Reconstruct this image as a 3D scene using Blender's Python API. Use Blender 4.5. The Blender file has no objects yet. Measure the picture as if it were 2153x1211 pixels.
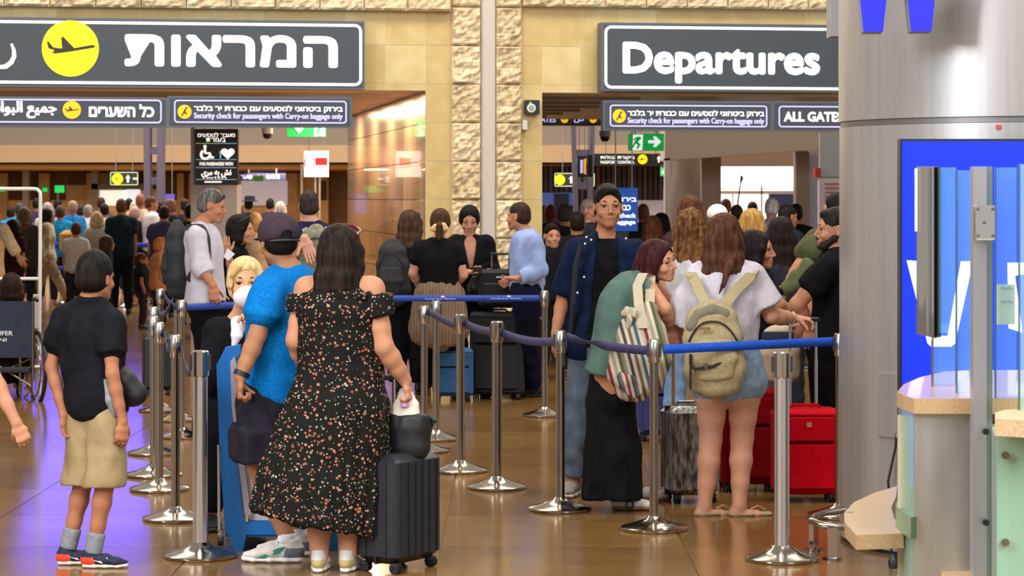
import bpy, math, random
import numpy as np
from mathutils import Vector
random.seed(7); rng = np.random.default_rng(7)
PI = math.pi
# ------------------------------------------------------------------ camera, world, light
F_PX, CAM_H, HOR, CXP = 5200.0, 1.72, 416.0, 1076.5
scene = bpy.context.scene
COL = scene.collection
cam_d = bpy.data.cameras.new('camera'); cam = bpy.data.objects.new('camera', cam_d); COL.objects.link(cam)
cam.location = (0, 0, CAM_H); cam.rotation_euler = (PI/2, 0, 0)
cam_d.sensor_width = 36; cam_d.lens = 36*F_PX/2153; cam_d.shift_y = -(605.5-HOR)/2153
cam_d.clip_end = 300; cam_d.clip_start = 0.5
cam_d.dof.use_dof = True; cam_d.dof.focus_distance = 12.2; cam_d.dof.aperture_fstop = 9
scene.camera = cam
world = bpy.data.worlds.new('world'); scene.world = world; world.use_nodes = True
world.node_tree.nodes['Background'].inputs[0].default_value = (1.0, 0.955, 0.90, 1)
world.node_tree.nodes['Background'].inputs[1].default_value = 0.52
scene.view_settings.view_transform = 'Standard'; scene.view_settings.look = 'None'
scene.view_settings.exposure = 0.0; scene.view_settings.gamma = 1
scene.view_settings.use_curve_mapping = False

def lamp(name, loc, size, power, color=(1, .96, .9), rot=(0, 0, 0)):
    l = bpy.data.lights.new(name, 'AREA'); l.shape = 'RECTANGLE'; l.size, l.size_y = size
    l.energy = power; l.color = color
    o = bpy.data.objects.new(name, l); o.location = loc; o.rotation_euler = rot; COL.objects.link(o)
    return o
lamp('hall_lamp', (-4, 4, 9), (10, 5), 1500, (1, .95, .88))
lamp('hall_lamp.001', (5, 13, 9), (8, 4), 650, (1, .95, .88))
lamp('skylight_lamp', (7, -2, 8), (5, 8), 1500, (.9, .95, 1), (0.5, 0.5, 0))
lamp('window_light', (-9.6, 1.4, 6.4), (3, 4.5), 1100, (.86, .92, 1), (PI/2, 0, math.radians(-55)))
lamp('portal_lamp', (-1, 21, 8), (14, 2.5), 850, (1, .9, .72))

# ------------------------------------------------------------------ helpers
def at(px, py, d):
    return np.array([(px-CXP)*d/F_PX, d, CAM_H-(py-HOR)*d/F_PX])
def fl(px, py):            # a point of the floor seen at that pixel
    d = F_PX*CAM_H/(py-HOR); p = at(px, py, d); p[2] = 0; return p
def nrm(v):
    v = np.asarray(v, float); return v/(np.linalg.norm(v)+1e-12)
def lin(c):
    if isinstance(c, str):
        c = [int(c[i:i+2], 16)/255 for i in (0, 2, 4)]
    return tuple((x/12.92 if x <= .04045 else ((x+.055)/1.055)**2.4) for x in c[:3])+(1,)

MATS = {}
def mat(hexc, rough=.6, metal=0., kind=None, hex2=None, scale=8., bump=0., emit=0., stretch=None, alpha=None, coat=0., trans=0., spec=None, mix=(.35, .65)):
    key = (hexc, rough, metal, kind, hex2, scale, bump, emit, stretch, alpha, coat, trans, spec, mix)
    if key in MATS: return MATS[key]
    m = bpy.data.materials.new('mat_'+(kind or 'plain')+'_'+hexc); m.use_nodes = True
    nt = m.node_tree; b = nt.nodes['Principled BSDF']; N = nt.nodes.new; L = nt.links.new
    b.inputs['Base Color'].default_value = lin(hexc); b.inputs['Roughness'].default_value = rough
    b.inputs['Metallic'].default_value = metal; b.inputs['Coat Weight'].default_value = coat
    if spec is not None: b.inputs['Specular IOR Level'].default_value = spec
    if trans: b.inputs['Transmission Weight'].default_value = trans; b.inputs['IOR'].default_value = 1.45
    if alpha is not None: b.inputs['Alpha'].default_value = alpha
    if emit:
        b.inputs['Emission Color'].default_value = lin(hexc); b.inputs['Emission Strength'].default_value = emit
    if kind or bump or hex2:
        tc = N('ShaderNodeTexCoord'); mp = N('ShaderNodeMapping'); L(tc.outputs['Object'], mp.inputs[0])
        st = stretch or (1, 1, 1); mp.inputs['Scale'].default_value = st
        if kind in ('dots', 'cells'):
            t = N('ShaderNodeTexVoronoi'); t.inputs['Scale'].default_value = scale; L(mp.outputs[0], t.inputs[0]); src = t.outputs['Distance']
        elif kind == 'wave':
            t = N('ShaderNodeTexWave'); t.inputs['Scale'].default_value = scale; t.inputs['Distortion'].default_value = 1.5; L(mp.outputs[0], t.inputs[0]); src = t.outputs['Fac']
        else:
            t = N('ShaderNodeTexNoise'); t.inputs['Scale'].default_value = scale; t.inputs['Detail'].default_value = 4; L(mp.outputs[0], t.inputs[0]); src = t.outputs['Fac']
        if hex2:
            r = N('ShaderNodeValToRGB'); r.color_ramp.elements[0].color = lin(hexc); r.color_ramp.elements[1].color = lin(hex2)
            r.color_ramp.elements[0].position, r.color_ramp.elements[1].position = mix
            L(src, r.inputs[0]); L(r.outputs[0], b.inputs['Base Color'])
        if bump:
            bp = N('ShaderNodeBump'); bp.inputs['Strength'].default_value = bump; bp.inputs['Distance'].default_value = .01
            L(src, bp.inputs['Height']); L(bp.outputs[0], b.inputs['Normal'])
    MATS[key] = m; return m

def tag(o, label=None, cat=None, group=None, kind=None, category=None):
    cat = cat or category
    if label: o['label'] = label
    if cat: o['category'] = cat
    if group: o['group'] = group
    if kind: o['kind'] = kind
    return o
def mkmesh(name, V, Fs, mats, idx=None, smooth=False):
    me = bpy.data.meshes.new(name)
    V = np.asarray(V, np.float32)
    if isinstance(Fs, np.ndarray) and Fs.ndim == 2:
        n, k = Fs.shape
        me.vertices.add(len(V)); me.vertices.foreach_set('co', V.ravel())
        me.loops.add(n*k); me.loops.foreach_set('vertex_index', Fs.ravel().astype(np.int32))
        me.polygons.add(n); me.polygons.foreach_set('loop_start', np.arange(0, n*k, k, dtype=np.int32))
        me.polygons.foreach_set('loop_total', np.full(n, k, np.int32))
    else:
        me.from_pydata(V.tolist(), [], [list(map(int, f)) for f in Fs])
    if not isinstance(mats, (list, tuple)): mats = [mats]
    for m in mats: me.materials.append(m)
    if idx is not None: me.polygons.foreach_set('material_index', np.asarray(idx, np.int32))
    me.update()
    me.polygons.foreach_set('use_smooth', np.full(len(me.polygons), bool(smooth)))
    me.validate()
    return me
def link(name, me, parent=None, loc=None):
    """one mesh object; a top-level one gets its origin at its base"""
    o = bpy.data.objects.new(name, me); COL.objects.link(o)
    if parent is not None:
        o.parent = parent
        pl = np.array(parent_world(parent))
        shift_mesh(me, -pl)
    else:
        if loc is None:
            co = np.empty(len(me.vertices)*3, np.float32); me.vertices.foreach_get('co', co); co = co.reshape(-1, 3)
            lo, hi = co.min(0), co.max(0); loc = ((lo[0]+hi[0])/2, (lo[1]+hi[1])/2, lo[2])
        shift_mesh(me, -np.array(loc)); o.location = [float(x) for x in loc]
    return o
def parent_world(p):
    w = Vector((0, 0, 0))
    while p is not None: w = w + p.location; p = p.parent
    return w
def shift_mesh(me, d):
    co = np.empty(len(me.vertices)*3, np.float32); me.vertices.foreach_get('co', co)
    co = co.reshape(-1, 3)+np.asarray(d, np.float32); me.vertices.foreach_set('co', co.ravel()); me.update()
def empty(name, loc, label=None, cat=None, group=None, kind=None):
    o = bpy.data.objects.new(name, None); COL.objects.link(o); o.location = [float(x) for x in loc]; o.empty_display_size = .1
    return tag(o, label, cat, group, kind)

class MB:
    """collects shapes in world coordinates for one mesh"""
    def __init__(s): s.V = []; s.F = []; s.I = []
    def add(s, V, Fs, i=0):
        o = len(s.V); s.V.extend([tuple(map(float, v)) for v in V]); s.F.extend([tuple(int(x)+o for x in f) for f in Fs]); s.I.extend([i]*len(Fs)); return s
    def hexa(s, P, i=0):     # 8 pts: bottom 4, top 4 (same winding)
        return s.add(P, [(3, 2, 1, 0), (4, 5, 6, 7), (0, 1, 5, 4), (1, 2, 6, 5), (2, 3, 7, 6), (3, 0, 4, 7)], i)
    def box(s, c, size, yaw=0., i=0, bev=0.):
        c = np.asarray(c, float); x, y, z = np.array(size, float)/2; ca, sa = math.cos(yaw), math.sin(yaw)
        if bev <= 0:
            P = [(-x, -y, -z), (x, -y, -z), (x, y, -z), (-x, y, -z), (-x, -y, z), (x, -y, z), (x, y, z), (-x, y, z)]
            return s.hexa([c+np.array([p[0]*ca-p[1]*sa, p[0]*sa+p[1]*ca, p[2]]) for p in P], i)
        rings = []
        for zz, ins in ((-z, bev), (-z+bev, 0), (z-bev, 0), (z, bev)):
            pts = []
            xx, yy, b = x-ins, y-ins, bev
            for sx, sy, q in ((1, 1, 0), (-1, 1, 1), (-1, -1, 2), (1, -1, 3)):
                for k in range(4):
                    a = (q+k/3)*PI/2; pts.append((sx*(xx-b)+b*math.cos(a), sy*(yy-b)+b*math.sin(a), zz))
            rings.append([c+np.array([p[0]*ca-p[1]*sa, p[0]*sa+p[1]*ca, p[2]]) for p in pts])
        return s.rings(rings, i)
    def rings(s, rings, i=0, cap=True, closed=False):
        n = len(rings[0]); V = [p for r in rings for p in r]; Fs = []
        m = len(rings)
        for r in range(m-1 if not closed else m):
            a, b = r*n, ((r+1) % m)*n
            for k in range(n): Fs.append((a+k, a+(k+1) % n, b+(k+1) % n, b+k))
        if cap and not closed: Fs.append(tuple(range(n))[::-1]); Fs.append(tuple(range((m-1)*n, m*n)))
        return s.add(V, Fs, i)
    def tube(s, pts, r, n=10, i=0, closed=False):
        pts = [np.asarray(p, float) for p in pts]; m = len(pts); rr = r if hasattr(r, '__len__') else [r]*m; rings = []; prev = None
        for k, p in enumerate(pts):
            if closed: t = nrm(pts[(k+1) % m]-pts[k-1])
            else: t = nrm(pts[min(k+1, m-1)]-pts[max(k-1, 0)])
            if prev is None: u = nrm(np.cross(t, (0, 0, 1) if abs(t[2]) < .9 else (1, 0, 0)))
            else: u = nrm(prev-t*np.dot(prev, t))
            prev = u; v = np.cross(t, u)
            rings.append([p+rr[k]*(math.cos(2*PI*j/n)*u+math.sin(2*PI*j/n)*v) for j in range(n)])
        return s.rings(rings, i, closed=closed)
    def lathe(s, c, prof, n=28, i=0):
        c = np.asarray(c, float)
        return s.rings([[c+np.array([r*math.cos(2*PI*j/n), r*math.sin(2*PI*j/n), z]) for j in range(n)] for r, z in prof], i)
    def prism(s, pts, vec, i=0):
        pts = [np.asarray(p, float) for p in pts]; n = len(pts); vec = np.asarray(vec, float)
        return s.add(pts+[p+vec for p in pts], [tuple(range(n))[::-1], tuple(range(n, 2*n))]+[(k, (k+1) % n, n+(k+1) % n, n+k) for k in range(n)], i)
    def build(s, name, mats, parent=None, smooth=False, **kw):
        me = mkmesh(name, s.V, s.F, mats, s.I, smooth)
        import bmesh
        bm = bmesh.new(); bm.from_mesh(me); bmesh.ops.recalc_face_normals(bm, faces=bm.faces)
        if smooth:
            for e in bm.edges:
                if len(e.link_faces) == 2 and e.calc_face_angle(0) > .7: e.smooth = False
        bm.to_mesh(me); bm.free()
        o = link(name, me, parent)
        return tag(o, **kw) if kw else o

# ------------------------------------------------------------------ implicit surfaces (smooth unions, surface nets)
def axis_grid(lo, hi, step, fine):
    cuts = sorted({lo, hi, *[min(max(a, lo), hi) for f in fine for a in f[:2]]}); out = [lo]
    for a, b in zip(cuts[:-1], cuts[1:]):
        if b-a < 1e-6: continue
        m = (a+b)/2; st = min([step]+[f[2] for f in fine if f[0] <= m <= f[1]])
        n = max(1, int(math.ceil((b-a)/st))); out += [a+(b-a)*(k+1)/n for k in range(n)]
    return np.array(out, np.float32)
class Sdf:
    def __init__(s): s.p = []
    def seg(s, p0, p1, a0, a1, b0=None, b1=None, R=(1, 0, 0), k=.02, sub=False, flat=(0, 0)):
        b0 = a0 if b0 is None else b0; b1 = a1 if b1 is None else b1
        s.p.append(('seg', np.asarray(p0, float), np.asarray(p1, float), float(a0), float(a1), float(b0), float(b1), np.asarray(R, float), k, sub, flat)); return s
    def loft(s, P, A, B=None, R=(1, 0, 0), k=.02, flat=(0, 0), kk=.01):
        n = len(P); B = A if B is None else B
        for i in range(n-1):
            r = R[i] if np.ndim(R) == 2 else R
            s.seg(P[i], P[i+1], A[i], A[i+1], B[i], B[i+1], r, k if i == 0 else max(kk, .006), False, (flat[0] if i == 0 else 0, flat[1] if i == n-2 else 0))
        return s
    def ell(s, c, r, X=(1, 0, 0), Y=(0, 1, 0), k=.02, sub=False):
        X = nrm(X); Y = nrm(np.asarray(Y)-X*np.dot(X, Y)); s.p.append(('ell', np.asarray(c, float), np.asarray(r, float), X, Y, np.cross(X, Y), k, sub)); return s
    def plane(s, c, n, k=.004):      # keep the side the normal points away from
        s.p.append(('pln', np.asarray(c, float), nrm(n), k)); return s
    def bounds(s):
        lo = np.full(3, 1e9); hi = -lo
        for q in s.p:
            if q[0] == 'seg' and not q[9]:
                r = max(q[3:7])
                for p in q[1:3]: lo = np.minimum(lo, p-r); hi = np.maximum(hi, p+r)
            elif q[0] == 'ell' and not q[7]:
                r = q[2].max(); lo = np.minimum(lo, q[1]-r); hi = np.maximum(hi, q[1]+r)
        return lo, hi
    def polygonize(s, step=.01, fine=()):
        lo, hi = s.bounds(); lo = lo-3*step; hi = hi+3*step
        ax = []
        for i in range(3):
            fi = [(f[0][i]-f[1], f[0][i]+f[1], f[2]) for f in fine]
            ax.append(axis_grid(lo[i], hi[i], step, fi))
        gx, gy, gz = ax; G = np.full((len(gx), len(gy), len(gz)), .2, np.float32)
        def window(c0, c1):
            sl = []
            for i, g in enumerate(ax):
                a = max(0, np.searchsorted(g, c0[i])-1); b = min(len(g), np.searchsorted(g, c1[i])+1); sl.append(slice(a, b))
            return tuple(sl)
        for q in s.p:
            if q[0] == 'seg':
                _, p0, p1, a0, a1, b0, b1, R, k, sub, flat = q; mg = k+.03; r = max(a0, a1, b0, b1)+mg
                w = window(np.minimum(p0, p1)-r, np.maximum(p0, p1)+r)
                D = p1-p0; Ln = np.linalg.norm(D)+1e-9; D = D/Ln
                Rv = R-D*np.dot(R, D)
                if np.linalg.norm(Rv) < .05: Rv = np.cross(D, (0, 1, 0.1))
                Rv = nrm(Rv); Fv = np.cross(D, Rv)
                x = gx[w[0]][:, None, None]-np.float32(p0[0]); y = gy[w[1]][None, :, None]-np.float32(p0[1]); z = gz[w[2]][None, None, :]-np.float32(p0[2])
                D = D.astype(np.float32); Rv = Rv.astype(np.float32); Fv = Fv.astype(np.float32)
                tt = x*D[0]+y*D[1]+z*D[2]; t = np.clip(tt/np.float32(Ln), 0, 1); exc = tt-t*np.float32(Ln)
                A = a0+(a1-a0)*t; B = b0+(b1-b0)*t; M = np.minimum(A, B)
                u = (x*Rv[0]+y*Rv[1]+z*Rv[2])/A; v = (x*Fv[0]+y*Fv[1]+z*Fv[2])/B
                qq = np.sqrt(u*u+v*v+(exc/M)**2); dd = (qq-1)*M
                # keep it closer to a true distance for flat sections
                if flat[0]: dd = np.maximum(dd, -tt)
                if flat[1]: dd = np.maximum(dd, tt-np.float32(Ln))
            elif q[0] == 'ell':
                _, c, r, X, Y, Z, k, sub = q; mg = k+.03; m = r.max()+mg; w = window(c-m, c+m)
                x = gx[w[0]][:, None, None]-np.float32(c[0]); y = gy[w[1]][None, :, None]-np.float32(c[1]); z = gz[w[2]][None, None, :]-np.float32(c[2])
                X = X.astype(np.float32); Y = Y.astype(np.float32); Z = Z.astype(np.float32)
                u = x*X[0]+y*X[1]+z*X[2]; v = x*Y[0]+y*Y[1]+z*Y[2]; t = x*Z[0]+y*Z[1]+z*Z[2]
                k0 = np.sqrt((u/r[0])**2+(v/r[1])**2+(t/r[2])**2); k1 = np.sqrt((u/r[0]**2)**2+(v/r[1]**2)**2+(t/r[2]**2)**2)+1e-6
                dd = k0*(k0-1)/k1
            else:
                _, c, n, k = q
                pd = (gx[:, None, None]-c[0])*n[0]+(gy[None, :, None]-c[1])*n[1]+(gz[None, None, :]-c[2])*n[2]
                G = np.maximum(G, pd.astype(np.float32)); continue
            g = G[w]
            if sub:
                dd = -dd; h = np.clip(k-np.abs(g-dd), 0, None)/k; G[w] = np.maximum(g, dd)+h*h*k*.25
            else:
                h = np.clip(k-np.abs(g-dd), 0, None)/k; G[w] = np.minimum(g, dd)-h*h*k*.25
        return nets(G, ax)
def nets(G, ax):
    S = G < 0; nx, ny, nz = G.shape
    c = np.zeros((nx-1, ny-1, nz-1), np.int8)
    for i in (0, 1):
        for j in (0, 1):
            for k in (0, 1): c += S[i:nx-1+i, j:ny-1+j, k:nz-1+k]
    I, J, K = np.nonzero((c > 0) & (c < 8)); n = len(I)
    if n == 0: return np.zeros((0, 3)), np.zeros((0, 4), int)
    vid = np.full(c.shape, -1, np.int32); vid[I, J, K] = np.arange(n)
    acc = np.zeros((n, 3)); cnt = np.zeros(n)
    corners = {(i, j, k): G[I+i, J+j, K+k] for i in (0, 1) for j in (0, 1) for k in (0, 1)}
    gx, gy, gz = ax
    P = {(i, j, k): (gx[I+i], gy[J+j], gz[K+k]) for i in (0, 1) for j in (0, 1) for k in (0, 1)}
    ed = [((0, j, k), (1, j, k)) for j in (0, 1) for k in (0, 1)]+[((i, 0, k), (i, 1, k)) for i in (0, 1) for k in (0, 1)]+[((i, j, 0), (i, j, 1)) for i in (0, 1) for j in (0, 1)]
    for a, b in ed:
        fa, fb = corners[a], corners[b]; m = (fa < 0) != (fb < 0)
        t = np.where(m, fa/np.where(m, fa-fb, 1), 0)
        for q in range(3): acc[:, q] += np.where(m, P[a][q]+(P[b][q]-P[a][q])*t, 0)
        cnt += m
    V = acc/cnt[:, None]
    Fs = []
    # x edges
    e = S[:-1, 1:-1, 1:-1] != S[1:, 1:-1, 1:-1]; i, j, k = np.nonzero(e); j = j+1; k = k+1
    q = np.stack([vid[i, j-1, k-1], vid[i, j, k-1], vid[i, j, k], vid[i, j-1, k]], 1); fl_ = S[i+1, j, k]; q[fl_] = q[fl_][:, ::-1]; Fs.append(q)
    e = S[1:-1, :-1, 1:-1] != S[1:-1, 1:, 1:-1]; i, j, k = np.nonzero(e); i = i+1; k = k+1
    q = np.stack([vid[i-1, j, k-1], vid[i-1, j, k], vid[i, j, k], vid[i, j, k-1]], 1); fl_ = S[i, j+1, k]; q[fl_] = q[fl_][:, ::-1]; Fs.append(q)
    e = S[1:-1, 1:-1, :-1] != S[1:-1, 1:-1, 1:]; i, j, k = np.nonzero(e); i = i+1; j = j+1
    q = np.stack([vid[i-1, j-1, k], vid[i, j-1, k], vid[i, j, k], vid[i-1, j, k]], 1); fl_ = S[i, j, k+1]; q[fl_] = q[fl_][:, ::-1]; Fs.append(q)
    Fq = np.concatenate(Fs)
    return V, Fq
def vnormals(V, Fq):
    a, b, c, d = (V[Fq[:, i]] for i in range(4)); fn = np.cross(c-a, d-b)
    N = np.zeros_like(V)
    for i in range(4): np.add.at(N, Fq[:, i], fn)
    return N/(np.linalg.norm(N, axis=1)[:, None]+1e-12)
def relax(V, Fq, it=1, f=.5):
    for _ in range(it):
        A = np.zeros_like(V); n = np.zeros(len(V))
        for i in range(4):
            for j in (1, 3):
                np.add.at(A, Fq[:, i], V[Fq[:, (i+j) % 4]]); np.add.at(n, Fq[:, i], 1)
        V = V*(1-f)+f*A/np.maximum(n, 1)[:, None]
    return V
def wob(V, freq, amp, seed=0, octv=3, st=(1, 1, 1)):
    """smooth pseudo noise from warped sines"""
    r = np.random.default_rng(seed); out = np.zeros(len(V)); P = V*np.array(st)*freq
    for o in range(octv):
        for q in range(3):
            d = r.normal(size=3); d /= np.linalg.norm(d); d2 = r.normal(size=3)
            out += np.sin(P@d*2*PI+r.random()*6+1.5*np.sin(P@d2*2.3+r.random()*6))/(3*(1.5**o))
        P = P*1.9
    return out*amp
def solid(sd, name, mats, parent=None, step=.01, fine=(), fold=0., ffreq=6., fst=(1, 1, .5), seed=1, smooth_it=1, matfn=None, post=None, **kw):
    V, Fq = sd.polygonize(step, fine)
    if smooth_it: V = relax(V, Fq, smooth_it)
    if fold:
        N = vnormals(V, Fq); V = V+N*wob(V, ffreq, fold, seed, 2, fst)[:, None]
    if post: V = post(V, Fq)
    idx = None
    if matfn is not None: idx = matfn(V[Fq].mean(1))
    me = mkmesh(name, V, Fq, mats, idx, True)
    o = link(name, me, parent)
    return tag(o, **kw) if kw else o
# ------------------------------------------------------------------ people
UP = np.array([0., 0, 1])
def yawF(a): a = math.radians(a); return np.array([math.sin(a), -math.cos(a), 0])      # 0 faces the camera, 90 faces the right
def rgt(F): return nrm(np.cross(F, UP))
class Sk: pass
def skel(x, y, H, yaw, head=None, hyaw=None, hpitch=0., hroll=0., lean=(0, 0), w=1., dp=1., lw=1., fem=False, base=0., syaw=None, hs=None, zp=None, **ov):
    S = Sk(); s = H/1.75; S.s = s; S.H = H; S.w = w; S.dp = dp; S.lw = lw; S.fem = fem; S.yaw = yaw
    F = yawF(yaw); R = rgt(F); S.F = F; S.R = R
    Fs = yawF(yaw if syaw is None else syaw); Rs = rgt(Fs); S.Fs = Fs; S.Rs = Rs
    P = np.array([x, y, base+(zp if zp else .53*H)]); S.P = ov.get('P', P)
    S.N = ov.get('N', S.P+UP*.31*H+F*lean[0]+R*lean[1]); spine = nrm(S.N-S.P); S.up = spine
    S.M = ov.get('M', (S.P+S.N)/2-F*(.01*s))
    sw = (.083 if fem else .093)*H*(w**.5)
    hw = .052*H
    for sg, q in ((-1, 'L'), (1, 'R')):
        setattr(S, 'S'+q, ov.get('S'+q, S.N+Rs*sg*sw-spine*.038*H))
        setattr(S, 'H'+q, ov.get('H'+q, S.P+R*sg*hw-UP*.01*H))
        sh = getattr(S, 'S'+q)
        E = ov.get('E'+q, sh+np.array([0, 0, -.172*H])+Rs*sg*.03-Fs*.01); setattr(S, 'E'+q, E)
        W = ov.get('W'+q, E+np.array([0, 0, -.15*H])+Fs*.05); setattr(S, 'W'+q, W)
        foot = ov.get('A'+q, None); h = getattr(S, 'H'+q)
        A = foot if foot is not None else np.array([h[0]+R[0]*sg*.02, h[1]+R[1]*sg*.02, base+.045*H]); setattr(S, 'A'+q, A)
        K = ov.get('K'+q, (h*.48+A*.52)+F*.02); setattr(S, 'K'+q, K)
        td = ov.get('T'+q, yaw+sg*-8); setattr(S, 'T'+q, yawF(td) if np.isscalar(td) else nrm(td))
    HF = yawF(yaw if hyaw is None else hyaw); S.hs = hs or (.97 if fem else 1.)*(.9+.1*s)
    pr = math.radians(hpitch); rr = math.radians(hroll); HR = rgt(HF)
    Hf = HF*math.cos(pr)+UP*math.sin(pr); Hu = UP*math.cos(pr)-HF*math.sin(pr)
    S.Hr = HR*math.cos(rr)-Hu*math.sin(rr); S.Hu = Hu*math.cos(rr)+HR*math.sin(rr); S.Hf = Hf
    S.Hc = head if head is not None else S.N+UP*.09*H+HF*.025
    S.L = lambda a, b, c: S.Hc+S.hs*(a*S.Hr+b*S.Hf+c*S.Hu)
    return S
TT = np.array([-.16, -.08, .06, .3, .5, .66, .82, .93, 1.0])
TA = {0: np.array([.12, .160, .166, .146, .152, .162, .160, .105, .062]), 1: np.array([.14, .178, .182, .132, .142, .152, .152, .11, .06])}
TB = {0: np.array([.09, .115, .118, .105, .112, .120, .108, .08, .06]), 1: np.array([.10, .122, .122, .095, .108, .115, .098, .07, .055])}
def spine_pt(S, t):
    if t < 0: return S.P+(S.M-S.P)*2*t
    a = S.P*(1-t)+S.M*t; b = S.M*(1-t)+S.N*t
    return (1-t)**2*S.P+2*t*(1-t)*(2*S.M-.5*S.P-.5*S.N)+t*t*S.N
def torso(sd, S, t0=-.16, t1=1., off=0., k=.03, n=10, flat=(0, 0), wx=None):
    f = int(S.fem); ts = np.linspace(t0, t1, n); s = S.s
    A = np.interp(ts, TT, TA[f])*s*S.w+off; B = np.interp(ts, TT, TB[f])*s*S.dp*(.5+.5*S.w)+off
    if wx is not None: A = A*np.interp(ts, wx[0], wx[1]); B = B*np.interp(ts, wx[0], wx[1])
    P = [spine_pt(S, t) for t in ts]; Rm = np.array([nrm(S.R*(1-min(max(t, 0), 1))+S.Rs*min(max(t, 0), 1)) for t in ts])
    sd.loft(P, A, B, Rm, k, flat, .02)
def arm_r(S, u):     # radius along the arm, 0 shoulder, 1 elbow, 2 wrist
    return np.interp(u, [0, .3, .85, 1, 1.25, 1.8, 2], [.047, .047, .040, .039, .041, .029, .026])*S.s*S.lw
def leg_r(S, u):
    return np.interp(u, [0, .3, .85, 1, 1.3, 1.8, 2], [.09, .085, .060, .057, .058, .040, .036])*S.s*S.lw
def chain(a, b, c, u): return a+(b-a)*u if u <= 1 else b+(c-b)*(u-1)
def arm(sd, S, q, u0=0., u1=2., off=0., k=.03, n=7, flat=(0, 0), flare=0., R=(1, 0, 0), squash=1.):
    a, b, c = (getattr(S, x+q) for x in 'SEW'); us = sorted(set(list(np.linspace(u0, u1, n))+([1.] if u0 < 1 < u1 else [])))
    r = [arm_r(S, u)+off+flare*(u-u0)/(u1-u0) for u in us]
    sd.loft([chain(a, b, c, u) for u in us], r, [x*squash for x in r], R, k, flat, .015)
def leg(sd, S, q, u0=0., u1=2., off=0., k=.03, n=7, flat=(0, 0), flare=0.):
    a, b, c = (getattr(S, x+q) for x in 'HKA'); us = sorted(set(list(np.linspace(u0, u1, n))+([1.] if u0 < 1 < u1 else [])))
    r = [leg_r(S, u)+off+flare*(u-u0)/(u1-u0) for u in us]
    sd.loft([chain(a, b, c, u) for u in us], r, None, S.R, k, flat, .02)
def hand(sd, S, W, dr, pn, th, curl=.35, spread=.0, sc=1.):
    """dr: along the hand, pn: side the fingers curl to, th: thumb side"""
    s = S.s*sc*(.93 if S.fem else 1.); dr = nrm(dr); pn = nrm(pn-dr*np.dot(pn, dr)); th = nrm(th-dr*np.dot(th, dr)-pn*np.dot(th, pn))
    sd.loft([W-dr*.01*s, W+dr*.035*s, W+dr*.085*s], [.027*s, .038*s, .040*s], [.021*s, .017*s, .013*s], th, .012, (0, 0), .01)
    L = [.074, .081, .075, .060]
    for i in range(4):
        o = (1.5-i)*.0205*s; b = W+dr*(.082-.004*abs(i-1))*s+th*o; ang = 0.; p = b; fr = [.44, .32, .24]; r = .0088*s
        for j in range(3):
            ang += curl*(.75, 1.1, .8)[j]*(1+.06*i); d = dr*math.cos(ang)+pn*math.sin(ang)+th*(1.5-i)*spread; q = p+nrm(d)*L[i]*fr[j]*s
            sd.seg(p, q, r, r*.9, k=.0035 if j else .006); p = q; r *= .9
    p = W+dr*.022*s+th*.026*s+pn*.004*s; d = nrm(dr*.62+th*.75*(1-.5*curl)+pn*(.25+.5*curl)); q = p+d*.036*s; sd.seg(p, q, .0125*s, .0105*s, k=.012)
    d2 = nrm(d+dr*.35+pn*curl*.5-th*curl*.3); r_ = q+d2*.027*s; sd.seg(q, r_, .0105*s, .009*s, k=.005)
    sd.seg(r_, r_+nrm(d2+pn*curl*.4)*.02*s, .009*s, .0078*s, k=.004)
def head_sdf(sd, S, face=True, nose=1., beard=0.):
    h = S.hs; L = S.L; X, Y = S.Hr, S.Hf
    E = lambda c, r, k=.02, sub=False: sd.ell(L(*c), np.array(r)*h, X, Y, k*h, sub)
    E((0, -.012, .03), (.074, .094, .084)); E((0, .018, -.028), (.056, .070, .080), .03)
    sd.seg(L(-.044, -.005, -.055), L(-.012, .066, -.092), .016*h, .014*h, k=.025*h); sd.seg(L(.044, -.005, -.055), L(.012, .066, -.092), .016*h, .014*h, k=.025*h)
    E((0, .070, -.092), (.018, .016, .014), .02)
    for sg in (-1, 1):
        E((sg*.0765, -.008, -.004), (.008, .017, .030), .006); E((sg*.083, -.004, .0), (.005, .008, .016), .004, True)
    if face:
        sd.seg(L(-.036, .072, .024), L(.036, .072, .024), .012*h, .012*h, k=.018*h)
        for sg in (-1, 1):
            E((sg*.031, .098, .004), (.019, .019, .0115), .012, True); E((sg*.040, .058, -.032), (.020, .024, .019), .02)
            E((sg*.031, .0745, .0135), (.0175, .0125, .0048), .004); E((sg*.031, .0725, -.0080), (.016, .0125, .0045), .005)
        sd.seg(L(0, .083, .014), L(0, .107*(.96+.04*nose), -.028), .0068*h, .0100*h*nose, k=.011*h)
        for sg in (-1, 1): E((sg*.012, .091, -.034), (.0075, .010, .0075), .006)
        E((0, .074, -.060), (.028, .018, .022), .02)
        E((0, .0890, -.0570), (.0220, .0070, .0038), .004); E((0, .0870, -.0655), (.0185, .0078, .0050), .004)
def lipfn(S):
    def f(C):
        q = (C-S.L(0, .094, -.0612))/S.hs; a = q@S.Hr; b = q@S.Hf; c = q@S.Hu
        m = ((a/.0225)**2+(c/.0088)**2 < 1) & (np.abs(b) < .025); return m.astype(int)
    return f
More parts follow.
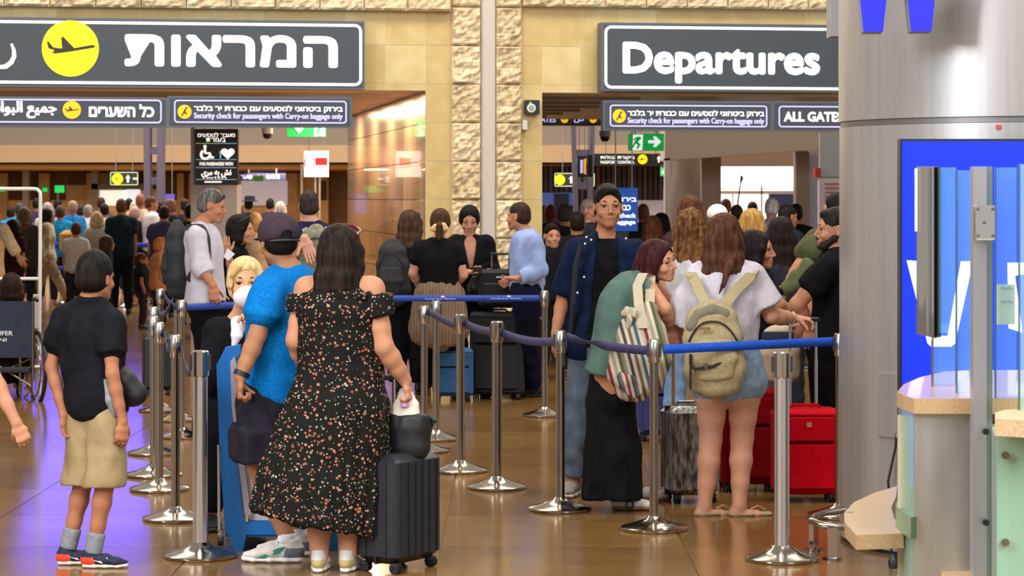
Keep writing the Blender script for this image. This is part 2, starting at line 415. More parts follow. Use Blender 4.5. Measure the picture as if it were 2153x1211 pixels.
def eyes(S, par, iris='3A2418', brow='1B1210', lash=True, skinm=None):
    h = S.hs; L = S.L
    for sg in (-1, 1):
        c = L(sg*.031, .0685, .003); r = .0125*h; V = []; Fs = []; I = []; n = 16; m = 9
        for j in range(m+1):
            th = PI*j/m
            for k in range(n): ph = 2*PI*k/n; V.append(c+r*(math.cos(th)*S.Hf+math.sin(th)*(math.cos(ph)*S.Hr+math.sin(ph)*S.Hu)))
        for j in range(m):
            for k in range(n): Fs.append((j*n+k, j*n+(k+1) % n, (j+1)*n+(k+1) % n, (j+1)*n+k)); I.append(2 if j < 1 else (1 if j < 3 else 0))
        mb = MB(); mb.V = [tuple(v) for v in V]; mb.F = Fs; mb.I = I
        e = mb.build('eye', [mat('E6DDD4', .25), mat(iris, .2), mat('080606', .1)], par, smooth=True)
        pts = [L(sg*.012, .0805, .026), L(sg*.022, .0845, .0305), L(sg*.034, .0815, .0320), L(sg*.045, .073, .028), L(sg*.051, .064, .022)]
        MB().tube(pts, [.0028*h, .0044*h, .0042*h, .0032*h, .0014*h], 8).build('eyebrow', mat(brow, .8), par, smooth=True)
        if lash:
            pts = [L(sg*.015, .0795, .006), L(sg*.023, .0835, .0105), L(sg*.032, .0845, .0115), L(sg*.041, .0805, .010), L(sg*.0475, .0735, .005)]
            MB().tube(pts, [.0008*h, .0017*h, .0019*h, .0017*h, .0008*h], 6).build('eyelid_line', mat('120B09', .7), par, smooth=True)
def body(S, name_par, skin='C99273', face=True, step=.014, legs=True, armsL=True, armsR=True, hands=None, feet=False, fine_head=.0045, nose=1., extra=None, lips='B06E60', fleg=None, skin2=None, hp=None, kn=1., inset=-.008):
    sd = Sdf(); torso(sd, S, -.14, .97, inset)
    for q in 'LR':
        sg = -1 if q == 'L' else 1
        sh = getattr(S, 'S'+q); sd.seg(spine_pt(S, .84)+S.Rs*sg*.05, sh, .05*S.s*S.w**.5, .045*S.s*S.lw, k=.04); sd.seg(S.N+S.up*.015, sh, .042*S.s, .034*S.s, k=.035)
        arm(sd, S, q); leg(sd, S, q, k=.04)
        A = getattr(S, 'A'+q); T = getattr(S, 'T'+q); zf = A[2]-.045*S.H   # foot
        fs_ = 1. if feet else .66
        f0 = A-T*.03*S.s+np.array([0, 0, -.05*S.s]); f1 = A+T*.10*S.s+np.array([0, 0, -.052*S.s]); f2 = A+T*.165*S.s+np.array([0, 0, -.062*S.s])
        sd.loft([A, f0], [.034*S.s, .028*S.s*fs_], None, rgt(T), .02); sd.loft([f0, f1, f2] if feet else [f0, f0*.35+f1*.65-UP*.012*S.s], [.030*S.s*fs_, .042*S.s*fs_, .036*S.s*fs_][:3 if feet else 2], [.028*S.s*fs_, .022*S.s*fs_, .014*S.s*fs_][:3 if feet else 2], rgt(T), .02)
        hd = (hands or {}).get(q); W = getattr(S, 'W'+q); E = getattr(S, 'E'+q)
        if hd != 0:
            dr = nrm(W-E) if not hd or hd.get('dr') is None else nrm(hd['dr'])
            pn = -S.Rs*sg if not hd or hd.get('pn') is None else hd['pn']; th = S.Fs if not hd or hd.get('th') is None else hd['th']
            hand(sd, S, W+dr*.012, dr, np.asarray(pn, float), np.asarray(th, float), (hd or {}).get('curl', .38), (hd or {}).get('spread', 0.), (hd or {}).get('sc', 1.))
    nb = S.N-S.up*.01; sd.seg(nb, S.L(0, -.018, -.05), .054*S.s*(.85 if S.fem else 1), .048*S.hs*(.86 if S.fem else 1), k=.035)
    head_sdf(sd, S, face, nose)
    if extra: extra(sd, S)
    fine = [(S.Hc, .14*S.hs, fine_head)]
    for q in 'LR':
        if (hands or {}).get(q) != 0:
            W = getattr(S, 'W'+q); dr = nrm(W-getattr(S, 'E'+q)) if not (hands or {}).get(q) or hands[q].get('dr') is None else nrm(hands[q]['dr'])
            fine.append((W+dr*.09*S.s, .12*S.s, .0048))
    skm = mat(skin, .6, kind='noise', hex2=skin2 or shade(skin, .93), scale=14, mix=(.3, .7), spec=.22)
    o = solid(sd, 'body', [skm, mat(lips, .45)], name_par, step, fine, smooth_it=1, matfn=lipfn(S) if face else None)
    if face is True: eyes(S, name_par, brow=hp or '1B1210')
    return o
def shade(h, f):
    c = [int(h[i:i+2], 16) for i in (0, 2, 4)]; return ''.join('%02X' % max(0, min(255, int(x*f))) for x in c)
# ---- hair
def strands(freq=42, amp=.0035, st=(1, 1, .1), seed=3):
    def f(V, Fq): return V+vnormals(V, Fq)*wob(V, freq, amp, seed, 2, st)[:, None]
    return f
def hairm(c, c2=None, rough=.55): return mat(c, rough, kind='noise', hex2=c2 or shade(c, 1.6), scale=55, stretch=(1, 1, .09), bump=.5, mix=(.4, .8), spec=.12)
def hair(S, par, style='short', col='17100D', col2=None, length=.3, wide=1., seed=3, drop=None, fringe=False, thick=1., step=None, name='hair'):
    sd = Sdf(); h = S.hs; L = S.L; X, Y = S.Hr, S.Hf
    E = lambda c, r, k=.02, sub=False: sd.ell(L(*c), np.array(r)*h, X, Y, k*h, sub)
    tk = .004+.006*thick
    if style in ('short', 'crop', 'quiff'):
        E((0, -.014, .036), (.0725+tk*.45, .094+tk*.7, .082+tk*1.6)); E((0, -.038, -.012), (.070+tk*.5, .068+tk*.6, .060), .02)
        if style == 'quiff': E((0, .045, .090), (.050, .036, .022), .02)
        E((0, .125, -.008), (.078, .087, .094 if not fringe else .070), .008, True)
        for sg in (-1, 1): E((sg*.088, .002, -.016), (.027, .022, .036), .006, True); E((sg*.075, .075, -.02), (.03, .065, .055), .006, True)
        sd.plane(L(0, 0, -.066), -S.Hu)
    else:
        E((0, -.016, .036), (.085, .104, .091)); E((0, -.03, -.01), (.086, .084, .07), .03)
        E((0, .120, -.010), (.068, .080, .094 if not fringe else .06), .008, True)
    G = np.array([0, 0, -1.]) if drop is None else nrm(drop)
    Bk = -S.Fs*.5-S.Hf*.5
    if style in ('long', 'wavy'):
        p0 = L(0, -.035, .045); p1 = L(0, -.058, -.03); p2 = L(0, -.07, -.10)+G*.02; P = [p0, p1, p2]; A = [.082, .092*wide, .10*wide]; B = [.075, .062, .05]
        n = max(2, int(length/.09)); 
        for i in range(1, n+1): P.append(p2+G*length*i/n-S.Fs*.008*min(i, 2)); A.append((.105-.035*(i/n)**2)*wide); B.append(.048*(1-.55*(i/n)**2))
        sd.loft(P, np.array(A)*h, np.array(B)*h, S.Rs, .03, (0, 0), .02)
        for sg in (-1, 1): sd.loft([L(sg*.05, .045, .075), L(sg*.079, .035, .01), L(sg*.085, .012, -.07), L(sg*.085, -.02, -.13)+G*.03], [.02*h, .022*h, .026*h, .03*h], [.02*h, .03*h, .034*h, .03*h], S.Hr, .02, (0, 0), .02)
    if style == 'bob':
        for sg in (-1, 1): sd.loft([L(sg*.045, .035, .075), L(sg*.078, .018, .01), L(sg*.086, -.006, -.07), L(sg*.080, -.012, -.12)], [.02*h, .022*h, .028*h, .02*h], [.02*h, .03*h, .042*h, .03*h], S.Hr, .02)
        sd.loft([L(0, -.05, .0), L(0, -.065, -.08), L(0, -.06, -.13)], [.085*h, .088*h, .07*h], [.06*h, .05*h, .035*h], S.Hr, .03)
    if style in ('pony', 'bun', 'tied'):
        if style == 'bun': E((0, -.115, .03), (.035, .032, .035), .01)
        if style == 'pony':
            q = L(0, -.10, .0); P = [q, q-S.Hf*.035+G*.03, q-S.Hf*.03+G*.12, q-S.Hf*.015+G*(length)]; sd.loft(P, [.018*h, .03*h, .034*h, .012*h], None, S.Hr, .01, (0, 0), .01)
    o = solid(sd, name, hairm(col, col2), par, step or .0065, smooth_it=1, post=strands(seed=seed, amp=.0017 if style != 'wavy' else .007, freq=60 if style != 'wavy' else 26, st=(1, 1, .12 if style != 'wavy' else .3)))
    return o
# ---- clothes
def cloth(c, c2=None, sc=20, bump=.05, rough=.85, kind='noise', st=None, mix=(.35, .65)): return mat(shade(c, .86) if int(c[:2], 16) < 0x30 else c, rough, kind=kind, hex2=c2 or shade(c, 1.12), scale=sc, bump=bump, stretch=st, mix=mix, spec=.08)
def shirt(S, par, m, name='shirt', hem=-.02, sleeve=.6, off=.02, flare=.018, fold=.006, arms='LR', neck=.98, seed=1, step=.011, hemw=None, sf=.015, extra=None, top=None):
    sd = Sdf(); torso(sd, S, hem, neck, off, flat=(1, 1), wx=hemw)
    for q in arms:
        sg = -1 if q == 'L' else 1; sh = getattr(S, 'S'+q)
        sd.seg(spine_pt(S, .86)+S.Rs*sg*.04, sh, .055*S.s*S.w**.5, arm_r(S, 0)+off*.8, k=.04); sd.seg(S.N-S.up*.012, sh, .044*S.s+off*.6, .036*S.s+off*.6, k=.03)
        if sleeve > 0: arm(sd, S, q, 0, sleeve, off*.8, .03, 5, (0, 1), sf)
    if extra: extra(sd, S)
    else: sd.seg(spine_pt(S, .93), spine_pt(S, 1.015), .062*S.s, .052*S.s, .055*S.s, .05*S.s, S.Rs, k=.02, flat=(0, 1))
    return solid(sd, name, m, par, step, fold=fold, ffreq=5, fst=(1, 1, .7), seed=seed)
def pants(S, par, m, name='trousers', length=1.93, off=.010, top=.16, flare=.01, fold=.006, seed=2, step=.012, cut=None):
    sd = Sdf(); torso(sd, S, -.14, top, off, flat=(0, 1), n=5)
    for q in 'LR': leg(sd, S, q, 0, length, off, .03 if q == 'L' else .014, 7, (0, 1), flare)
    if cut is not None: sd.plane(np.array([0, 0, cut]), -UP)
    return solid(sd, name, m, par, step, fold=fold, ffreq=5, fst=(1, 1, .8), seed=seed)
def shoe(S, par, q, cols=('20242E', 'E8E4DC'), L0=.29, name='shoe', accent=None, ground=0., lace=None, pitch=0., high=.0, mark=None):
    A = getattr(S, 'A'+q); T = getattr(S, 'T'+q); s = S.s*L0/.29; Rr = rgt(T)
    c = np.array([A[0], A[1], ground]); z = lambda v: np.array([0, 0, v*s])
    if pitch: 
        T3 = nrm(T*math.cos(pitch)-UP*math.sin(pitch)); U3 = nrm(np.cross(Rr, T3)); c = c+T*.2*s-T3*.2*s
    else: T3 = T; U3 = UP
    p = lambda f, u: c+T3*f*s+U3*u*s
    sd = Sdf()
    sd.loft([p(-.055, .05), p(0, .052), p(.07, .05), p(.14, .036), p(.195, .033)], np.array([.030, .037, .045, .045, .030])*s, np.array([.034, .036, .034, .024, .014])*s, Rr, .02, (0, 0), .02)
    sd.loft([p(-.03, .06), p(-.018, .105+high)], [.036*s, .041*s], [.042*s, .046*s], Rr, .02, (0, 1))
    sd.plane(p(0, .018), -U3)
    fr = (p(-.02, .05), p(.06, .05))
    def mf(C):
        f = (C-c)@T3/s; u = (C-c)@U3/s; r = np.abs((C-c)@Rr)/s; o = np.zeros(len(C), int)
        if accent: o[(f < -.0+.3*(.06-u)) & (u < .07)] = 1
        if accent and len(accent) > 1: o[(np.abs(u-(.03+.25*f+.9*f*f*0)) < .009) & (f > .01) & (f < .11) & (r > .025)] = 2
        return o
    mats = [mat(cols[0], .7, bump=.1, scale=60)]+([mat(a, .7) for a in accent] if accent else [])
    o = solid(sd, name, mats, par, .0075, matfn=mf if accent else None)
    sd2 = Sdf(); sd2.loft([p(-.062, .014), p(0, .014), p(.07, .014), p(.15, .014), p(.20, .018)], np.array([.030, .038, .046, .047, .032])*s, np.array([.015]*5)*s, Rr, .015, (0, 0), .012); sd2.plane(p(0, .0), -U3)
    b = solid(sd2, 'sole', mat(cols[1], .6), o, .0075)
    if mark:      # raised side mark on the camera side
        sgn = 1 if Rr[1] < 0 else -1; q = lambda f, u: p(f, u)+Rr*sgn*(.0435-.0*u)*s
        pts = mark[1]; MB().prism([q(a, b) for a, b in pts], Rr*sgn*.004*s).build('side_mark', mat(mark[0], .5), o)
    if lace:
        mb = MB()
        for k in range(4): mb.tube([p(.04+.022*k, .083-.010*k)-Rr*.022*s, p(.045+.022*k, .094-.011*k), p(.04+.022*k, .083-.010*k)+Rr*.022*s], .003*s, 6)
        mb.build('lace', mat(lace, .8), o, smooth=True)
    return o
def person(label, S, group=None):
    c = (S.AL+S.AR)/2
    return empty('person', (c[0], c[1], 0), label, 'person', group)
def watch(S, par_or_none, q, col='101012', u=1.9):
    a, b, c = (getattr(S, x+q) for x in 'SEW'); p = chain(a, b, c, u); d = nrm(c-b); r = arm_r(S, u)+.004
    P = []; X = nrm(np.cross(d, (0, 1, .2))); Y = np.cross(d, X)
    rings = []
    for k in range(20):
        t = 2*PI*k/20; o = math.cos(t)*X+math.sin(t)*Y; rings.append([p+o*r-d*.011, p+o*(r+.006)-d*.011, p+o*(r+.006)+d*.011, p+o*r+d*.011])
    mb = MB(); mb.rings(rings, closed=True); return mb
# ------------------------------------------------------------------ setting
WY = math.radians(9.3); WU = np.array([math.cos(WY), math.sin(WY), 0]); WN = np.array([-math.sin(WY), math.cos(WY), 0])   # wall direction, inward normal
W0 = at(895, HOR, 25.0); W0[2] = 0
def wl(px, py, t=0.):                # (u, z) on the wall plane pushed t metres towards the camera
    o = W0-WN*t; r = np.array([(px-CXP)/F_PX, 1, -(py-HOR)/F_PX]); k = np.dot(o, WN)/np.dot(r, WN)
    p = r*k+np.array([0, 0, CAM_H]); return np.dot(p-W0, WU), p[2]
def wp(u, z, t=0.): return W0+WU*u-WN*t+np.array([0, 0, z])
def wbox(mb, u0, u1, z0, z1, t0, t1, i=0):
    return mb.hexa([wp(u0, z0, t1), wp(u1, z0, t1), wp(u1, z0, t0), wp(u0, z0, t0), wp(u0, z1, t1), wp(u1, z1, t1), wp(u1, z1, t0), wp(u0, z1, t0)], i)
# floor: large polished tiles
def floor_mat(hexa_, hexb, seed):
    m = mat(hexa_, .15, kind='noise', hex2=hexb, scale=3.1+seed*.3, mix=(.3, .7), coat=.0, spec=.6); return m
fm = [floor_mat(a, b, k) for k, (a, b) in enumerate((('7C5A30', '8C683A'), ('76552D', '866336'), ('805E31', '906C3D'), ('72522B', '826034')))]
base_floor = MB().box((0, 35, -.06), (60, 100, .1)).build('floor', mat('86684A', .25), kind='structure')
mb = MB(); ts = 1.2; k = 0
tile_me = []
for m in fm:
    b = MB(); h = ts/2-.003
    b.add([(-h, -h, -.010), (h, -h, -.010), (h, h, -.010), (-h, h, -.010), (-h, -h, 0), (h, -h, 0), (h, h, 0), (-h, h, 0)], [(3, 2, 1, 0), (4, 5, 6, 7), (0, 1, 5, 4), (1, 2, 6, 5), (2, 3, 7, 6), (3, 0, 4, 7)])
    tile_me.append(mkmesh('tile', b.V, b.F, m))
for j in range(0, 14):
    y = 10.4+j*ts
    n = int(math.ceil((y*.215)/ts))+1
    for i in range(-n, n+1):
        o = bpy.data.objects.new('tile', tile_me[(i*7+j*5+(i*j) % 3) % 4]); COL.objects.link(o); o.parent = base_floor
        o.location = np.array([i*ts+.25, y, 0])-np.array(parent_world(base_floor))
far = MB()
for j in range(14, 60):
    for i in range(-9, 10):
        y = 10.4+j*ts; x = i*ts+.25; h = ts/2-.004
        far.add([(x-h, y-h, 0), (x+h, y-h, 0), (x+h, y+h, 0), (x-h, y+h, 0)], [(0, 1, 2, 3)], (i*7+j*5) % 4)
far.build('far_tiles', fm, base_floor, kind='stuff')
near = MB().box((0, 2, -.005), (30, 15.4, .01)).build('near_tiles', fm[0], base_floor)

# stone wall with two passages
stone = [mat(a, .75, kind='noise', hex2=b, scale=5, bump=.12, mix=(.3, .75)) for a, b in (('C6AC74', 'D9C491'), ('BFA56C', 'D2BA84'), ('CDB57E', 'DECB9B'), ('C2A970', 'CFB67F'))]
rough_m = [mat(a, .9, kind='noise', hex2=b, scale=14, bump=.5, mix=(.3, .7)) for a, b in (('C2AC86', 'E2D4B4'), ('CEBA96', 'E6DABC'), ('BFA986', 'DACAA6'))]
TH, TW = .39, .42
uL = wl(895, 500)[0]; uP0 = wl(948, 500)[0]; uP1 = wl(1010, 500)[0]; uC = wl(1041, 500)[0]; uQ1 = wl(1096, 500)[0]; uR = wl(1140, 500)[0]
zl = wl(895, 191)[1]; zr = wl(1140, 195)[1]; ztop = 4.55; zrow0 = wl(920, 420)[1]-4*TH
wall = MB()
wbox(wall, -9, uL, zl, ztop, -.6, -.005); wbox(wall, uL, uR, 0, ztop, -.6, -.005); wbox(wall, uR, 7.5, zr, ztop, -.6, -.005)
wbox(wall, -9, -6.6, 0, zl, -.6, -.005); wbox(wall, 6.3, 7.5, 0, zr, -.6, -.005)
wall = wall.build('wall_back', mat('E6DABC', .9), kind='structure')
wall_o = np.array(parent_world(wall))
def wtile(u0, u1, z0, z1, m, t=0.0, th=.02, name='stone_tile', gap=.0035, par=None):
    b = MB(); wbox(b, u0+gap, u1-gap, z0+gap, z1-gap, t-th, t); return b.build(name, m, par or wall)
r2 = random.Random(3)
def tiles(u0, u1, z0, z1, off=0):
    z = zrow0+TH*math.floor((z0-zrow0)/TH)
    row = 0
    while z < z1-.02:
        a, b = max(z, z0), min(z+TH, z1); u = u0
        if b-a > .03:
            n = max(1, round((u1-u0)/TW))
            for i in range(n): wtile(u0+(u1-u0)*i/n, u0+(u1-u0)*(i+1)/n, a, b, stone[r2.randrange(4)], r2.uniform(0, .002))
        z += TH
tiles(uL, uP0, 0, 4.35); tiles(uQ1, uR, 0, 4.35)
tiles(wl(-60, 100)[0], uL, zl, wl(300, 18)[1]); tiles(uR, wl(1850, 100)[0], zr, wl(1500, 20)[1])
def rough_block(u0, u1, z0, z1, t, amp, m):
    nu = max(4, int((u1-u0)/.020)); nz = max(4, int((z1-z0)/.020)); V = []; Fs = []
    g = .004; sd_ = r2.random()*9
    for j in range(nz+1):
        for i in range(nu+1):
            u = u0+g+(u1-u0-2*g)*i/nu; z = z0+g+(z1-z0-2*g)*j/nz; e = min(i, nu-i, 1)*min(j, nz-j, 1)
            q = np.array([[u, z, sd_]]); d = wob(q, 4.2, .55, 4, 3)[0]+wob(q, 12, .5, 9, 2)[0]
            V.append(wp(u, z, t+e*amp*(.45+.6*d)))
    for j in range(nz):
        for i in range(nu): a = j*(nu+1)+i; Fs.append((a, a+1, a+nu+2, a+nu+1))
    n0 = len(V); cs = [(0, 0), (nu, 0), (nu, nz), (0, nz)]
    bk = [wp(u0+g if c[0] == 0 else u1-g, z0+g if c[1] == 0 else z1-g, -.01) for c in cs]; V += bk
    fr = [c[1]*(nu+1)+c[0] for c in cs]
    for k in range(4): Fs.append((fr[(k+1) % 4], fr[k], n0+k, n0+(k+1) % 4))
    me = mkmesh('rough_stone', V, Fs, m, None, False); return link('rough_stone', me, wall)
for (a, b) in ((uP0, uP1), (uC, uQ1)):
    z = 0; zz = zrow0 % TH
    cuts = [0]+[zz+TH*k for k in range(13) if zz+TH*k > .1]
    for z0, z1 in zip(cuts[:-1], cuts[1:]): rough_block(a, b, z0, z1, .05, .075, rough_m[r2.randrange(3)])
ch = MB(); wbox(ch, uP1+.005, uC-.005, 0, 4.55, .0, .05); wbox(ch, uP1+.02, uC-.02, 0, 4.55, .05, .062); ch.build('channel_strip', mat('C4BAB2', .5, .1), wall)
for k, (a, b) in enumerate(((-5.5, uL+.25), (uQ1, 4.4))):       # cornice stones
    zc = wl(300, 18)[1] if k == 0 else wl(1500, 20)[1]; n = int((b-a)/.42)
    for i in range(n): rough_block(a+(b-a)*i/n, a+(b-a)*(i+1)/n, zc, zc+.36, .10, .05, rough_m[r2.randrange(3)])
# passage reveals (polished stone), each tile of its own
pol = [mat(a, .24, kind='noise', hex2=b, scale=4, mix=(.3, .7), coat=.6, stretch=(1, 1, .4)) for a, b in (('A07A58', 'B8906A'), ('967050', 'AC8560'), ('AA845E', 'BE9670'))]
DEP = 8.2
for k in range(4):
    q = wp(uL-.42, zl-.02, -1.3-k*1.75); lamp('passage_fill_lamp', q, (.25, .25), 60, (1, .76, .48))  # unseen lamps, added for a warm glow on the polished jamb
def jamb(u, side, zt, z0=0):
    s = MB(); t0, t1 = -DEP, -.02
    s.hexa([wp(u, 0, t) if False else wp(uu, zz_, t) for zz_ in (0, zt) for (uu, t) in ((u, t1), (u+side*.25, t1), (u+side*.25, t0), (u, t0))])
    o = s.build('wall_reveal', mat('6F543E', .6), kind='structure'); n = 6
    zs = [0]+[zrow0+TH*k for k in range(-3, 12) if .1 < zrow0+TH*k < zt-.1]+[zt]
    for i in range(n):
        a, b = -(.02+(DEP-.02)*i/n), -(.02+(DEP-.02)*(i+1)/n)
        for q0, q1 in zip(zs[:-1], zs[1:]):
            g = .004; P = [wp(uu, zz_, t) for zz_ in (q0+g, q1-g) for (uu, t) in ((u-side*.012, a-g), (u+side*.002, a-g), (u+side*.002, b+g), (u-side*.012, b+g))]
            MB().hexa(P).build('polished_tile', pol[r2.randrange(3)], o)
    return o
jamb(uL+.01, 1, zl); jamb(uR-.01, -1, zr)
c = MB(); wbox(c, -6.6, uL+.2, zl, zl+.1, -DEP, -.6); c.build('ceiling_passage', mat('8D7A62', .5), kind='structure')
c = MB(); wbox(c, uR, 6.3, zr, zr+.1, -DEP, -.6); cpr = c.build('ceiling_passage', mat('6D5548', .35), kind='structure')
c = MB(); wbox(c, -6.8, -6.6, 0, zl, -DEP, -.6); c.build('wall_passage', pol[0], kind='structure')
for k in range(6):
    a = wp(uR+.15, zr-.015, -1.2-k*1.15); b = wp(uR+1.3, zr-.015, -1.2-k*1.15)
    MB().box((a+b)/2, (1.1, .12, .03), WY).build('ceiling_slat', mat('B9A99C', .4), cpr)

# far hall
def xb(px, d): return (px-CXP)*d/F_PX
def zb(py, d): return CAM_H-(py-HOR)*d/F_PX
def pbox(mb, x0, y0, x1, y1, d, th, i=0):     # box whose front face spans those pixels at distance d
    X0, X1, Z0, Z1 = xb(x0, d), xb(x1, d), (0.001 if y1 == 640 else max(zb(y1, d), .001)), zb(y0, d)
    return mb.box(((X0+X1)/2, d+th/2, (Z0+Z1)/2), (X1-X0, th, Z1-Z0), 0, i)
D1, D2 = 58.0, 74.0
MB().box((-4, D1+.2, zb(305, D1)+4), (40, .4, 8)).build('wall_far_upper', mat('A29383', .8), kind='structure')
pbox(MB(), -900, 305, 1700, 345, D1, .35).build('trim_fascia', mat('D9B58A', .7), kind='structure')
MB().box((-4, (D1+D2)/2, zb(345, D1)+.02), (40, D2-D1, .04)).build('ceiling_far', mat('B4966A', .6), kind='structure')
MB().box((-4, D2+.1, 1.5), (44, .2, 3.6)).build('wall_far', mat('7A5C3C', .7), kind='structure')
MB().box((-3, 46, 9), (60, 26, .2)).build('ceiling_hall', mat('A89A88', .8), kind='structure')
for i in range(7):
    x = -16+i*3.4
    lamp('far_lamp', (x, 66, zb(345, D1)-.02), (2.4, .5), 230, (1, .78, .5))
lamp('far_hall_lamp', (-7, 44, 8.6), (14, 12), 3300, (1, .93, .84)); lamp('far_hall_lamp', (5, 44, 8.6), (10, 12), 1900, (1, .93, .84))
# shop fronts and panels of the far wall
def panel(name, x0, y0, x1, y1, d, m, label, cat, th=.15, group=None, **kw):
    return pbox(MB(), x0, y0, x1, y1, d, th).build(name, m, None, label=label, category=cat, group=group, **kw)
FD = D2-.4
dark = mat('5A3416', .7); wood = mat('B88C58', .6, kind='noise', hex2='C89E68', scale=4); beige = mat('C9A273', .7)
def shopfront(x0, x1, lab, darks, posts, y0=364, y1=470):
    e = empty('shop_front', (xb((x0+x1)/2, FD), FD, 0), lab, 'shop front', 'shop fronts along the far wall')
    pbox(MB(), x0, y0, x1, 640, FD, .3).build('wall_panel', beige, e)
    for a, b, c_, d_ in darks: pbox(MB(), a, c_, b, d_, FD-.06, .08).build('dark_panel', dark, e)
    pbox(MB(), x0, 421, x1, 640, FD-.10, .1).build('lit_band', mat('DDAE6C', .6), e)  # low far wall band, its peach light put into the colour
    for a, b in posts: pbox(MB(), a, y0, b, 640, FD-.2, .2).build('post', wood, e)
    return e
shopfront(-60, 102, 'beige far shop front with two dark panels behind the white rail', [(17, 47, 362, 421), (60, 80, 362, 421)], [(0, 16), (81, 104)])
shopfront(107, 262, 'beige far shop front under the green lit sign', [(105, 137, 362, 421), (140, 180, 362, 389)], [(182, 194)])
shopfront(262, 400, 'dark far shop front behind the left steel truss pillar', [(264, 302, 362, 400), (345, 395, 362, 440)], [(372, 386), (398, 412)])
shopfront(500, 690, 'far shop front with wooden posts left of the red square sign', [(670, 686, 380, 432)], [(603, 625), (640, 662)])
panel('white_screen', 507, 380, 603, 432, FD-.5, mat('CFC6D2', .5, emit=.35), 'wide white lit panel above the man with the dark cap', 'panel', .9)
panel('light_box', 208, 400, 262, 432, FD-.5, mat('F2EBDD', .5, emit=.9), 'bright white lit window far left, under the yellow circle sign', 'light box', .9)
panel('light_box', 266, 397, 290, 430, FD-.5, mat('E9F0F4', .5, emit=.8), 'narrow white lit window right of the wide one', 'light box', .9)
panel('far_pillar', 47, 330, 59, 460, FD-1, mat('A79C98', .5), 'thin grey pillar far behind the white rail', 'pillar', .3)
panel('far_pillar', 192, 350, 206, 440, FD-1, mat('8F8580', .5), 'grey pillar left of the far white windows', 'pillar', .3)
panel('portal_header', 192, 386, 320, 398, FD-1, mat('6E6258', .5), 'grey header bar above the far white windows', 'beam', 1.4)
# green lit signs
for (x0, y0, x1, y1, lb) in ((115, 390, 134, 405, 'large glowing green sign on a thin pole far left'), (89, 395, 98, 403, 'small glowing green light right of the white rail corner'), (0, 393, 9, 402, 'small glowing green light at the left picture edge')):
    panel('green_sign', x0, y0, x1, y1, FD-2 if x0 == 115 else FD-.32, mat('18D060', .5, emit=.9), lb, 'sign', .1 if x0 == 115 else .2)
panel('sign_pole', 120, 405, 123, 640, FD-2, mat('998F88', .5), 'thin grey pole carrying the large green sign', 'pole', .05)
# high blue advertising screen on the upper far wall (mirrored by the floor)
bs = empty('advertising_screen', (xb(200, D1), D1-.3, 4.3), 'tall blue lit advertising screen high on the far hall wall', 'screen')
MB().box((xb(200, D1), D1-.25, 6.9), (3.9, .2, 6.2)).build('frame', mat('202024', .5), bs)
MB().box((xb(180, D1), D1-.37, 6.9), (3.3, .06, 5.9)).build('display', mat('6458FF', .5, emit=5.), bs)
# back wall of the area behind the right passage: dark ribbed panelling
rb = pbox(MB(), 1120, 349, 1415, 640, 62, .3).build('ribbed_wall', mat('4E3B33', .7), None, label='dark brown ribbed wall behind the right passage', category='wall', kind='structure')
for i in range(27):
    x = 1122+i*11
    pbox(MB(), x, 350, x+7, 444, 61.9, .1).build('slat', mat('5E4A40' if i % 3 else '7A6254', .6), rb)
cw = pbox(MB(), 1330, 421, 1412, 640, 60, .3).build('white_counter', mat('CFC6CC', .5), None, label='white partition below the brown ribbed wall', category='partition')
panel('blue_board', 1140, 405, 1212, 432, 61.5, mat('5A78C8', .5, emit=.25), 'pale blue board far behind the left edge of the right passage', 'board', .5)
panel('dark_board', 1165, 407, 1196, 440, 61.3, mat('28304E', .5), 'small navy board in front of the pale blue board', 'board', .2)

# grey truss pillars
def truss(cx, d, x0, x1, y0, lab, dx=0, col='6C6478'):
    e = empty('steel_pillar', (xb(cx, d), d, 0), lab, 'pillar', 'steel truss pillars')
    m = mat(col, .45, .4); z1 = zb(y0, d)
    for k, (a, b) in enumerate(((x0, x0+(x1-x0)*.36), (x1-(x1-x0)*.36, x1))):
        s = dx*(-1 if k == 0 else 1)
        A = [(xb(a, d), d, 0), (xb(b, d), d, 0), (xb(b, d), d+.3, 0), (xb(a, d), d+.3, 0)]
        B = [(p[0]+s, p[1], z1) for p in A]; MB().hexa(A+B).build('upright', m, e)
    for k in range(7):
        z = z1*(k+.6)/7.2
        MB().box((xb((x0+x1)/2, d), d+.15, z), (xb(x1, d)-xb(x0, d)-.05+dx*z/z1, .2, .14)).build('cross_plate', m, e)
    return e
truss(322, 46, 304, 341, 150, 'grey steel truss pillar seen through the left passage', .03)
truss(1226, 42, 1212, 1240, 150, 'grey steel truss pillar seen through the right passage', .12)
# right passage, right half: beige soffit, columns, bright window
sf = MB(); d = 38.
P = [at(1398, 268, d), at(1772, 268, d), at(1772, 310, d), at(1404, 337, d), at(1398, 337, d)]
sf.prism(P, (0, 1.2, 0)); sf.build('wall_soffit', mat('B9A898', .7), kind='structure')
panel('white_column', 1398, 333, 1409, 600, 38, mat('C6BBB8', .5), 'slim white column right of the brown ribbed wall', 'column', .3)
cc = MB(); c0 = at(1442, HOR, 40); c0[2] = 0
cc.lathe(c0, [(0, 0), (.40, 0), (.40, 1.0), (.36, 1.9), (.27, 2.15), (.27, 2.6), (0, 2.6)], 24); cc.build('round_column', mat('82746A', .4, .3), None, smooth=True, label='round brown grey column that narrows towards its top', category='column')
panel('door_column', 1476, 329, 1516, 640, 39, mat('857669', .5), 'wide brown grey column left of the bright window', 'column', .4)
panel('door_column', 1674, 318, 1702, 640, 39, mat('857669', .5), 'brown grey column right of the bright window', 'column', .4)
panel('glass_edge', 1702, 316, 1722, 640, 39.3, mat('A9A4BE', .4), 'pale lilac door edge beside the right brown column', 'door edge', .2)
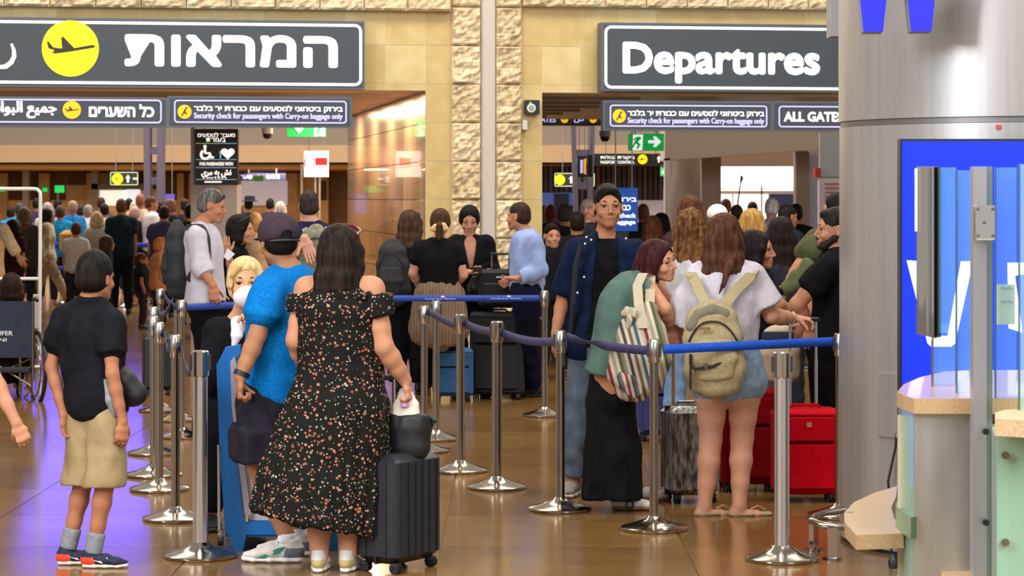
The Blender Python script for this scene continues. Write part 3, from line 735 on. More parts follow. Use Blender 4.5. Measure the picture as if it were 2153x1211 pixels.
panel('strip_light', 1471, 380, 1477, 560, 41, mat('FFF6F0', .5, emit=1.3), 'narrow bright strip window left of the wide column', 'window')
wb = panel('wall_room_right', 1405, 300, 1800, 350, 46, mat('6B5440', .7), 'dark brown header above the bright window', 'wall', kind='structure')
win = empty('window_1', (xb(1595, 47), 47, 0)); tag(win, kind='structure')
pbox(MB(), 1500, 344, 1690, 402, 47, .05).build('pane', mat('FFFFFF', .5, emit=1.3), win)
pbox(MB(), 1500, 407, 1690, 470, 47, .05).build('pane', mat('FFF6EC', .5, emit=1.1), win)
for (a, b, c_, d_) in ((1500, 401, 1690, 408), (1600, 388, 1603, 470), (1500, 396, 1690, 398), (1540, 408, 1542, 470)):
    pbox(MB(), a, b, c_, d_, 46.9, .06).build('window_bar', mat('A9988C', .5), win)
pbox(MB(), 1405, 465, 1800, 640, 46, .1).build('wall_low', mat('8E7D70', .6), kind='structure')
panel('navy_board', 1618, 408, 1675, 442, 46.7, mat('2B3058', .5), 'navy board hanging across the bright window, right side', 'board', .2)
panel('wall_right_panel', 1724, 280, 1800, 372, 36, mat('A9ABB0', .4), 'light grey wall panel under the all gates sign', 'panel')
nb = panel('notice_board', 1722, 374, 1800, 600, 35.8, mat('D8D0D4', .5), 'white notice with red print beside the metal column', 'notice')
for k in range(5): pbox(MB(), 1735, 385+k*9, 1768, 387+k*9, 35.77, .02).build('print_line', mat('C06A6A', .6), nb)
b = MB(); p = at(1763, 415, 35.75); b.tube([p, p+np.array([0, .01, 0])], .06, 16); b.build('red_dot', mat('C01828', .6), nb)
panel('red_alarm', 1714, 353, 1726, 372, 35.8, mat('C03028', .5), 'small red alarm box on the edge of the grey wall panel', 'alarm', .22)
st_ = at(1558, HOR, 30); mb = MB(); mb.tube([at(1546, 640, 31)*np.array([1, 1, 0]), at(1548, 470, 31), at(1552, 420, 31), at(1558, 378, 31)], [.012, .012, .009, .007], 8)
mb.tube([at(1557, 384, 31), at(1560, 374, 31), at(1558, 369, 31)], [.010, .02, .010], 8); mb.build('microphone_pole', mat('6B4A3A', .5), None, smooth=True, label='thin curved pole standing in front of the bright window', category='pole')
# ------------------------------------------------------------------ signs
slate = mat('3C444E', .45); slate_f = mat('59616B', .4, .3); white_l = mat('FFFFFF', .5, emit=.95); lil = mat('B8B4F0', .5, emit=.75); yel = mat('FFEA00', .5, emit=.8); amb = mat('FFB010', .5, emit=.7); dk = mat('33322A', .6)
def rr(u0, u1, z0, z1, r, n=6):
    pts = []
    for cx, cz, a0 in ((u1-r, z1-r, 0), (u0+r, z1-r, 90), (u0+r, z0+r, 180), (u1-r, z0+r, 270)):
        for k in range(n+1): a = math.radians(a0+90*k/n); pts.append((cx+r*math.cos(a), cz+r*math.sin(a)))
    return pts
def ring_line(to3, u0, u1, z0, z1, r, w, m, par, name='border_line'):
    a = rr(u0, u1, z0, z1, r); b = rr(u0+w, u1-w, z0+w, z1-w, max(.002, r-w)); n = len(a); V = []; mb = MB()
    V = [to3(x, z, 0) for x, z in a]+[to3(x, z, 0) for x, z in b]+[to3(x, z, .006) for x, z in a]+[to3(x, z, .006) for x, z in b]; Fs = []
    for k in range(n):
        q = (k+1) % n; Fs += [(2*n+k, 2*n+q, 3*n+q, 3*n+k), (k, q, 2*n+q, 2*n+k), (n+k, 3*n+k, 3*n+q, n+q)]
    return mb.add(V, Fs).build(name, m, par)
def poly(to3, pts, m, par, name, h=.006):
    n = len(pts); V = [to3(x, z, 0) for x, z in pts]+[to3(x, z, h) for x, z in pts]
    return MB().add(V, [tuple(range(n, 2*n))]+[(k, (k+1) % n, n+(k+1) % n, n+k) for k in range(n)]).build(name, m, par)
def disc(to3, u, z, r, m, par, name='disc', n=40, h=.006): return poly(to3, [(u+r*math.cos(2*PI*k/n), z+r*math.sin(2*PI*k/n)) for k in range(n)], m, par, name, h)
def text(to3, s, u0, u1, z0, z1, m, par, bold=.0, name='lettering', h=.004, ext=True, res=3):
    cu = bpy.data.curves.new('t', 'FONT'); cu.body = s; cu.resolution_u = res; cu.extrude = 0
    o = bpy.data.objects.new('t', cu); COL.objects.link(o); dg = bpy.context.evaluated_depsgraph_get(); dg.update()
    me = bpy.data.meshes.new_from_object(o.evaluated_get(dg)); bpy.data.objects.remove(o); bpy.data.curves.remove(cu)
    n = len(me.vertices); co = np.empty(n*3, np.float32); me.vertices.foreach_get('co', co); co = co.reshape(-1, 3)
    lo, hi = co.min(0), co.max(0); u = u0+(co[:, 0]-lo[0])/(hi[0]-lo[0])*(u1-u0); z = z0+(co[:, 1]-lo[1])/(hi[1]-lo[1])*(z1-z0)
    fs = [tuple(p.vertices) for p in me.polygons]; bpy.data.meshes.remove(me); V = []; Fs = []; b = (z1-z0)*.034 if bold else 0.
    for j, (du, dz) in enumerate(((0, 0), (b, b*.5), (-b, b*.5), (b, -b*.5), (-b, -b*.5)) if bold else ((0, 0),)):
        o_ = len(V); V += [to3(x+du, y+dz, h+.00015*j) for x, y in zip(u, z)]; Fs += [tuple(v+o_ for v in f_) for f_ in fs]
    o = link(name, mkmesh(name, V, Fs, m), par); o['kind'] = 'stuff'; return o
def letters(to3, s, u0, u1, z0, z1, m, par, bold=.02, h=.004, res=3):
    """big lettering, each letter a part; strokes thickened by shifted copies"""
    cu = bpy.data.curves.new('t', 'FONT'); cu.body = s; cu.resolution_u = res
    o = bpy.data.objects.new('t', cu); COL.objects.link(o); dg = bpy.context.evaluated_depsgraph_get(); dg.update()
    me = bpy.data.meshes.new_from_object(o.evaluated_get(dg)); bpy.data.objects.remove(o); bpy.data.curves.remove(cu)
    co = np.array([v.co[:] for v in me.vertices]); fs = [tuple(p.vertices) for p in me.polygons]; bpy.data.meshes.remove(me)
    lo, hi = co.min(0), co.max(0); b = bold
    U = u0+b+(co[:, 0]-lo[0])/(hi[0]-lo[0])*(u1-u0-2*b); Z = z0+b+(co[:, 1]-lo[1])/(hi[1]-lo[1])*(z1-z0-2*b)
    par_ = list(range(len(co)))
    def fd(i):
        while par_[i] != i: par_[i] = par_[par_[i]]; i = par_[i]
        return i
    for f_ in fs:
        for v in f_[1:]: par_[fd(v)] = fd(f_[0])
    isl = {}
    for k, f_ in enumerate(fs): isl.setdefault(fd(f_[0]), []).append(k)
    L_ = []
    for ks in isl.values():
        vs = {v for k in ks for v in fs[k]}; a, c = min(U[v] for v in vs), max(U[v] for v in vs)
        for q in L_:
            if min(c, q[1])-max(a, q[0]) > .5*min(c-a, q[1]-q[0]): q[0], q[1] = min(a, q[0]), max(c, q[1]); q[2] += ks; break
        else: L_.append([a, c, list(ks)])
    for a, c, ks in L_:
        mb = MB()
        for j in range(9):
            du, dz = (0, 0) if j == 8 else (b*math.cos(j*PI/4), b*math.sin(j*PI/4))
            for k in ks: mb.add([to3(U[v]+du, Z[v]+dz, h+.0002*j) for v in fs[k]], [tuple(range(len(fs[k])))])
        mkl = mkmesh('letter', mb.V, mb.F, m); link('letter', mkl, par)
def plane_icon(to3, cu, cz, r, m, par, tilt=.08):
    pts = [(-.86, .22), (-.72, .24), (-.56, .04), (-.22, .0), (-.28, .42), (-.20, .44), (.16, .08), (.72, .12), (.86, .18), (.86, .10), (.74, .02), (.12, -.10), (-.55, -.22), (-.60, -.12), (-.84, -.02), (-.80, .02)]
    pts = [(-.86, .26), (-.78, .24), (-.62, .04), (-.30, .0), (-.34, .40), (-.26, .44), (.14, .02), (.78, .14), (.90, .12), (.88, .04), (.0, -.12), (-.56, -.20), (-.68, -.16), (-.58, -.08), (-.80, .0)]
    return poly(to3, [(cu+x*r, cz+z*r) for x, z in pts], m, par, 'aeroplane_mark', .009)
def walker_icon(to3, cu, cz, r, m, par): return poly(to3, [(cu+x*r, cz+z*r) for x, z in ((-.5, -.6), (-.3, -.65), (-.1, -.2), (.25, -.35), (.45, -.3), (.1, .0), (.3, .5), (.55, .55), (.5, .68), (.15, .62), (-.15, .05))], m, par, 'traveller_mark', .009)
HEB = lambda s: s[::-1].replace('\u05d3', '\u05e8')
def wsign(name, x0, y0, x1, y1, t, th, label, hang=True, face=slate):
    u0, z1 = wl(x0, y0, t); u1, _ = wl(x1, y0, t); _, z0 = wl((x0+x1)/2, y1, t); z1 = wl((x0+x1)/2, y0, t)[1]
    e = empty(name, wp((u0+u1)/2, z0, t), label, 'sign')
    m = MB(); wbox(m, u0, u1, z0, z1, t-th, t-.004); m.build('sign_box', slate_f, e)
    m = MB(); wbox(m, u0+.02, u1-.02, z0+.02, z1-.02, t-.02, t); m.build('sign_face', face, e)
    if hang:
        for q in (.15, .85):
            u = u0+(u1-u0)*q; m = MB(); wbox(m, u-.03, u+.03, z0+.05, z1-.05, 0.0, t-th); m.build('bracket', mat('5A5A5E', .5, .5), e)
    f = lambda u, z, h: wp(u, z, t+h); g = lambda px, py: wl(px, py, t)
    return e, f, g
def rect(g, x0, y0, x1, y1): (a, b), (c, d) = g(x0, (y0+y1)/2), g(x1, (y0+y1)/2); e = g((x0+x1)/2, y0)[1]; h = g((x0+x1)/2, y1)[1]; return a, c, h, e
# large left
e, f, g = wsign('departures_sign', -330, 38, 767, 184, .26, .22, 'large dark sign with Hebrew lettering and a yellow circle, upper left')
u0, u1, z0, z1 = rect(g, -322, 45, 761, 177); ring_line(f, u0, u1, z0, z1, .07, .026, white_l, e)
u, z = g(148, 102); disc(f, u, z, 57/208*1., yel, e, 'yellow_circle', 56, .007); plane_icon(f, u, z, 55/208., dk, e)
u0, u1, z0, z1 = rect(g, 262, 73, 710, 141); letters(f, HEB('המראות'), u0, u1, z0, z1, white_l, e, .017)
def stroke(pts, w, par, f, m, name='lettering'):
    L_, R_ = [], []
    for k, (x, y, ww) in enumerate(pts):
        a = pts[max(k-1, 0)]; b = pts[min(k+1, len(pts)-1)]; dx, dy = b[0]-a[0], b[1]-a[1]; q = math.hypot(dx, dy)+1e-9; nx, ny = -dy/q*w*ww, dx/q*w*ww
        L_.append((x+nx, y+ny)); R_.append((x-nx, y-ny))
    n = len(pts); V = [f(*p, .006) for p in L_]+[f(*p, .006) for p in R_]
    return MB().add(V, [(k, k+1, n+k+1, n+k) for k in range(n-1)]).build(name, m, par)
S_ = lambda l: [(*g(x, y), w) for x, y, w in l]
stroke(S_([(24, 92, .5), (29, 105, .8), (30, 118, 1), (24, 131, 1.1), (12, 140, 1.1), (0, 141, .9), (-12, 137, .5)]), .02, e, f, white_l)
# large right
e, f, g = wsign('departures_sign', 1265, 50, 1830, 193, .26, .22, 'large dark sign reading Departures, upper right beside the metal column')
u0, u1, z0, z1 = rect(g, 1271, 57, 1822, 188); ring_line(f, u0, u1, z0, z1, .07, .026, white_l, e)
u0, u1, z0, z1 = rect(g, 1309, 90, 1724, 176); letters(f, 'Departures', u0, u1, z0, z1, white_l, e, .016)
# lower left
e, f, g = wsign('gates_sign', -240, 203, 353, 267, .46, .12, 'long dark sign with Hebrew and Arabic gate lettering, lower left')
u0, u1, z0, z1 = rect(g, -230, 208, 340, 258); ring_line(f, u0, u1, z0, z1, .04, .014, lil, e)
u, z = g(151, 231); disc(f, u, z, 18/207., amb, e, 'amber_circle'); plane_icon(f, u, z, 16/207., dk, e)
u0, u1, z0, z1 = rect(g, 187, 219, 324, 246); letters(f, HEB('כל השערים'), u0, u1, z0, z1, white_l, e, .005)
u0, u1, z0, z1 = rect(g, -45, 213, 118, 248); text(f, '\uFE95\uFE8E\uFE91\uFE8D\uFEEE\uFE92\uFEDF\uFE8D \uFECA\uFEF4\uFEE4\uFE9F', u0, u1, z0, z1, white_l, e, .012)
e, f, g = wsign('security_check_sign', 353, 203, 740, 268, .46, .12, 'dark security check sign with an amber circle, left of the stone pillars')
def security(e, f, g, x0, y0, x1, y1, cx, tx0, tx1):
    u0, u1, z0, z1 = rect(g, x0, y0, x1, y1); ring_line(f, u0, u1, z0, z1, .035, .013, lil, e)
    u, z = g(cx, (y0+y1)/2); disc(f, u, z, 14/207., amb, e, 'amber_circle'); walker_icon(f, u, z, 14/207., dk, e)
    yy = y0+11; u0, u1, z0, z1 = rect(g, tx0, yy, tx1, yy+15); text(f, HEB('בידוק ביטחוני לנוסעים עם כבודת יד בלבד'), u0, u1, z0, z1, white_l, e, .012)
    u0, u1, z0, z1 = rect(g, tx0, yy+16, tx1, yy+31); text(f, 'Security check for passengers with Carry-on baggage only', u0, u1, z0, z1, lil, e, .012)
security(e, f, g, 366, 211, 729, 259, 388, 408, 720)
e, f, g = wsign('security_check_sign', 1268, 212, 1624, 275, .46, .12, 'dark security check sign with an amber circle, right of the stone pillars')
security(e, f, g, 1282, 221, 1613, 267, 1302, 1320, 1606)
e, f, g = wsign('all_gates_sign', 1624, 213, 1800, 276, .46, .12, 'dark sign reading all gates beside the metal column')
u0, u1, z0, z1 = rect(g, 1637, 223, 1790, 268); ring_line(f, u0, u1, z0, z1, .035, .013, lil, e)
u0, u1, z0, z1 = rect(g, 1648, 235, 1772, 256); letters(f, 'ALL GATES', u0, u1, z0, z1, white_l, e, .005)
# free standing or hanging flat signs facing the camera
def fsign(name, x0, y0, x1, y1, d, m, label, th=.12, cat='sign', pole=None, hang=True):
    e = empty(name, (xb((x0+x1)/2, d), d, zb(y1, d)), label, cat); pbox(MB(), x0, y0, x1, y1, d, th).build('sign_box', m, e)
    if hang:
        top = 8.9 if d < D1 else zb(345, D1); zt_ = zb(y0, d)
        for q in (.2, .8):
            X = xb(x0+(x1-x0)*q, d); MB().box((X, d+th/2, (zt_+top)/2), (.012, .012, top-zt_)).build('hanger_rod', mat('8A8A90', .5, .4), e)
    f = lambda u, z, h: np.array([u, d-.002-h, z]); g = lambda px, py: (xb(px, d), zb(py, d))
    return e, f, g
black = mat('0C0F14', .3); w2 = mat('FFFFFF', .5, emit=.75)
e, f, g = fsign('accessible_lane_screen', 409, 271, 500, 389, 30, black, 'black hanging screen with white wheelchair and heart symbols')
pbox(MB(), 401, 268, 409, 388, 30.05, .2).build('side_case', mat('A7A4B8', .4, .3), e)
def T(s, x0, y0, x1, y1, m=w2, bold=.02): u0, u1, z0, z1 = rect(g, x0, y0, x1, y1); return text(f, s, u0, u1, z0, z1, m, e, bold, res=2)
T(HEB('מעבר לנוסעים'), 416, 279, 494, 288); T(HEB('בעזרת'), 434, 290, 474, 298)
cy = mat('8FC8E8', .5, emit=.6); gr = mat('A8D070', .5, emit=.6)
for k, (y, m) in enumerate(((302, gr), (336, cy), (353, cy), (378, cy))): pbox(MB(), 412, y-1, 497 if k else 455, y, 29.99, .008).build('rule_line', m, e)
pbox(MB(), 455, 301, 497, 302, 29.99, .008).build('rule_line', cy, e)
T('FOR PASSENGERS WITH', 420, 341, 490, 348, w2, .01); T('\uFEF1\uFEAE\uFEE3 \uFEEA\uFE91 \uFEB6\uFEE7', 424, 357, 486, 375, w2, .01); T('with', 432, 370, 476, 376, w2, .0)
pbox(MB(), 430, 381, 466, 384, 29.99, .008).build('rule_line', w2, e)
# wheelchair symbol
u, z = g(432, 325); r = 9/173.
mb = []
pts = [(u+r*math.cos(a), z+r*math.sin(a)) for a in np.linspace(math.radians(120), math.radians(350), 18)]
stroke([(x, y, 1) for x, y in pts], .016, e, f, w2, 'wheel_mark')
stroke([(*g(431, 311), 1), (*g(432, 322), 1), (*g(441, 322), 1), (*g(445, 332), 1), (*g(450, 330), 1)], .014, e, f, w2, 'seated_figure_mark')
u, z = g(431, 308); disc(f, u, z, .02, w2, e, 'head_mark', 14)
# heart
hp_ = []
for k in range(30):
    t = 2*PI*k/30; hp_.append((16*math.sin(t)**3, 13*math.cos(t)-5*math.cos(2*t)-2*math.cos(3*t)-math.cos(4*t)))
u, z = g(479, 322); poly(f, [(u-x*.0052, z+y*.0048) for x, y in hp_], w2, e, 'heart_mark')
stroke([(*g(463, 318), 1), (*g(464, 333), 1)], .008, e, f, cy, 'staff_mark')
# pillar under the screen
panel('grey_kiosk', 401, 388, 498, 640, 30.5, mat('9A9AA6', .45), 'grey blue cabinet pillar under the black hanging screen', 'cabinet', .5)
# green exit signs
gm = mat('18B050', .5, emit=.55)
e, f, g = fsign('exit_sign', 1321, 281, 1396, 317, 30, gm, 'green exit sign with a running figure and arrow, right passage')
poly(f, [g(*p) for p in ((1331, 283), (1352, 283), (1350, 316), (1330, 316))], w2, e, 'door_mark')
poly(f, [g(*p) for p in ((1345, 287), (1349, 291), (1341, 298), (1347, 304), (1341, 314), (1338, 312), (1341, 305), (1336, 302), (1332, 311), (1329, 309), (1334, 297), (1338, 292), (1332, 296), (1331, 293), (1338, 288))], gm, e, 'running_figure_mark', .012)
poly(f, [g(*p) for p in ((1363, 295), (1377, 295), (1373, 287), (1379, 287), (1390, 298), (1379, 309), (1373, 309), (1377, 301), (1363, 301))], w2, e, 'arrow_mark')
e, f, g = fsign('exit_sign', 604, 250, 684, 287, 30, gm, 'green exit sign half hidden behind the security sign, left passage')
poly(f, [g(*p) for p in ((618, 268), (640, 268), (629, 281))], w2, e, 'arrow_mark')
poly(f, [g(*p) for p in ((661, 262), (683, 262), (683, 286), (661, 286))], w2, e, 'door_mark'); poly(f, [g(*p) for p in ((672, 265), (676, 270), (670, 277), (673, 285), (670, 286), (667, 278), (664, 284), (662, 282), (667, 272))], gm, e, 'running_figure_mark', .012)
e, f, g = fsign('exit_sign', 1389, 352, 1400, 370, 50, gm, 'small green sign at the edge of the brown ribbed wall'); poly(f, [g(*p) for p in ((1391, 362), (1395, 358), (1399, 362), (1395, 366))], w2, e, 'arrow_mark')
# red square sign
e, f, g = fsign('red_square_sign', 639, 317, 690, 372, 31, mat('FFF6FA', .5, emit=.85), 'glowing white sign with a red square beside the polished stone reveal')
poly(f, [g(*p) for p in ((663, 332), (688, 332), (688, 347), (663, 347))], mat('FF1020', .5, emit=.8), e, 'red_square_mark')
stroke([(*g(657, 326), 1), (*g(659, 330), 1), (*g(659, 349), 1), (*g(686, 352), 1)], .004, e, f, mat('E83040', .5), 'red_line_mark'); stroke([(*g(641, 334), 1), (*g(641, 350), 1)], .006, e, f, mat('E83040', .5), 'red_line_mark')
for x in (634, 663, 672): panel('sign_post', x-2, 345 if x < 640 else 372, x+2, 640, 31.1, mat('B9B2A8', .35, .6), {634: 'leftmost thin steel post beside the red square sign', 663: 'steel post under the red square sign, left one of two', 672: 'steel post under the red square sign, right one of two'}[x], 'post', .04)
# small yellow circle signs
e, f, g = fsign('direction_sign', 231, 361, 290, 390, 52, mat('2A251E', .5), 'small dark sign with yellow circle and white arrow, left passage')
u, z = g(247, 376); disc(f, u, z, .115, yel, e, 'yellow_circle', 24); plane_icon(f, u, z, .1, dk, e)
arrow = lambda x, y, s: poly(f, [g(x+a*s, y+b*s) for a, b in ((-1.6, 6), (-1.6, -1), (-4, -1), (0, -7), (4, -1), (1.6, -1), (1.6, 6))], w2, e, 'arrow_mark')
arrow(269, 376, 1.2); poly(f, [g(*p) for p in ((280, 374), (289, 374), (289, 377), (280, 377))], w2, e, 'arrow_mark')
u0, u1, z0, z1 = rect(g, 232, 362, 290, 389); ring_line(f, u0, u1, z0, z1, .03, .012, mat('C8E8B0', .5, emit=.5), e)
e, f, g = fsign('direction_sign', 1166, 363, 1250, 393, 48, mat('2A251E', .5), 'small dark sign with yellow circle and white arrow, right passage')
u, z = g(1177, 378); disc(f, u, z, .1, yel, e, 'yellow_circle', 24); arrow(1201, 378, 1.2); u0, u1, z0, z1 = rect(g, 1166, 364, 1250, 392); ring_line(f, u0, u1, z0, z1, .03, .012, mat('C8E8B0', .5, emit=.5), e)
e, f, g = fsign('passport_control_sign', 1249, 323, 1374, 347, 40, mat('241E1A', .4), 'dark passport control sign with yellow circle above the ribbed wall')
u, z = g(1351, 335); disc(f, u, z, .078, yel, e, 'yellow_circle', 24); plane_icon(f, u, z, .07, dk, e)
u0, u1, z0, z1 = rect(g, 1263, 327, 1334, 336); text(f, HEB('ביקורת גבולות'), u0, u1, z0, z1, w2, e, .02); u0, u1, z0, z1 = rect(g, 1263, 338, 1334, 344); text(f, 'PASSPORT CONTROL', u0, u1, z0, z1, w2, e, .01)
e, f, g = fsign('arrow_sign', 1375, 323, 1396, 347, 40, mat('241E1A', .4), 'small dark sign with a white up arrow right of passport control')
arrow(1385, 335, 1.1)
e, f, g = fsign('overhead_sign', 1135, 242, 1275, 264, 34, mat('15120F', .4), 'dark overhead sign with amber circles behind the stone pillars')
for x in (1187, 1247): u, z = g(x, 251); disc(f, u, z, .05, amb, e, 'amber_circle', 20); plane_icon(f, u, z, .045, dk, e)
u0, u1, z0, z1 = rect(g, 1128, 246, 1168, 257); text(f, 'GATES', u0, u1, z0, z1, lil, e, .02); u0, u1, z0, z1 = rect(g, 1207, 243, 1228, 258); text(f, '\uFEDE\uFEDB', u0, u1, z0, z1, lil, e, .01)
e, f, g = fsign('high_sign', 1258, 199, 1327, 211, 29, mat('6A6AC8', .5, emit=.3), 'lilac lettered sign high in the mouth of the right passage'); u0, u1, z0, z1 = rect(g, 1261, 201, 1324, 209); text(f, HEB('ביקורת דרכונים'), u0, u1, z0, z1, lil, e, .01)
e, f, g = fsign('blue_check_screen', 1283, 395, 1341, 486, 27, mat('0A4AA0', .5, emit=.45), 'blue lit security check screen behind the man in the dark shirt')
for s, a, b, c_, d_ in ((HEB('בידוק'), 1295, 415, 1338, 427), (HEB('כבודה'), 1290, 431, 1326, 442), ('check', 1302, 448, 1337, 458), ('baggage', 1290, 462, 1336, 474)):
    u0, u1, z0, z1 = rect(g, a, b, c_, d_); letters(f, s, u0, u1, z0, z1, w2, e, .0022, res=2)
pbox(MB(), 1300, 486, 1322, 640, 27.02, .08).build('stand', mat('202428', .5), e)
e, f, g = fsign('info_tower', 1214, 328, 1234, 372, 36, mat('22243A', .4), 'narrow dark tower screen with amber patch in the right passage')
pbox(MB(), 1228, 334, 1232, 366, 35.98, .02).build('amber_patch', amb, e); pbox(MB(), 1220, 336, 1226, 364, 35.98, .02).build('text_patch', lil, e); pbox(MB(), 1222, 372, 1226, 384, 36, .05).build('stem', black, e)
e, f, g = fsign('tower_display', 1235, 326, 1246, 372, 35, mat('2E2E34', .4), 'plain dark display beside the narrow tower screen')
e, f, g = fsign('blue_far_sign', 503, 364, 600, 380, 66, mat('242A50', .5, emit=.1), 'long navy sign above the wide white lit panel')
for a, b, s in ((506, 530, HEB('שער')), (560, 588, 'GATE')): u0, u1, z0, z1 = rect(g, a, 368, b, 376); text(f, s, u0, u1, z0, z1, lil, e, .01)
e, f, g = fsign('small_exit_sign', 533, 370, 554, 381, 62, mat('5A8A20', .5, emit=.3), 'tiny green and yellow sign on the navy far sign')
e, f, g = fsign('blue_poster', 341, 408, 366, 450, 50, mat('5050A8', .5, emit=.15), 'small lilac blue poster board right of the left truss pillar')
# cameras and the small wall lamp
def dome(px, py, d, lab):
    e = empty('dome_camera', at(px, py+9, d), lab, 'camera'); c_ = at(px, py, d)
    MB().lathe(c_, [(0, .07), (.07, .07), (.07, 0), (0, 0)], 18).build('mount', mat('D0CCD8', .4), e, smooth=True)
    MB().lathe(c_, [(0, .0), (.06, .0), (.058, -.03), (.04, -.06), (0, -.072)], 18).build('dome', mat('16161C', .1), e, smooth=True)
dome(562, 281, 31, 'dark dome camera hanging below the left security sign'); dome(1272, 287, 31, 'pale dome camera hanging left of the green exit sign')
for px, d, y in ((562, 31, 279), (1272, 31, 285)):
    a = at(px, y, d); MB().tube([a, np.array([a[0], a[1], 9])], .015, 6).build('camera_stem', mat('8A8690', .5), None, label='thin stem holding the dome camera at ' + ('the left passage' if px < 900 else 'the right passage'), category='stem')
e = empty('exit_lamp', wp(*wl(1116, 241), 0)+0, 'small black case lamp with a white dial on the stone pillar', 'lamp')
u0, z1 = wl(1101, 211); u1, z0 = wl(1131, 241); m = MB(); wbox(m, u0, u1, z0, z1, .02, .1); m.build('case', mat('101214', .4), e)
f = lambda u, z, h: wp(u, z, .101+h); u, z = wl(1117, 227, .1); disc(f, u, z, .045, mat('C9CCC8', .4, emit=.2), e, 'dial', 24); disc(lambda u, z, h: wp(u, z, .108+h), u, z, .028, mat('8F9A96', .4), e, 'inner_dial', 20)
poly(f, [(u-.02, z1-.035), (u+.0, z1-.035), (u+.0, z1-.02), (u-.02, z1-.02)], mat('60E030', .5, emit=.8), e, 'green_light')
m = MB(); u0, z1 = wl(1096, 253); u1, z0 = wl(1106, 273); wbox(m, u0, u1, z0, z1, .0, .08); m.build('sensor_box', mat('C9C4C0', .4), None, label='small pale sensor box below the black case lamp', category='sensor')
# ------------------------------------------------------------------ props
steel = mat('A89E92', .15, 1.); steel_b = mat('C2BAB0', .2, 1.); chrome = mat('E6E6EA', .06, 1.); brushed = mat('B9B4B2', .36, .75, kind='noise', hex2='C6C2C0', scale=30, stretch=(1, 1, .02), mix=(.3, .7)); blk = mat('14141A', .5); dgrey = mat('2A2A2E', .5)
def stanchion(px, py, lab, r=.024, fat=False, rot=0., grp=None, Z=.99):
    c = fl(px, py); e = empty('stanchion', c, lab, 'stanchion', grp)
    R = .175
    MB().lathe(c, [(0, .001), (R-.004, .001), (R, .006), (R, .016), (R-.012, .022), (R*.62, .036), (r+.022, .058), (r+.006, .075), (0, .075)], 40).build('base', steel, e, smooth=True)
    MB().lathe(c, [(0, .06), (r, .06), (r, Z-.11), (0, Z-.11)], 20).build('pole', steel if not fat else mat('DAD6D4', .26, .95), e, smooth=True)
    hr = r+.007
    h = MB().lathe(c, [(0, Z-.125), (hr*.9, Z-.125), (hr, Z-.12), (hr, Z-.006), (hr*.85, Z), (0, Z)], 24).build('head', steel_b, e, smooth=True)
    for k in range(2):
        a = rot+k*PI; q = c+np.array([math.cos(a)*hr, math.sin(a)*hr, Z-.058]); MB().box(q, (.014, .03, .075), a, bev=.003).build('belt_slot', dgrey, h)
    return e
stn = [(421, 1172, 'thick steel belt stanchion standing nearest, left of the blue trolley', .036), (369, 1093, 'second steel stanchion from the front in the left row', .024), (335, 1031, 'third steel stanchion from the front in the left row', .024), (323, 1001, 'fourth steel stanchion from the front in the left row, close behind the third', .024),
 (323, 955, 'fifth steel stanchion in the left row with its base beside the blue floor glare', .023), (382, 920, 'sixth steel stanchion in the left row, below the black backpack', .024), (372, 885, 'seventh steel stanchion in the left row', .024), (337, 865, 'rearmost steel stanchion of the left row', .024),
 (892, 950, 'steel stanchion behind the black carry-on where the purple belt starts', .024), (917, 925, 'steel stanchion in front of the woman with the brown sweater', .024), (968, 992, 'steel stanchion left of centre holding the purple belt', .027), (1045, 1027, 'steel stanchion in front of the big black suitcase', .03),
 (1178, 1073, 'steel stanchion in front of the man in the open navy shirt', .025), (1375, 1114, 'steel stanchion where the dark belt turns into the bright blue one', .024), (1644, 1178, 'thick shiny stanchion in front of the bright red suitcase', .036), (1766, 1086, 'steel stanchion half hidden by the metal column', .024),
 (790, 879, 'rear steel stanchion behind the woman in the floral dress', .023), (1145, 875, 'rear steel stanchion holding the blue belt beside the blue shirt man', .023)]
ST = {}
for px, py, lb, r in stn:
    ST[px] = (stanchion(px, py, lb, r, r > .03, grp='belt stanchions'), fl(px, py), r)
def belt(a, b, lab, m, za=.935, zb_=.935, sag=.0, tw=0., w=.048, name='barrier_belt', pts=None, ends=True, cat='belt', n=24):
    A = np.array(a, float); B = np.array(b, float); A[2] = za; B[2] = zb_; d = nrm(B-A)
    V = []; Fs = []
    for k in range(n+1):
        t = k/n; c = A+(B-A)*t-UP*sag*4*t*(1-t); ang = tw*math.exp(-((t-.28)/.14)**2)
        nn = np.cross(d, UP); v = UP*math.cos(ang)+nn*math.sin(ang); o = np.cross(d, v)*.0012
        V += [c+v*w/2+o, c-v*w/2+o, c-v*w/2-o, c+v*w/2-o]
    for k in range(n):
        for j in range(4): Fs.append((4*k+j, 4*k+(j+1) % 4, 4*k+4+(j+1) % 4, 4*k+4+j))
    o = mkmesh(name, V, Fs, m, None, True); o = link(name, o); return tag(o, lab, cat, 'barrier belts')
purple = mat('35305A', .6, kind='noise', hex2='3E3A66', scale=30); blue = mat('0A4CC0', .55, kind='noise', hex2='1055CC', scale=40); fblue = mat('1D44A0', .6)
def end(px, dx): p = ST[px][1].copy(); p[0] += dx; return p
belt(end(892, .035), end(968, -.035), 'purple belt between the stanchion behind the carry-on and the next one', purple, .95, .92, .005)
belt(end(968, .035), end(1045, -.035), 'purple belt left of the big black suitcase', purple, .93, .93, .01)
belt(end(1045, .035), end(1178, -.035), 'purple belt in front of the blue shirt man', purple, .92, .93, .02)
belt(end(1178, .035), end(1375, -.035), 'dark twisted belt in front of the navy shirt and the green vest', purple, .955, .93, .012, 1.15, n=40)
bb = belt(end(1375, .05), end(1766, -.03), 'bright blue belt in front of the canvas backpack', blue, .935, .945, .0)
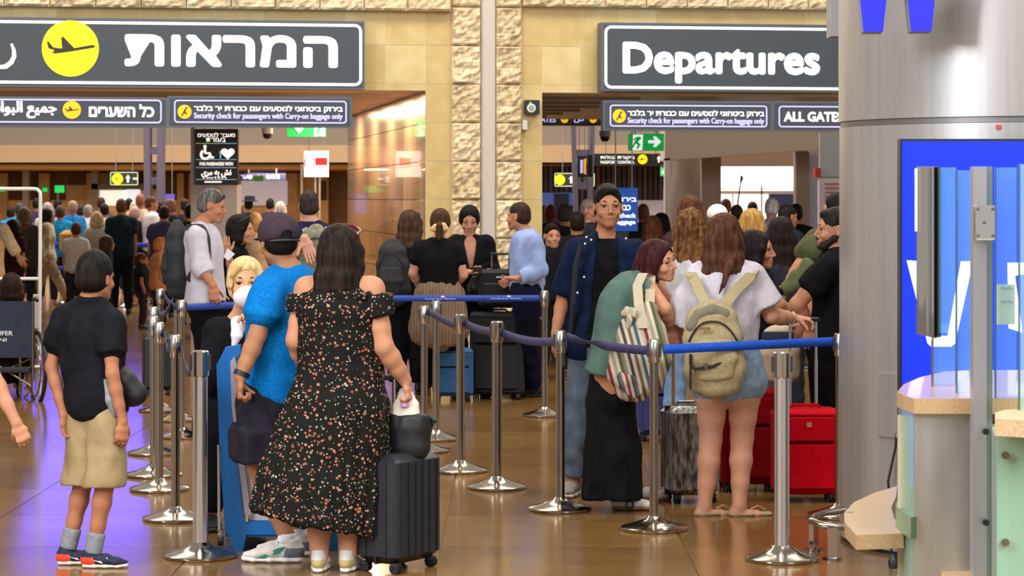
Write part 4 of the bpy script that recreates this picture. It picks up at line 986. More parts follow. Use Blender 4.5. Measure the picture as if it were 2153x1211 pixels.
b2 = belt(end(790, .03), end(1145, -.03), 'blue belt with white lettering behind the centre stanchions', fblue, .935, .93)
A_, B_ = end(790, .03), end(1145, -.03)
for k, (q, s_) in enumerate(((.39, 1), (.80, 1))):
    c_ = A_+(B_-A_)*q; c_[2] = .933; dB = nrm(B_-A_); f = lambda u, z, h, c_=c_, dB=dB: c_+dB*u+UP*z+np.cross(dB, UP)*(.0025+h)
    text(f, 'Security check  Welcome', -.14, .10, -.013, .002, lil, b2, .0, res=1); poly(f, [(.0, .004), (.018, .014), (.0, .022), (-.018, .014)], lil, b2, 'emblem')
belt(end(382, .03), end(790, -.03), 'blue belt passing behind the blonde woman with the face mask', fblue, .935, .93, .0)
belt(end(335, .03), end(369, -.03), 'purple belt hanging between the second and third left stanchions', purple, .93, .93, .05)
belt(end(369, .03), end(421, -.04), 'purple belt hanging from the nearest left stanchion', purple, .93, .9, .06)
belt(end(337, .03), end(382, -.03), 'short purple belt across the rear left stanchions', purple, .935, .935, .02)
belt(end(323, .03), end(372, -.03), 'loose purple belt between the middle left stanchions', purple, .935, .935, .04)

# metal clad column
cc_ = at(2164, HOR, 12.45); cc_[2] = 0; CR = .948
col = MB().lathe(cc_, [(0, .0), (CR-.03, 0), (CR-.03, 4.6), (0, 4.6)], 64).build('column_metal', mat('3A3836', .5, .5), None, smooth=True, kind='structure')
def arc_panel(a0, a1, z0, z1, r, m, par, name, th=.02, n=18):
    V = []; Fs = []
    for k in range(n+1):
        a = math.radians(a0+(a1-a0)*k/n); d = np.array([math.cos(a), math.sin(a), 0]); V += [cc_+d*r+UP*z0, cc_+d*r+UP*z1, cc_+d*(r-th)+UP*z1, cc_+d*(r-th)+UP*z0]
    for k in range(n):
        for j in range(4): Fs.append((4*k+j, 4*k+(j+1) % 4, 4*k+4+(j+1) % 4, 4*k+4+j))
    Fs += [(3, 2, 1, 0), (4*n, 4*n+1, 4*n+2, 4*n+3)]
    mb = MB().add(V, Fs); return mb.build(name, m, par, smooth=True)
zs_ = CAM_H-(262-HOR)*11.9/F_PX; zt_ = CAM_H-(249-HOR)*11.9/F_PX
for k in range(3):
    g = .12; a0 = 261.4+k*120
    arc_panel(a0+g, a0+120-g, .02, zs_, CR, brushed, col, 'cladding_panel', n=36); arc_panel(a0+g, a0+120-g, zt_, 4.6, CR+.004, brushed, col, 'cladding_panel', n=36)
arc_panel(0, 359.9, zs_+.002, zt_-.002, CR-.006, mat('8A8684', .4, .8), col, 'joint_ring', n=72)
arc_panel(0, 359.9, 0, .02, CR-.01, blk, col, 'foot_ring', n=72)
# small access door and cable
def onc(px):      # angle on the column facing that pixel
    k = (px-CXP)/F_PX; best = None
    for a in np.linspace(180, 275, 400):
        p = cc_+CR*np.array([math.cos(math.radians(a)), math.sin(math.radians(a)), 0]); e_ = abs(p[0]/p[1]-k)
        if best is None or e_ < best[0]: best = (e_, a, p)
    return best[1], best[2]
a0, p0 = onc(1848); a1, p1 = onc(1893)
arc_panel(a0, a1, CAM_H-(915-HOR)*p0[1]/F_PX, CAM_H-(783-HOR)*p0[1]/F_PX, CR+.02, brushed, col, 'access_door', .03, 6)
a2, p2 = onc(1880)
mb = MB(); mb.tube([np.append(p2[:2], CAM_H-(y-HOR)*p2[1]/F_PX)+np.array([x, -.03, 0]) for x, y in ((.005, 905), (0, 940), (-.02, 980), (-.035, 1010), (-.03, 1040))]+[np.array([p2[0]-.02, p2[1]-.04, .012])], .006, 8); mb.build('cable', blk, None, smooth=True, label='thin black cable hanging beside the metal column down to the floor', category='cable')
st2 = MB(); ax_, px_ = onc(2099); b = at(2099, 267, px_[1]-.008); st2.box(b, (.024, .006, .02)); st2.build('sticker', mat('C8503C', .6), col)
pbox(MB(), 1748, -30, 1790, 76, 12.7, .2).build('grey_case', mat('9C9CA2', .5, .3), col)
# blue letters
let = MB(); dl = 11.35; bl = mat('0A10FF', .4, emit=.75); gs = mat('8E8E96', .5, .3)
P = [at(x, y, dl) for x, y in ((1790, -75), (1985, -75), (1966, -10), (1958, 66), (1915, 66), (1905, -28), (1866, -28), (1856, 67), (1815, 67), (1807, -10))]
lt = empty('lit_letter', (P[0][0], dl, P[4][2]), 'blue lit letter with two tapering legs on the upper metal column', 'letter')
let.prism(P, (.012, .16, 0)); o = let.build('side_case', gs, lt); MB().prism([p+np.array([0, -.004, 0]) for p in P], (0, -.006, 0)).build('lit_face', bl, lt)
# blue advertising display
ds = 11.33; sc = empty('display_screen', at(2050, 1180, ds), 'large blue lit advertising display with white strokes in front of the column', 'screen')
sc.location.z = 0
pbox(MB(), 1893, 292, 2240, 1180, ds, .09).build('housing', mat('17181C', .4), sc)
pbox(MB(), 1897, 297, 2236, 1040, ds-.012, .012).build('lit_panel', mat('0026F2', .3, emit=.72), sc)
wm = mat('F4F6FF', .4, emit=.85)
for pts in (((1906, 547), (1934, 549), (1966, 706), (1992, 706), (2020, 549), (2046, 549), (2008, 722), (2000, 729), (1958, 729), (1950, 722)), ((2118, 552), (2160, 552), (2160, 575), (2134, 580), (2150, 700), (2120, 690))):
    MB().prism([at(x, y, ds-.014) for x, y in pts], (0, -.003, 0)).build('white_stroke', wm, sc)

# counter
def pz(px, py, Z): d = (CAM_H-Z)*F_PX/(py-HOR); return at(px, py, d)
terr = mat('C4A47A', .28, kind='noise', hex2='B0926A', scale=170, mix=(.42, .62), coat=.3); terr_b = mat('CBB089', .6, kind='noise', hex2='B79A70', scale=150, mix=(.4, .6))
def slab(pts, Z, th, name, par, m=terr):
    P = [pz(x, y, Z) for x, y in pts]; return MB().prism(P, (0, 0, -th)).build(name, m, par)
ct = empty('service_counter', (pz(2000, 838, 1.12)[0], 7.8, 0), 'steel fronted counter with a beige stone worktop, right edge of the hall', 'counter')
slab(((1922, 838), (2230, 838), (2230, 778), (2045, 778), (1985, 781), (1935, 793), (1900, 808), (1886, 824), (1900, 831)), 1.12, .046, 'worktop', ct)
dF = 7.42; X0, X1 = xb(1922, dF), xb(2048, dF)
MB().box(((X0+X1)/2, dF+.01, .535), (X1-X0, .02, 1.07)).build('steel_front', mat('B4B2B0', .38, .8, kind='noise', hex2='CAC8C4', scale=6, stretch=(3, 1, .4), mix=(.3, .7)), ct)
MB().box((1.72, 8.0, .5), (.7, .8, 1.0)).build('cabinet_body', mat('A8A49C', .6), ct)
gl = mat('A8D8C8', .06, alpha=.34, spec=.8); glb = mat('7FC0D8', .05, alpha=.22, spec=.8); gle = mat('3E6A5C', .2, alpha=.8)
rings = []
for z in (.02, 1.07):
    out = [np.append(pz(x, y, 1.12)[:2], z) for x, y in ((1921, 836), (1900, 829), (1889, 822), (1895, 812), (1915, 803))]; rings.append(out+[p+np.array([.012, .01, 0]) for p in out[::-1]])
MB().rings(rings).build('curved_glass', gl, ct)
rings = []
for z in (.70, .765):
    out = [np.append(pz(x, y, 1.12)[:2], z)+np.array([-.004, 0, 0]) for x, y in ((1918, 838), (1899, 831), (1886, 823), (1891, 812), (1910, 803))]; rings.append(out+[p+np.array([.02, .02, 0]) for p in out[::-1]])
MB().rings(rings).build('glass_foot_rail', mat('6A8064', .4), ct)
MB().box((xb(1908, 7.55), 7.62, .53), (.035, .02, 1.04)).build('inner_strip', mat('C9C2A6', .5), ct)
# writing ledge
lg = empty('writing_ledge', pz(1850, 1100, .70)*np.array([1, 1, 0])+np.array([0, 0, .6]), 'low curved beige stone ledge left of the counter', 'ledge')
slab(((1800, 1125), (1900, 1121), (1899, 1108), (1880, 1090), (1874, 1066), (1884, 1044), (1886, 1022), (1838, 1036), (1795, 1056), (1775, 1078), (1776, 1098)), .70, .045, 'slab', lg)
q = pz(1905, 1143, .66); MB().box(q+np.array([.02, .02, 0]), (.09, .03, .02)).build('bracket', mat('B8BCC4', .3, .8), lg); q = pz(1786, 1075, .703); MB().box(q, (.025, .02, .004)).build('steel_inlay', mat('D0D4DA', .3, .8), lg)
MB().box(pz(1900, 1150, .45)*np.array([1, 1, 0])+np.array([.045, .12, .33]), (.05, .05, .66)).build('support_leg', mat('8E8C8A', .3, .9), lg)
# post and glass screens
post = empty('steel_post', (xb(2066, 7.3), 7.3, 0), 'square steel post with two black studs dividing the glass screens', 'post')
Zt = CAM_H-(350-HOR)*7.3/F_PX; 
MB().box((xb(2061, 7.3), 7.33, Zt/2), (.040, .05, Zt)).build('profile', mat('A3A2A8', .35, .5), post)
MB().box((xb(2083, 7.3), 7.335, Zt/2), (.018, .03, Zt)).build('glass_channel', mat('8FA09C', .2, .6), post)
for y in (907, 1098): q = at(2072, y, 7.29); MB().tube([q, q+np.array([0, -.012, 0])], .0095, 14).build('stud', blk, post, smooth=True)
hg = MB().box(at(2071, 468, 7.285), (.058, .014, .102), bev=.003).build('hinge_plate', chrome, post)
for x, y in ((2056, 440), (2056, 496), (2088, 440), (2088, 496), (2070, 468)): q = at(x, y, 7.277); MB().tube([q, q+np.array([0, -.004, 0])], .005, 10).build('screw', steel, hg)
def glass(name, x0, y0, x1, y1, d, lab, m, edge=True):
    e = empty(name, (xb((x0+x1)/2, d), d, zb(y1, d)), lab, 'glass screen'); pbox(MB(), x0, y0, x1, y1, d, .01).build('pane', m, e)
    if edge: pbox(MB(), x0, y0, x0+3, y1, d-.001, .012).build('edge', gle, e)
    return e
zc_ = 1.12
def gy(d): return HOR+(CAM_H-zc_)*F_PX/d
glass('glass_screen', 1975, 352, 2010, 700, 7.8, 'clear glass screen between the chrome panel and the steel post', glb)
glass('glass_screen', 2010, 358, 2044, gy(7.6), 7.6, 'pale blue glass screen left of the steel post', glb)
glass('glass_screen', 1960, 680, 2010, gy(7.9), 7.9, 'low clear glass standing on the stone worktop', glb)
glass('glass_screen', 2092, 352, 2138, gy(7.4), 7.4, 'glass screen right of the steel post with taped papers', glb)
glass('glass_screen', 2142, 345, 2240, 879, 7.1, 'greenish glass screen at the right picture edge', gl)
pp = MB().box(at(2115, 640, 7.42), (.055, .003, .12)).build('taped_paper', mat('D9DCB8', .7), None, label='pale yellow paper with handwriting taped inside the glass', category='paper')
for y in (606, 634): 
    q = at(2116, y, 7.415); MB().tube([q+np.array([-.016+.006*k, -.001, .004*math.sin(k*2.1)]) for k in range(7)], .0012, 5).build('handwriting', mat('3A3A30', .7), pp)
cp = empty('chrome_panel', at(1949, 705, 7.85), 'curved mirror chrome panel hanging in front of the blue display', 'panel')
rings = []
for y in (350, 702):
    out = [at(1928+ (1970-1928)*t, y+ (10 if y > 600 else 0)*t, 7.85)+np.array([0, -.03*math.sin(PI*t), 0]) for t in np.linspace(0, 1, 10)]; rings.append(out+[p+np.array([0, .012, 0]) for p in out[::-1]])
MB().rings(rings).build('curved_sheet', mat('C8C2B8', .04, 1.), cp, smooth=True)
MB().box(at(1974, 530, 7.85), (.010, .02, .54)).build('end_strip', mat('4A4A4E', .3, .7), cp); MB().box(at(1926, 420, 7.85), (.006, .02, .2)).build('white_edge', mat('E8E8F0', .3), cp)
MB().tube([at(1960, 715, 7.86), at(1960, gy(7.86), 7.86)], .0035, 8).build('support_rod', steel, cp)
# second desk, green glass
dk2 = empty('glass_desk', (xb(2150, 7.0), 7.2, 0), 'green glass fronted desk with a thick stone top, right picture edge', 'desk')
Z2 = 1.11
P = [pz(x, y, Z2) for x, y in ((2092, 880), (2240, 888), (2240, 855), (2110, 862), (2092, 868))]; MB().prism(P, (0, 0, -.048)).build('worktop', terr_b, dk2)
pbox(MB(), 2096, 915, 2240, 1216, 6.95, .012).build('front_glass', mat('9CC4A8', .12, alpha=.75, spec=.7), dk2); pbox(MB(), 2090, 915, 2098, 1216, 6.96, .03).build('steel_edge', mat('A8B4B0', .3, .6), dk2)
MB().box((xb(2185, 7.1), 7.25, .52), (.19, .4, 1.04)).build('desk_body', mat('A9B8A4', .6), dk2)
for y in (957, 1140): q = at(2113, y, 6.945); MB().tube([q, q+np.array([0, -.01, 0])], .011, 14).build('stud', mat('7A6A58', .4, .6), dk2, smooth=True)
lb = empty('low_stone_shelf', pz(2060, 1190, .6)*np.array([1, 1, 0]), 'low beige stone shelf at the bottom right picture corner', 'shelf')
P = [pz(x, y, .60) for x, y in ((1973, 1188), (2030, 1181), (2120, 1180), (2240, 1195), (2240, 1240), (1980, 1206))]; MB().prism(P, (0, 0, -.04)).build('slab', terr, lb)
P = [pz(x, y, .603) for x, y in ((2050, 1183), (2086, 1183), (2096, 1203), (2050, 1198))]; MB().prism(P, (0, 0, .002)).build('white_sheet', mat('F0EEE4', .5), lb)
q = pz(2060, 1195, .6); MB().box((q[0]+.05, q[1]+.02, .28), (.3, .12, .56)).build('shelf_support', mat('9A9890', .5, .4), lb)
# steel foot rail beside the column
fr = empty('foot_rail', fl(1735, 1168), 'bent steel foot rail on two flat legs left of the metal column', 'rail')
d_ = fl(1735, 1168)[1]
MB().tube([at(x, y, d_+dy) for x, y, dy in ((1776, 1072, .3), (1735, 1078, .25), (1708, 1087, .1), (1706, 1095, -.03), (1725, 1103, -.08), (1760, 1108, -.1), (1790, 1108, -.1))], .017, 12).build('rail', steel, fr, smooth=True)
for x, y in ((1711, 1158), (1750, 1176)):
    c = fl(x, y); MB().box(c+np.array([0, 0, .075]), (.045, .012, .15)).build('leg', chrome, fr); MB().lathe(c, [(0, 0), (.05, 0), (.05, .01), (.02, .014), (0, .014)], 20).build('foot_plate', steel, fr, smooth=True)
sm = MB(); c = pz(1878, 1195, 0.02); sm.lathe(c, [(0, 0), (.02, 0), (.025, .03), (.012, .06), (0, .07)], 12); sm.build('black_stopper', blk, None, smooth=True, label='small black rubber stopper on the floor beside the counter', category='stopper')

# ---------------- luggage
def suitcase(px, py, w, h, dp, yaw, hexc, lab, ribs=0, handle=0., hy=0., z0=.045, soft=False, mats=None, fold=0., group=None, logo=False, hm=None, dist=None, name='suitcase'):
    c = fl(px, py) if dist is None else np.array([xb(px, dist), dist, 0]); a = math.radians(yaw); ux = np.array([math.cos(a), math.sin(a), 0]); uy = np.array([-math.sin(a), math.cos(a), 0])
    e = empty(name, c, lab, 'suitcase', group); m = mats or mat(hexc, .42 if not soft else .8, kind='noise', hex2=shade(hexc, 1.15), scale=40, bump=.1)
    sd = Sdf(); rr_ = .035 if not soft else .025
    L_ = lambda x, y, z: c+ux*x+uy*y+UP*z
    bm_ = MB().box(c+UP*(z0+h/2), (w, dp, h), a, bev=rr_); sh = bm_.build('shell', m, e, smooth=True)
    # rounded top and bottom edges come with the bevelled rings
    if ribs:
        for sy in (-1, 1):
            for k in range(ribs): x = -w/2+.045+(w-.09)*k/(ribs-1); MB().box(L_(x, sy*dp/2, z0+h*.5), (.010, .010, h*.86), a).build('rib', m, sh)
        for sx in (-1, 1):
            for k in (-1, 1): MB().box(L_(sx*w/2, k*dp*.24, z0+h*.5), (.010, .014, h*.86), a).build('rib', m, sh)
    MB().box(c+UP*(z0+h/2), (w+.004, .008, h+.004), a, bev=.003).build('zip_seam', mat('1A1A1C', .5), sh)
    if soft:
        MB().box(L_(0, -dp/2-.008, z0+h*.335), (w*.80, .024, h*.54), a, bev=.010).build('front_pocket', m, e, smooth=True); MB().box(L_(0, -dp/2-.008, z0+h*.775), (w*.80, .024, h*.30), a, bev=.010).build('front_pocket', m, e, smooth=True)
        if logo: q = L_(0, -dp/2-.03, z0+h*.83); MB().box(q, (.028, .006, .028), a).build('badge', mat('D8A8A0', .3, .6), e)
    for sx in (-1, 1):
        for sy in (-1, 1):
            q = L_(sx*(w/2-.045), sy*(dp/2-.035), 0); f = MB().box(q+UP*(z0-.004), (.04, .035, .02), a, bev=.004).build('wheel_fork', dgrey, e)
            for s2 in (-1, 1): r_ = q+ux*.010*s2+UP*.026; MB().tube([r_-ux*.006, r_+ux*.006], .026, 16).build('wheel', blk, e, smooth=True)
    MB().tube([L_(-.09, 0, z0+h-.004), L_(-.07, 0, z0+h+.018), L_(.07, 0, z0+h+.018), L_(.09, 0, z0+h-.004)], .009, 8).build('carry_handle', m, e, smooth=True)
    if handle:
        hmm = hm or mat('C8CAD2', .25, .9); hh = MB()
        for sx in (-1, 1):
            q = L_(sx*.075, dp/2-.04, z0+h); MB().tube([q, q+UP*handle*.55], .0095, 10).build('handle_tube', hmm, e, smooth=True); MB().tube([q+UP*handle*.5, q+UP*handle], .0075, 10).build('handle_tube', hmm, e, smooth=True)
        MB().box(L_(0, dp/2-.04, z0+h+handle), (.19, .028, .026), a, bev=.006).build('grip', blk, e)
    return e
def bag_solid(sd, name, m, lab, cat, step=.009, fold=.004, seed=4, parent=None, **kw):
    return solid(sd, name, m, parent, step, fold=fold, ffreq=6, seed=seed, **({'label': lab, 'cat': cat} if lab else {}), **kw)
carry = suitcase(838, 1196, .37, .50, .24, 57, '1C1F24', 'black ribbed carry-on suitcase beside the woman in the floral dress', ribs=6, handle=.34)
suitcase(1046, 838, .46, .70, .28, -4, '15141A', 'large black suitcase standing in front of the blue shirt man', handle=.0, soft=True)
suitcase(332, 830, .26, .48, .2, 10, '1C222C', 'dark suitcase behind the left row of stanchions', handle=0, ribs=4)
# wrapped grey case, red cases
wrap = mat('8A847C', .18, kind='noise', hex2='2A2C32', scale=30, bump=1.0, stretch=(1.6, 1.6, .4), mix=(.4, .6), coat=.8)
suitcase(1451, 1054, .30, .50, .24, 14, '5A5A5A', 'grey suitcase wrapped in crinkled plastic film beside bare legs', ribs=5, handle=.48, mats=wrap, hm=mat('C0A070', .25, .9))
suitcase(1572, 1030, .36, .56, .26, 6, '8E0814', 'dark red suitcase standing behind the white tee woman', soft=True, handle=.36, mats=mat('7E020E', .75, kind='noise', hex2='8A0614', scale=30, spec=.1))
suitcase(1693, 1052, .37, .48, .24, 2, 'D8041C', 'bright red soft suitcase behind the thick shiny stanchion', soft=True, handle=.50, logo=True, mats=mat('C00018', .75, kind='noise', hex2='CC041E', scale=30, spec=.1))
suitcase(1385, 925, .34, .46, .25, 8, '1E2A5A', 'navy suitcase half hidden behind the patterned shoulder bag', soft=True, handle=.42)
suitcase(952, 842, .34, .40, .24, 5, '2A5A88', 'blue suitcase between the legs behind the stanchions', soft=True, handle=0)
# small bag on the large black case, bags on the carry-on
Zb = .045+.70+.03
b = np.array([*fl(1052, 838)[:2], Zb]); e = empty('cabin_bag', b, 'black cabin bag with a pale badge on top of the large suitcase', 'bag')
MB().box(b+UP*.17, (.38, .22, .33), 0, bev=.03).build('bag_body', mat('121217', .7, bump=.2, scale=30), e, smooth=True); MB().box(b+np.array([0, -.12, .13]), (.30, .03, .18), 0, bev=.01).build('front_pocket', mat('17171D', .7), e, smooth=True)
MB().box(b+np.array([.0, -.138, .27]), (.07, .008, .016)).build('badge', mat('D8D8D0', .3, .5), e); MB().tube([b+np.array([-.075, 0, .33]), b+np.array([-.075, 0, .46])], .007, 8).build('handle_tube', steel, e); MB().tube([b+np.array([.075, 0, .33]), b+np.array([.075, 0, .46])], .007, 8).build('handle_tube', steel, e); MB().box(b+np.array([0, 0, .465]), (.18, .025, .02), 0, bev=.005).build('grip', blk, e)
cb = np.array([*fl(838, 1196)[:2], .045+.50+.018])
sd = Sdf(); dcb = cb[1]; g_ = lambda px, py, dy=0: at(px, py, dcb+dy)
sd.loft([g_(861, 957), g_(861, 940), g_(862, 900), g_(863, 872)], [.083, .096, .100, .094], [.075, .08, .075, .06], (1, 0, 0), .02, (1, 1))
hb = bag_solid(sd, 'handbag', mat('101014', .55, bump=.2, scale=20), 'soft black handbag standing on the black carry-on suitcase', 'handbag', fold=.006)
MB().tube([g_(885, 885), g_(900, 872), g_(914, 884), g_(905, 896)], [.012, .014, .016, .010], 8).build('strap', blk, hb, smooth=True)
sd = Sdf(); sd.loft([g_(853, 882, -.02), g_(854, 850, -.02), g_(850, 818, -.02)], [.062, .054, .03], [.03, .025, .012], (1, 0, 0), .01)
wb_ = bag_solid(sd, 'white_pouch', mat('E4DFD2', .5, bump=.2, scale=15), 'white paper pouch with a pink spot in the handbag', 'pouch', fold=.006)
q = g_(851, 852, -.05); MB().lathe(q, [(0, -.012), (.018, -.006), (.02, .004), (.01, .014), (0, .016)], 14).build('pink_spot', mat('D890C8', .5), wb_, smooth=True)

# blue trolley with white panel
dt = 12.05; tr = empty('blue_trolley', (xb(560, dt), dt, 0), 'blue framed trolley with a white side panel and small caster', 'trolley'); blu = mat('0F6FC0', .4, kind='noise', hex2='1478CC', scale=4)
MB().prism([at(x, y, dt) for x, y in ((455, 768), (474, 730), (505, 724), (505, 742), (488, 770), (486, 860), (512, 1085), (528, 1096), (730, 1096), (730, 1124), (474, 1124), (462, 960))], (0, .045, 0)).build('side_frame', blu, tr)
MB().prism([at(x, y, dt+.45) for x, y in ((455, 768), (474, 730), (505, 724), (505, 742), (488, 770), (486, 860), (512, 1085), (528, 1096), (730, 1096), (730, 1124), (474, 1124), (462, 960))], (0, .045, 0)).build('side_frame', blu, tr)
MB().prism([at(x, y, dt+.02) for x, y in ((484, 760), (500, 742), (640, 742), (700, 1094), (526, 1094), (512, 1080), (487, 860))], (0, .02, 0)).build('white_panel', mat('D9D4DC', .4), tr)
MB().prism([at(x, y, dt-.01) for x, y in ((484, 760), (494, 748), (500, 800), (503, 900), (528, 1085), (515, 1080), (487, 860))], (0, .03, 0)).build('grey_edge', mat('B0A8B4', .4), tr)
MB().prism([at(x, y, dt) for x, y in ((478, 1124), (518, 1124), (510, 1161), (494, 1163))], (0, .06, 0)).build('foot', blu, tr); MB().prism([at(x, y, dt) for x, y in ((680, 1124), (720, 1124), (712, 1161), (696, 1163))], (0, .06, 0)).build('foot', blu, tr)
MB().box(at(590, 1110, dt+.24), (.5, .44, .03)).build('deck', blu, tr)
MB().tube([at(460, 935, dt-.03), at(461, 1118, dt-.03)], .0075, 10).build('rod', chrome, tr, smooth=True)
q = at(464, 1137, dt-.03); MB().tube([q-np.array([.012, 0, 0]), q+np.array([.012, 0, 0])], .024, 18).build('caster', blk, tr, smooth=True); MB().box(q+UP*.03, (.02, .03, .05)).build('caster_fork', steel, tr)
MB().box(at(519, 1090, dt-.012), (.010, .006, .03), .2).build('yellow_tag', mat('E8D020', .5), tr)
# yellow sign behind the masked woman
ye = Sdf(); ye.ell(at(437, 770, 13.4), (.045, .03, .18)); bag_solid(ye, 'yellow_bag', mat('B58A10', .6, bump=.3, scale=20), 'mustard yellow rounded bag behind the masked woman', 'bag')

# wheelchair
dw = 20.9; wc = empty('wheelchair', (xb(30, dw), dw, 0), 'folded navy wheelchair with white lettering, left picture edge', 'wheelchair'); nv = mat('1A2236', .7, kind='noise', hex2='202A40', scale=10)
W_ = lambda px, py, dy=0.: at(px, py, dw+dy)
pbox(MB(), -40, 634, 70, 752, dw, .04).build('backrest', nv, wc)
f = lambda u, z, h: np.array([u, dw-.003-h, z]); g = lambda px, py: (xb(px, dw), zb(py, dw))
u0, u1, z0, z1 = rect(g, -6, 696, 27, 705); text(f, 'UFER', u0, u1, z0, z1, mat('E0E0E6', .6), wc, .01); u0, u1, z0, z1 = rect(g, -6, 711, 14, 718); text(f, 'INI', u0, u1, z0, z1, mat('E0E0E6', .6), wc, .01)
MB().box(W_(10, 775, .25), (.5, .4, .05), 0, bev=.01).build('seat', blk, wc)
for x in (-38, 70):
    MB().tube([W_(x, 628), W_(x, 800)], .012, 8).build('back_tube', steel, wc, smooth=True); MB().tube([W_(x, 630), W_(x+5, 628, -.1), W_(x+8, 632, -.16)], .016, 8).build('push_handle', blk, wc, smooth=True)
for x, nm in ((78, 0), (-55, 1)):
    c = W_(x, 773, .12); R_ = .30; ax = nrm((1, .45, 0)); vv = np.array([-ax[1], ax[0], 0])
    whl = MB().tube([c+R_*(math.cos(t)*vv+math.sin(t)*UP) for t in np.linspace(0, 2*PI, 40, endpoint=False)], .018, 8, closed=True).build('large_wheel', blk, wc, smooth=True)
    MB().tube([c-ax*.03+.25*(math.cos(t)*vv+math.sin(t)*UP) for t in np.linspace(0, 2*PI, 32, endpoint=False)], .007, 6, closed=True).build('push_rim', steel, whl, smooth=True)
    MB().tube([c-ax*.03, c+ax*.03], .025, 12).build('hub', steel, whl, smooth=True)
    for k in range(10): t = 2*PI*k/10; MB().tube([c, c+.285*(math.cos(t)*vv+math.sin(t)*UP)], .003, 5).build('spoke', steel, whl)
for a, b_ in (((-30, 800), (66, 752)), ((66, 812), (-30, 752)), ((42, 750), (42, 830)), ((66, 752), (66, 815))): MB().tube([W_(*a, .1), W_(*b_, .1)], .010, 8).build('cross_tube', steel, wc, smooth=True)
for x in (40, -10):
    c = W_(x, 829, .5 if x > 0 else .6); c[2] = .08; MB().tube([c-np.array([.012, 0, 0]), c+np.array([.012, 0, 0])], .08, 20).build('caster', blk, wc, smooth=True); MB().tube([c, c+UP*.16, c+UP*.3+np.array([0, -.2, 0])], .01, 8).build('caster_fork', steel, wc, smooth=True)
# white rail frame
dr = 21.5; rl = empty('rail_frame', (xb(80, dr), dr, 0), 'white tubular rail frame with a rounded corner, left picture edge', 'rail'); wt = mat('D8D4CE', .3)
MB().tube([at(-80, 397, dr), at(70, 397, dr), at(78, 398, dr), at(84, 404, dr), at(85, 412, dr), at(84, 600, dr), at(83, 680, dr)], .016, 12).build('outer_tube', wt, rl, smooth=True)
MB().tube([at(-80, 586, dr), at(84, 586, dr)], .015, 10).build('cross_tube', wt, rl, smooth=True); MB().box(at(77, 655, dr), (.06, .03, .30), 0, bev=.006).build('foot_post', mat('C8C0B8', .4), rl)
a = at(83, 680, dr); MB().tube([a, np.array([a[0], dr, .01])], .016, 10).build('leg', wt, rl, smooth=True); MB().tube([at(-80, 397, dr), np.array([at(-80, 397, dr)[0], dr, .01])], .016, 10).build('leg', wt, rl, smooth=True)
# far belt barrier behind the crowd
fb = []
for k, (px, py) in enumerate(((20, 640), (137, 642), (225, 644), (268, 645), (318, 640), (350, 646))):
    fb.append(stanchion(px, py, 'far steel stanchion in the %s place from the left, under the double blue belts' % ('first', 'second', 'third', 'fourth', 'fifth', 'sixth')[k], .05, grp='far stanchions'))
for (z, lb_) in ((.97, 'upper'), (.60, 'lower')):
    a = fl(5, 643); b_ = fl(352, 643); belt(a+np.array([0, -.1, 0]), b_+np.array([0, -.1, 0]), lb_+' long blue belt in front of the far left crowd', mat('1438B8', .6), z, z, w=.075)
# ------------------------------------------------------------------ people near the camera
def G(d): return lambda px, py, dy=0.: at(px, py, d+dy)
def fz(p, z=0.): q = np.array(p, float); q[2] = z; return q
def backpack(g, c, w, h, dp, yaw, hexc, lab, hex2=None, tilt=0., pocket=True, name='backpack', straps=(), scol=None, m=None, sw=.022):
    """c: world centre, straps: list of polylines"""
    a = math.radians(yaw); F = yawF(yaw); R = rgt(F); e = empty(name, fz(c, c[2]-h/2), lab, 'backpack'); U = nrm(UP+R*tilt)
    mm = m or mat(hexc, .75, kind='noise', hex2=hex2 or shade(hexc, 1.25), scale=40, bump=.2)
    sd = Sdf(); sd.loft([c-U*h*.47, c-U*h*.3, c+U*h*.1, c+U*h*.34, c+U*h*.47], np.array([.40, .5, .48, .40, .22])*w, np.array([.40, .5, .48, .38, .2])*dp, R, .03, (0, 0), .02)
    o = solid(sd, 'bag_body', mm, e, .011, fold=.004, ffreq=6)
    if pocket:
        sd = Sdf(); p = c-U*h*.16-F*dp*.40; sd.loft([p-U*h*.2, p, p+U*h*.2], np.array([.30, .38, .33])*w, [.03, .045, .03], R, .02); solid(sd, 'front_pocket', mm, e, .011, fold=.003)
        z = [c+U*h*(.30-.25*abs(t)**2.5)+R*w*.40*t-F*dp*(.47-.12*t*t) for t in np.linspace(-1, 1, 13)]; MB().tube(z, .005, 6).build('zip', mat('1A1A18', .5), e, smooth=True)
    sm = scol if scol is not None else mm
    for s_ in straps:
        pts = [np.asarray(p, float) for p in s_]; rings = []
        fine = []
        for k in range(len(pts)-1):
            for t in np.linspace(0, 1, 5)[:-1]: fine.append(pts[k]*(1-t)+pts[k+1]*t)
        fine.append(pts[-1]); fine = [fine[0]]+[(fine[k-1]+2*fine[k]+fine[k+1])/4 for k in range(1, len(fine)-1)]+[fine[-1]]
        for k, p in enumerate(fine):
            t = nrm(fine[min(k+1, len(fine)-1)]-fine[max(k-1, 0)]); out = np.array([0, -1., 0.15]) if abs(t[1]) < .8 else UP; s1 = nrm(np.cross(t, out)); n_ = np.cross(s1, t)
            rings.append([p+s1*sw-n_*.005, p+s1*sw+n_*.005, p-s1*sw+n_*.005, p-s1*sw-n_*.005])
        MB().rings(rings).build('strap', sm, e, smooth=False)
    return e

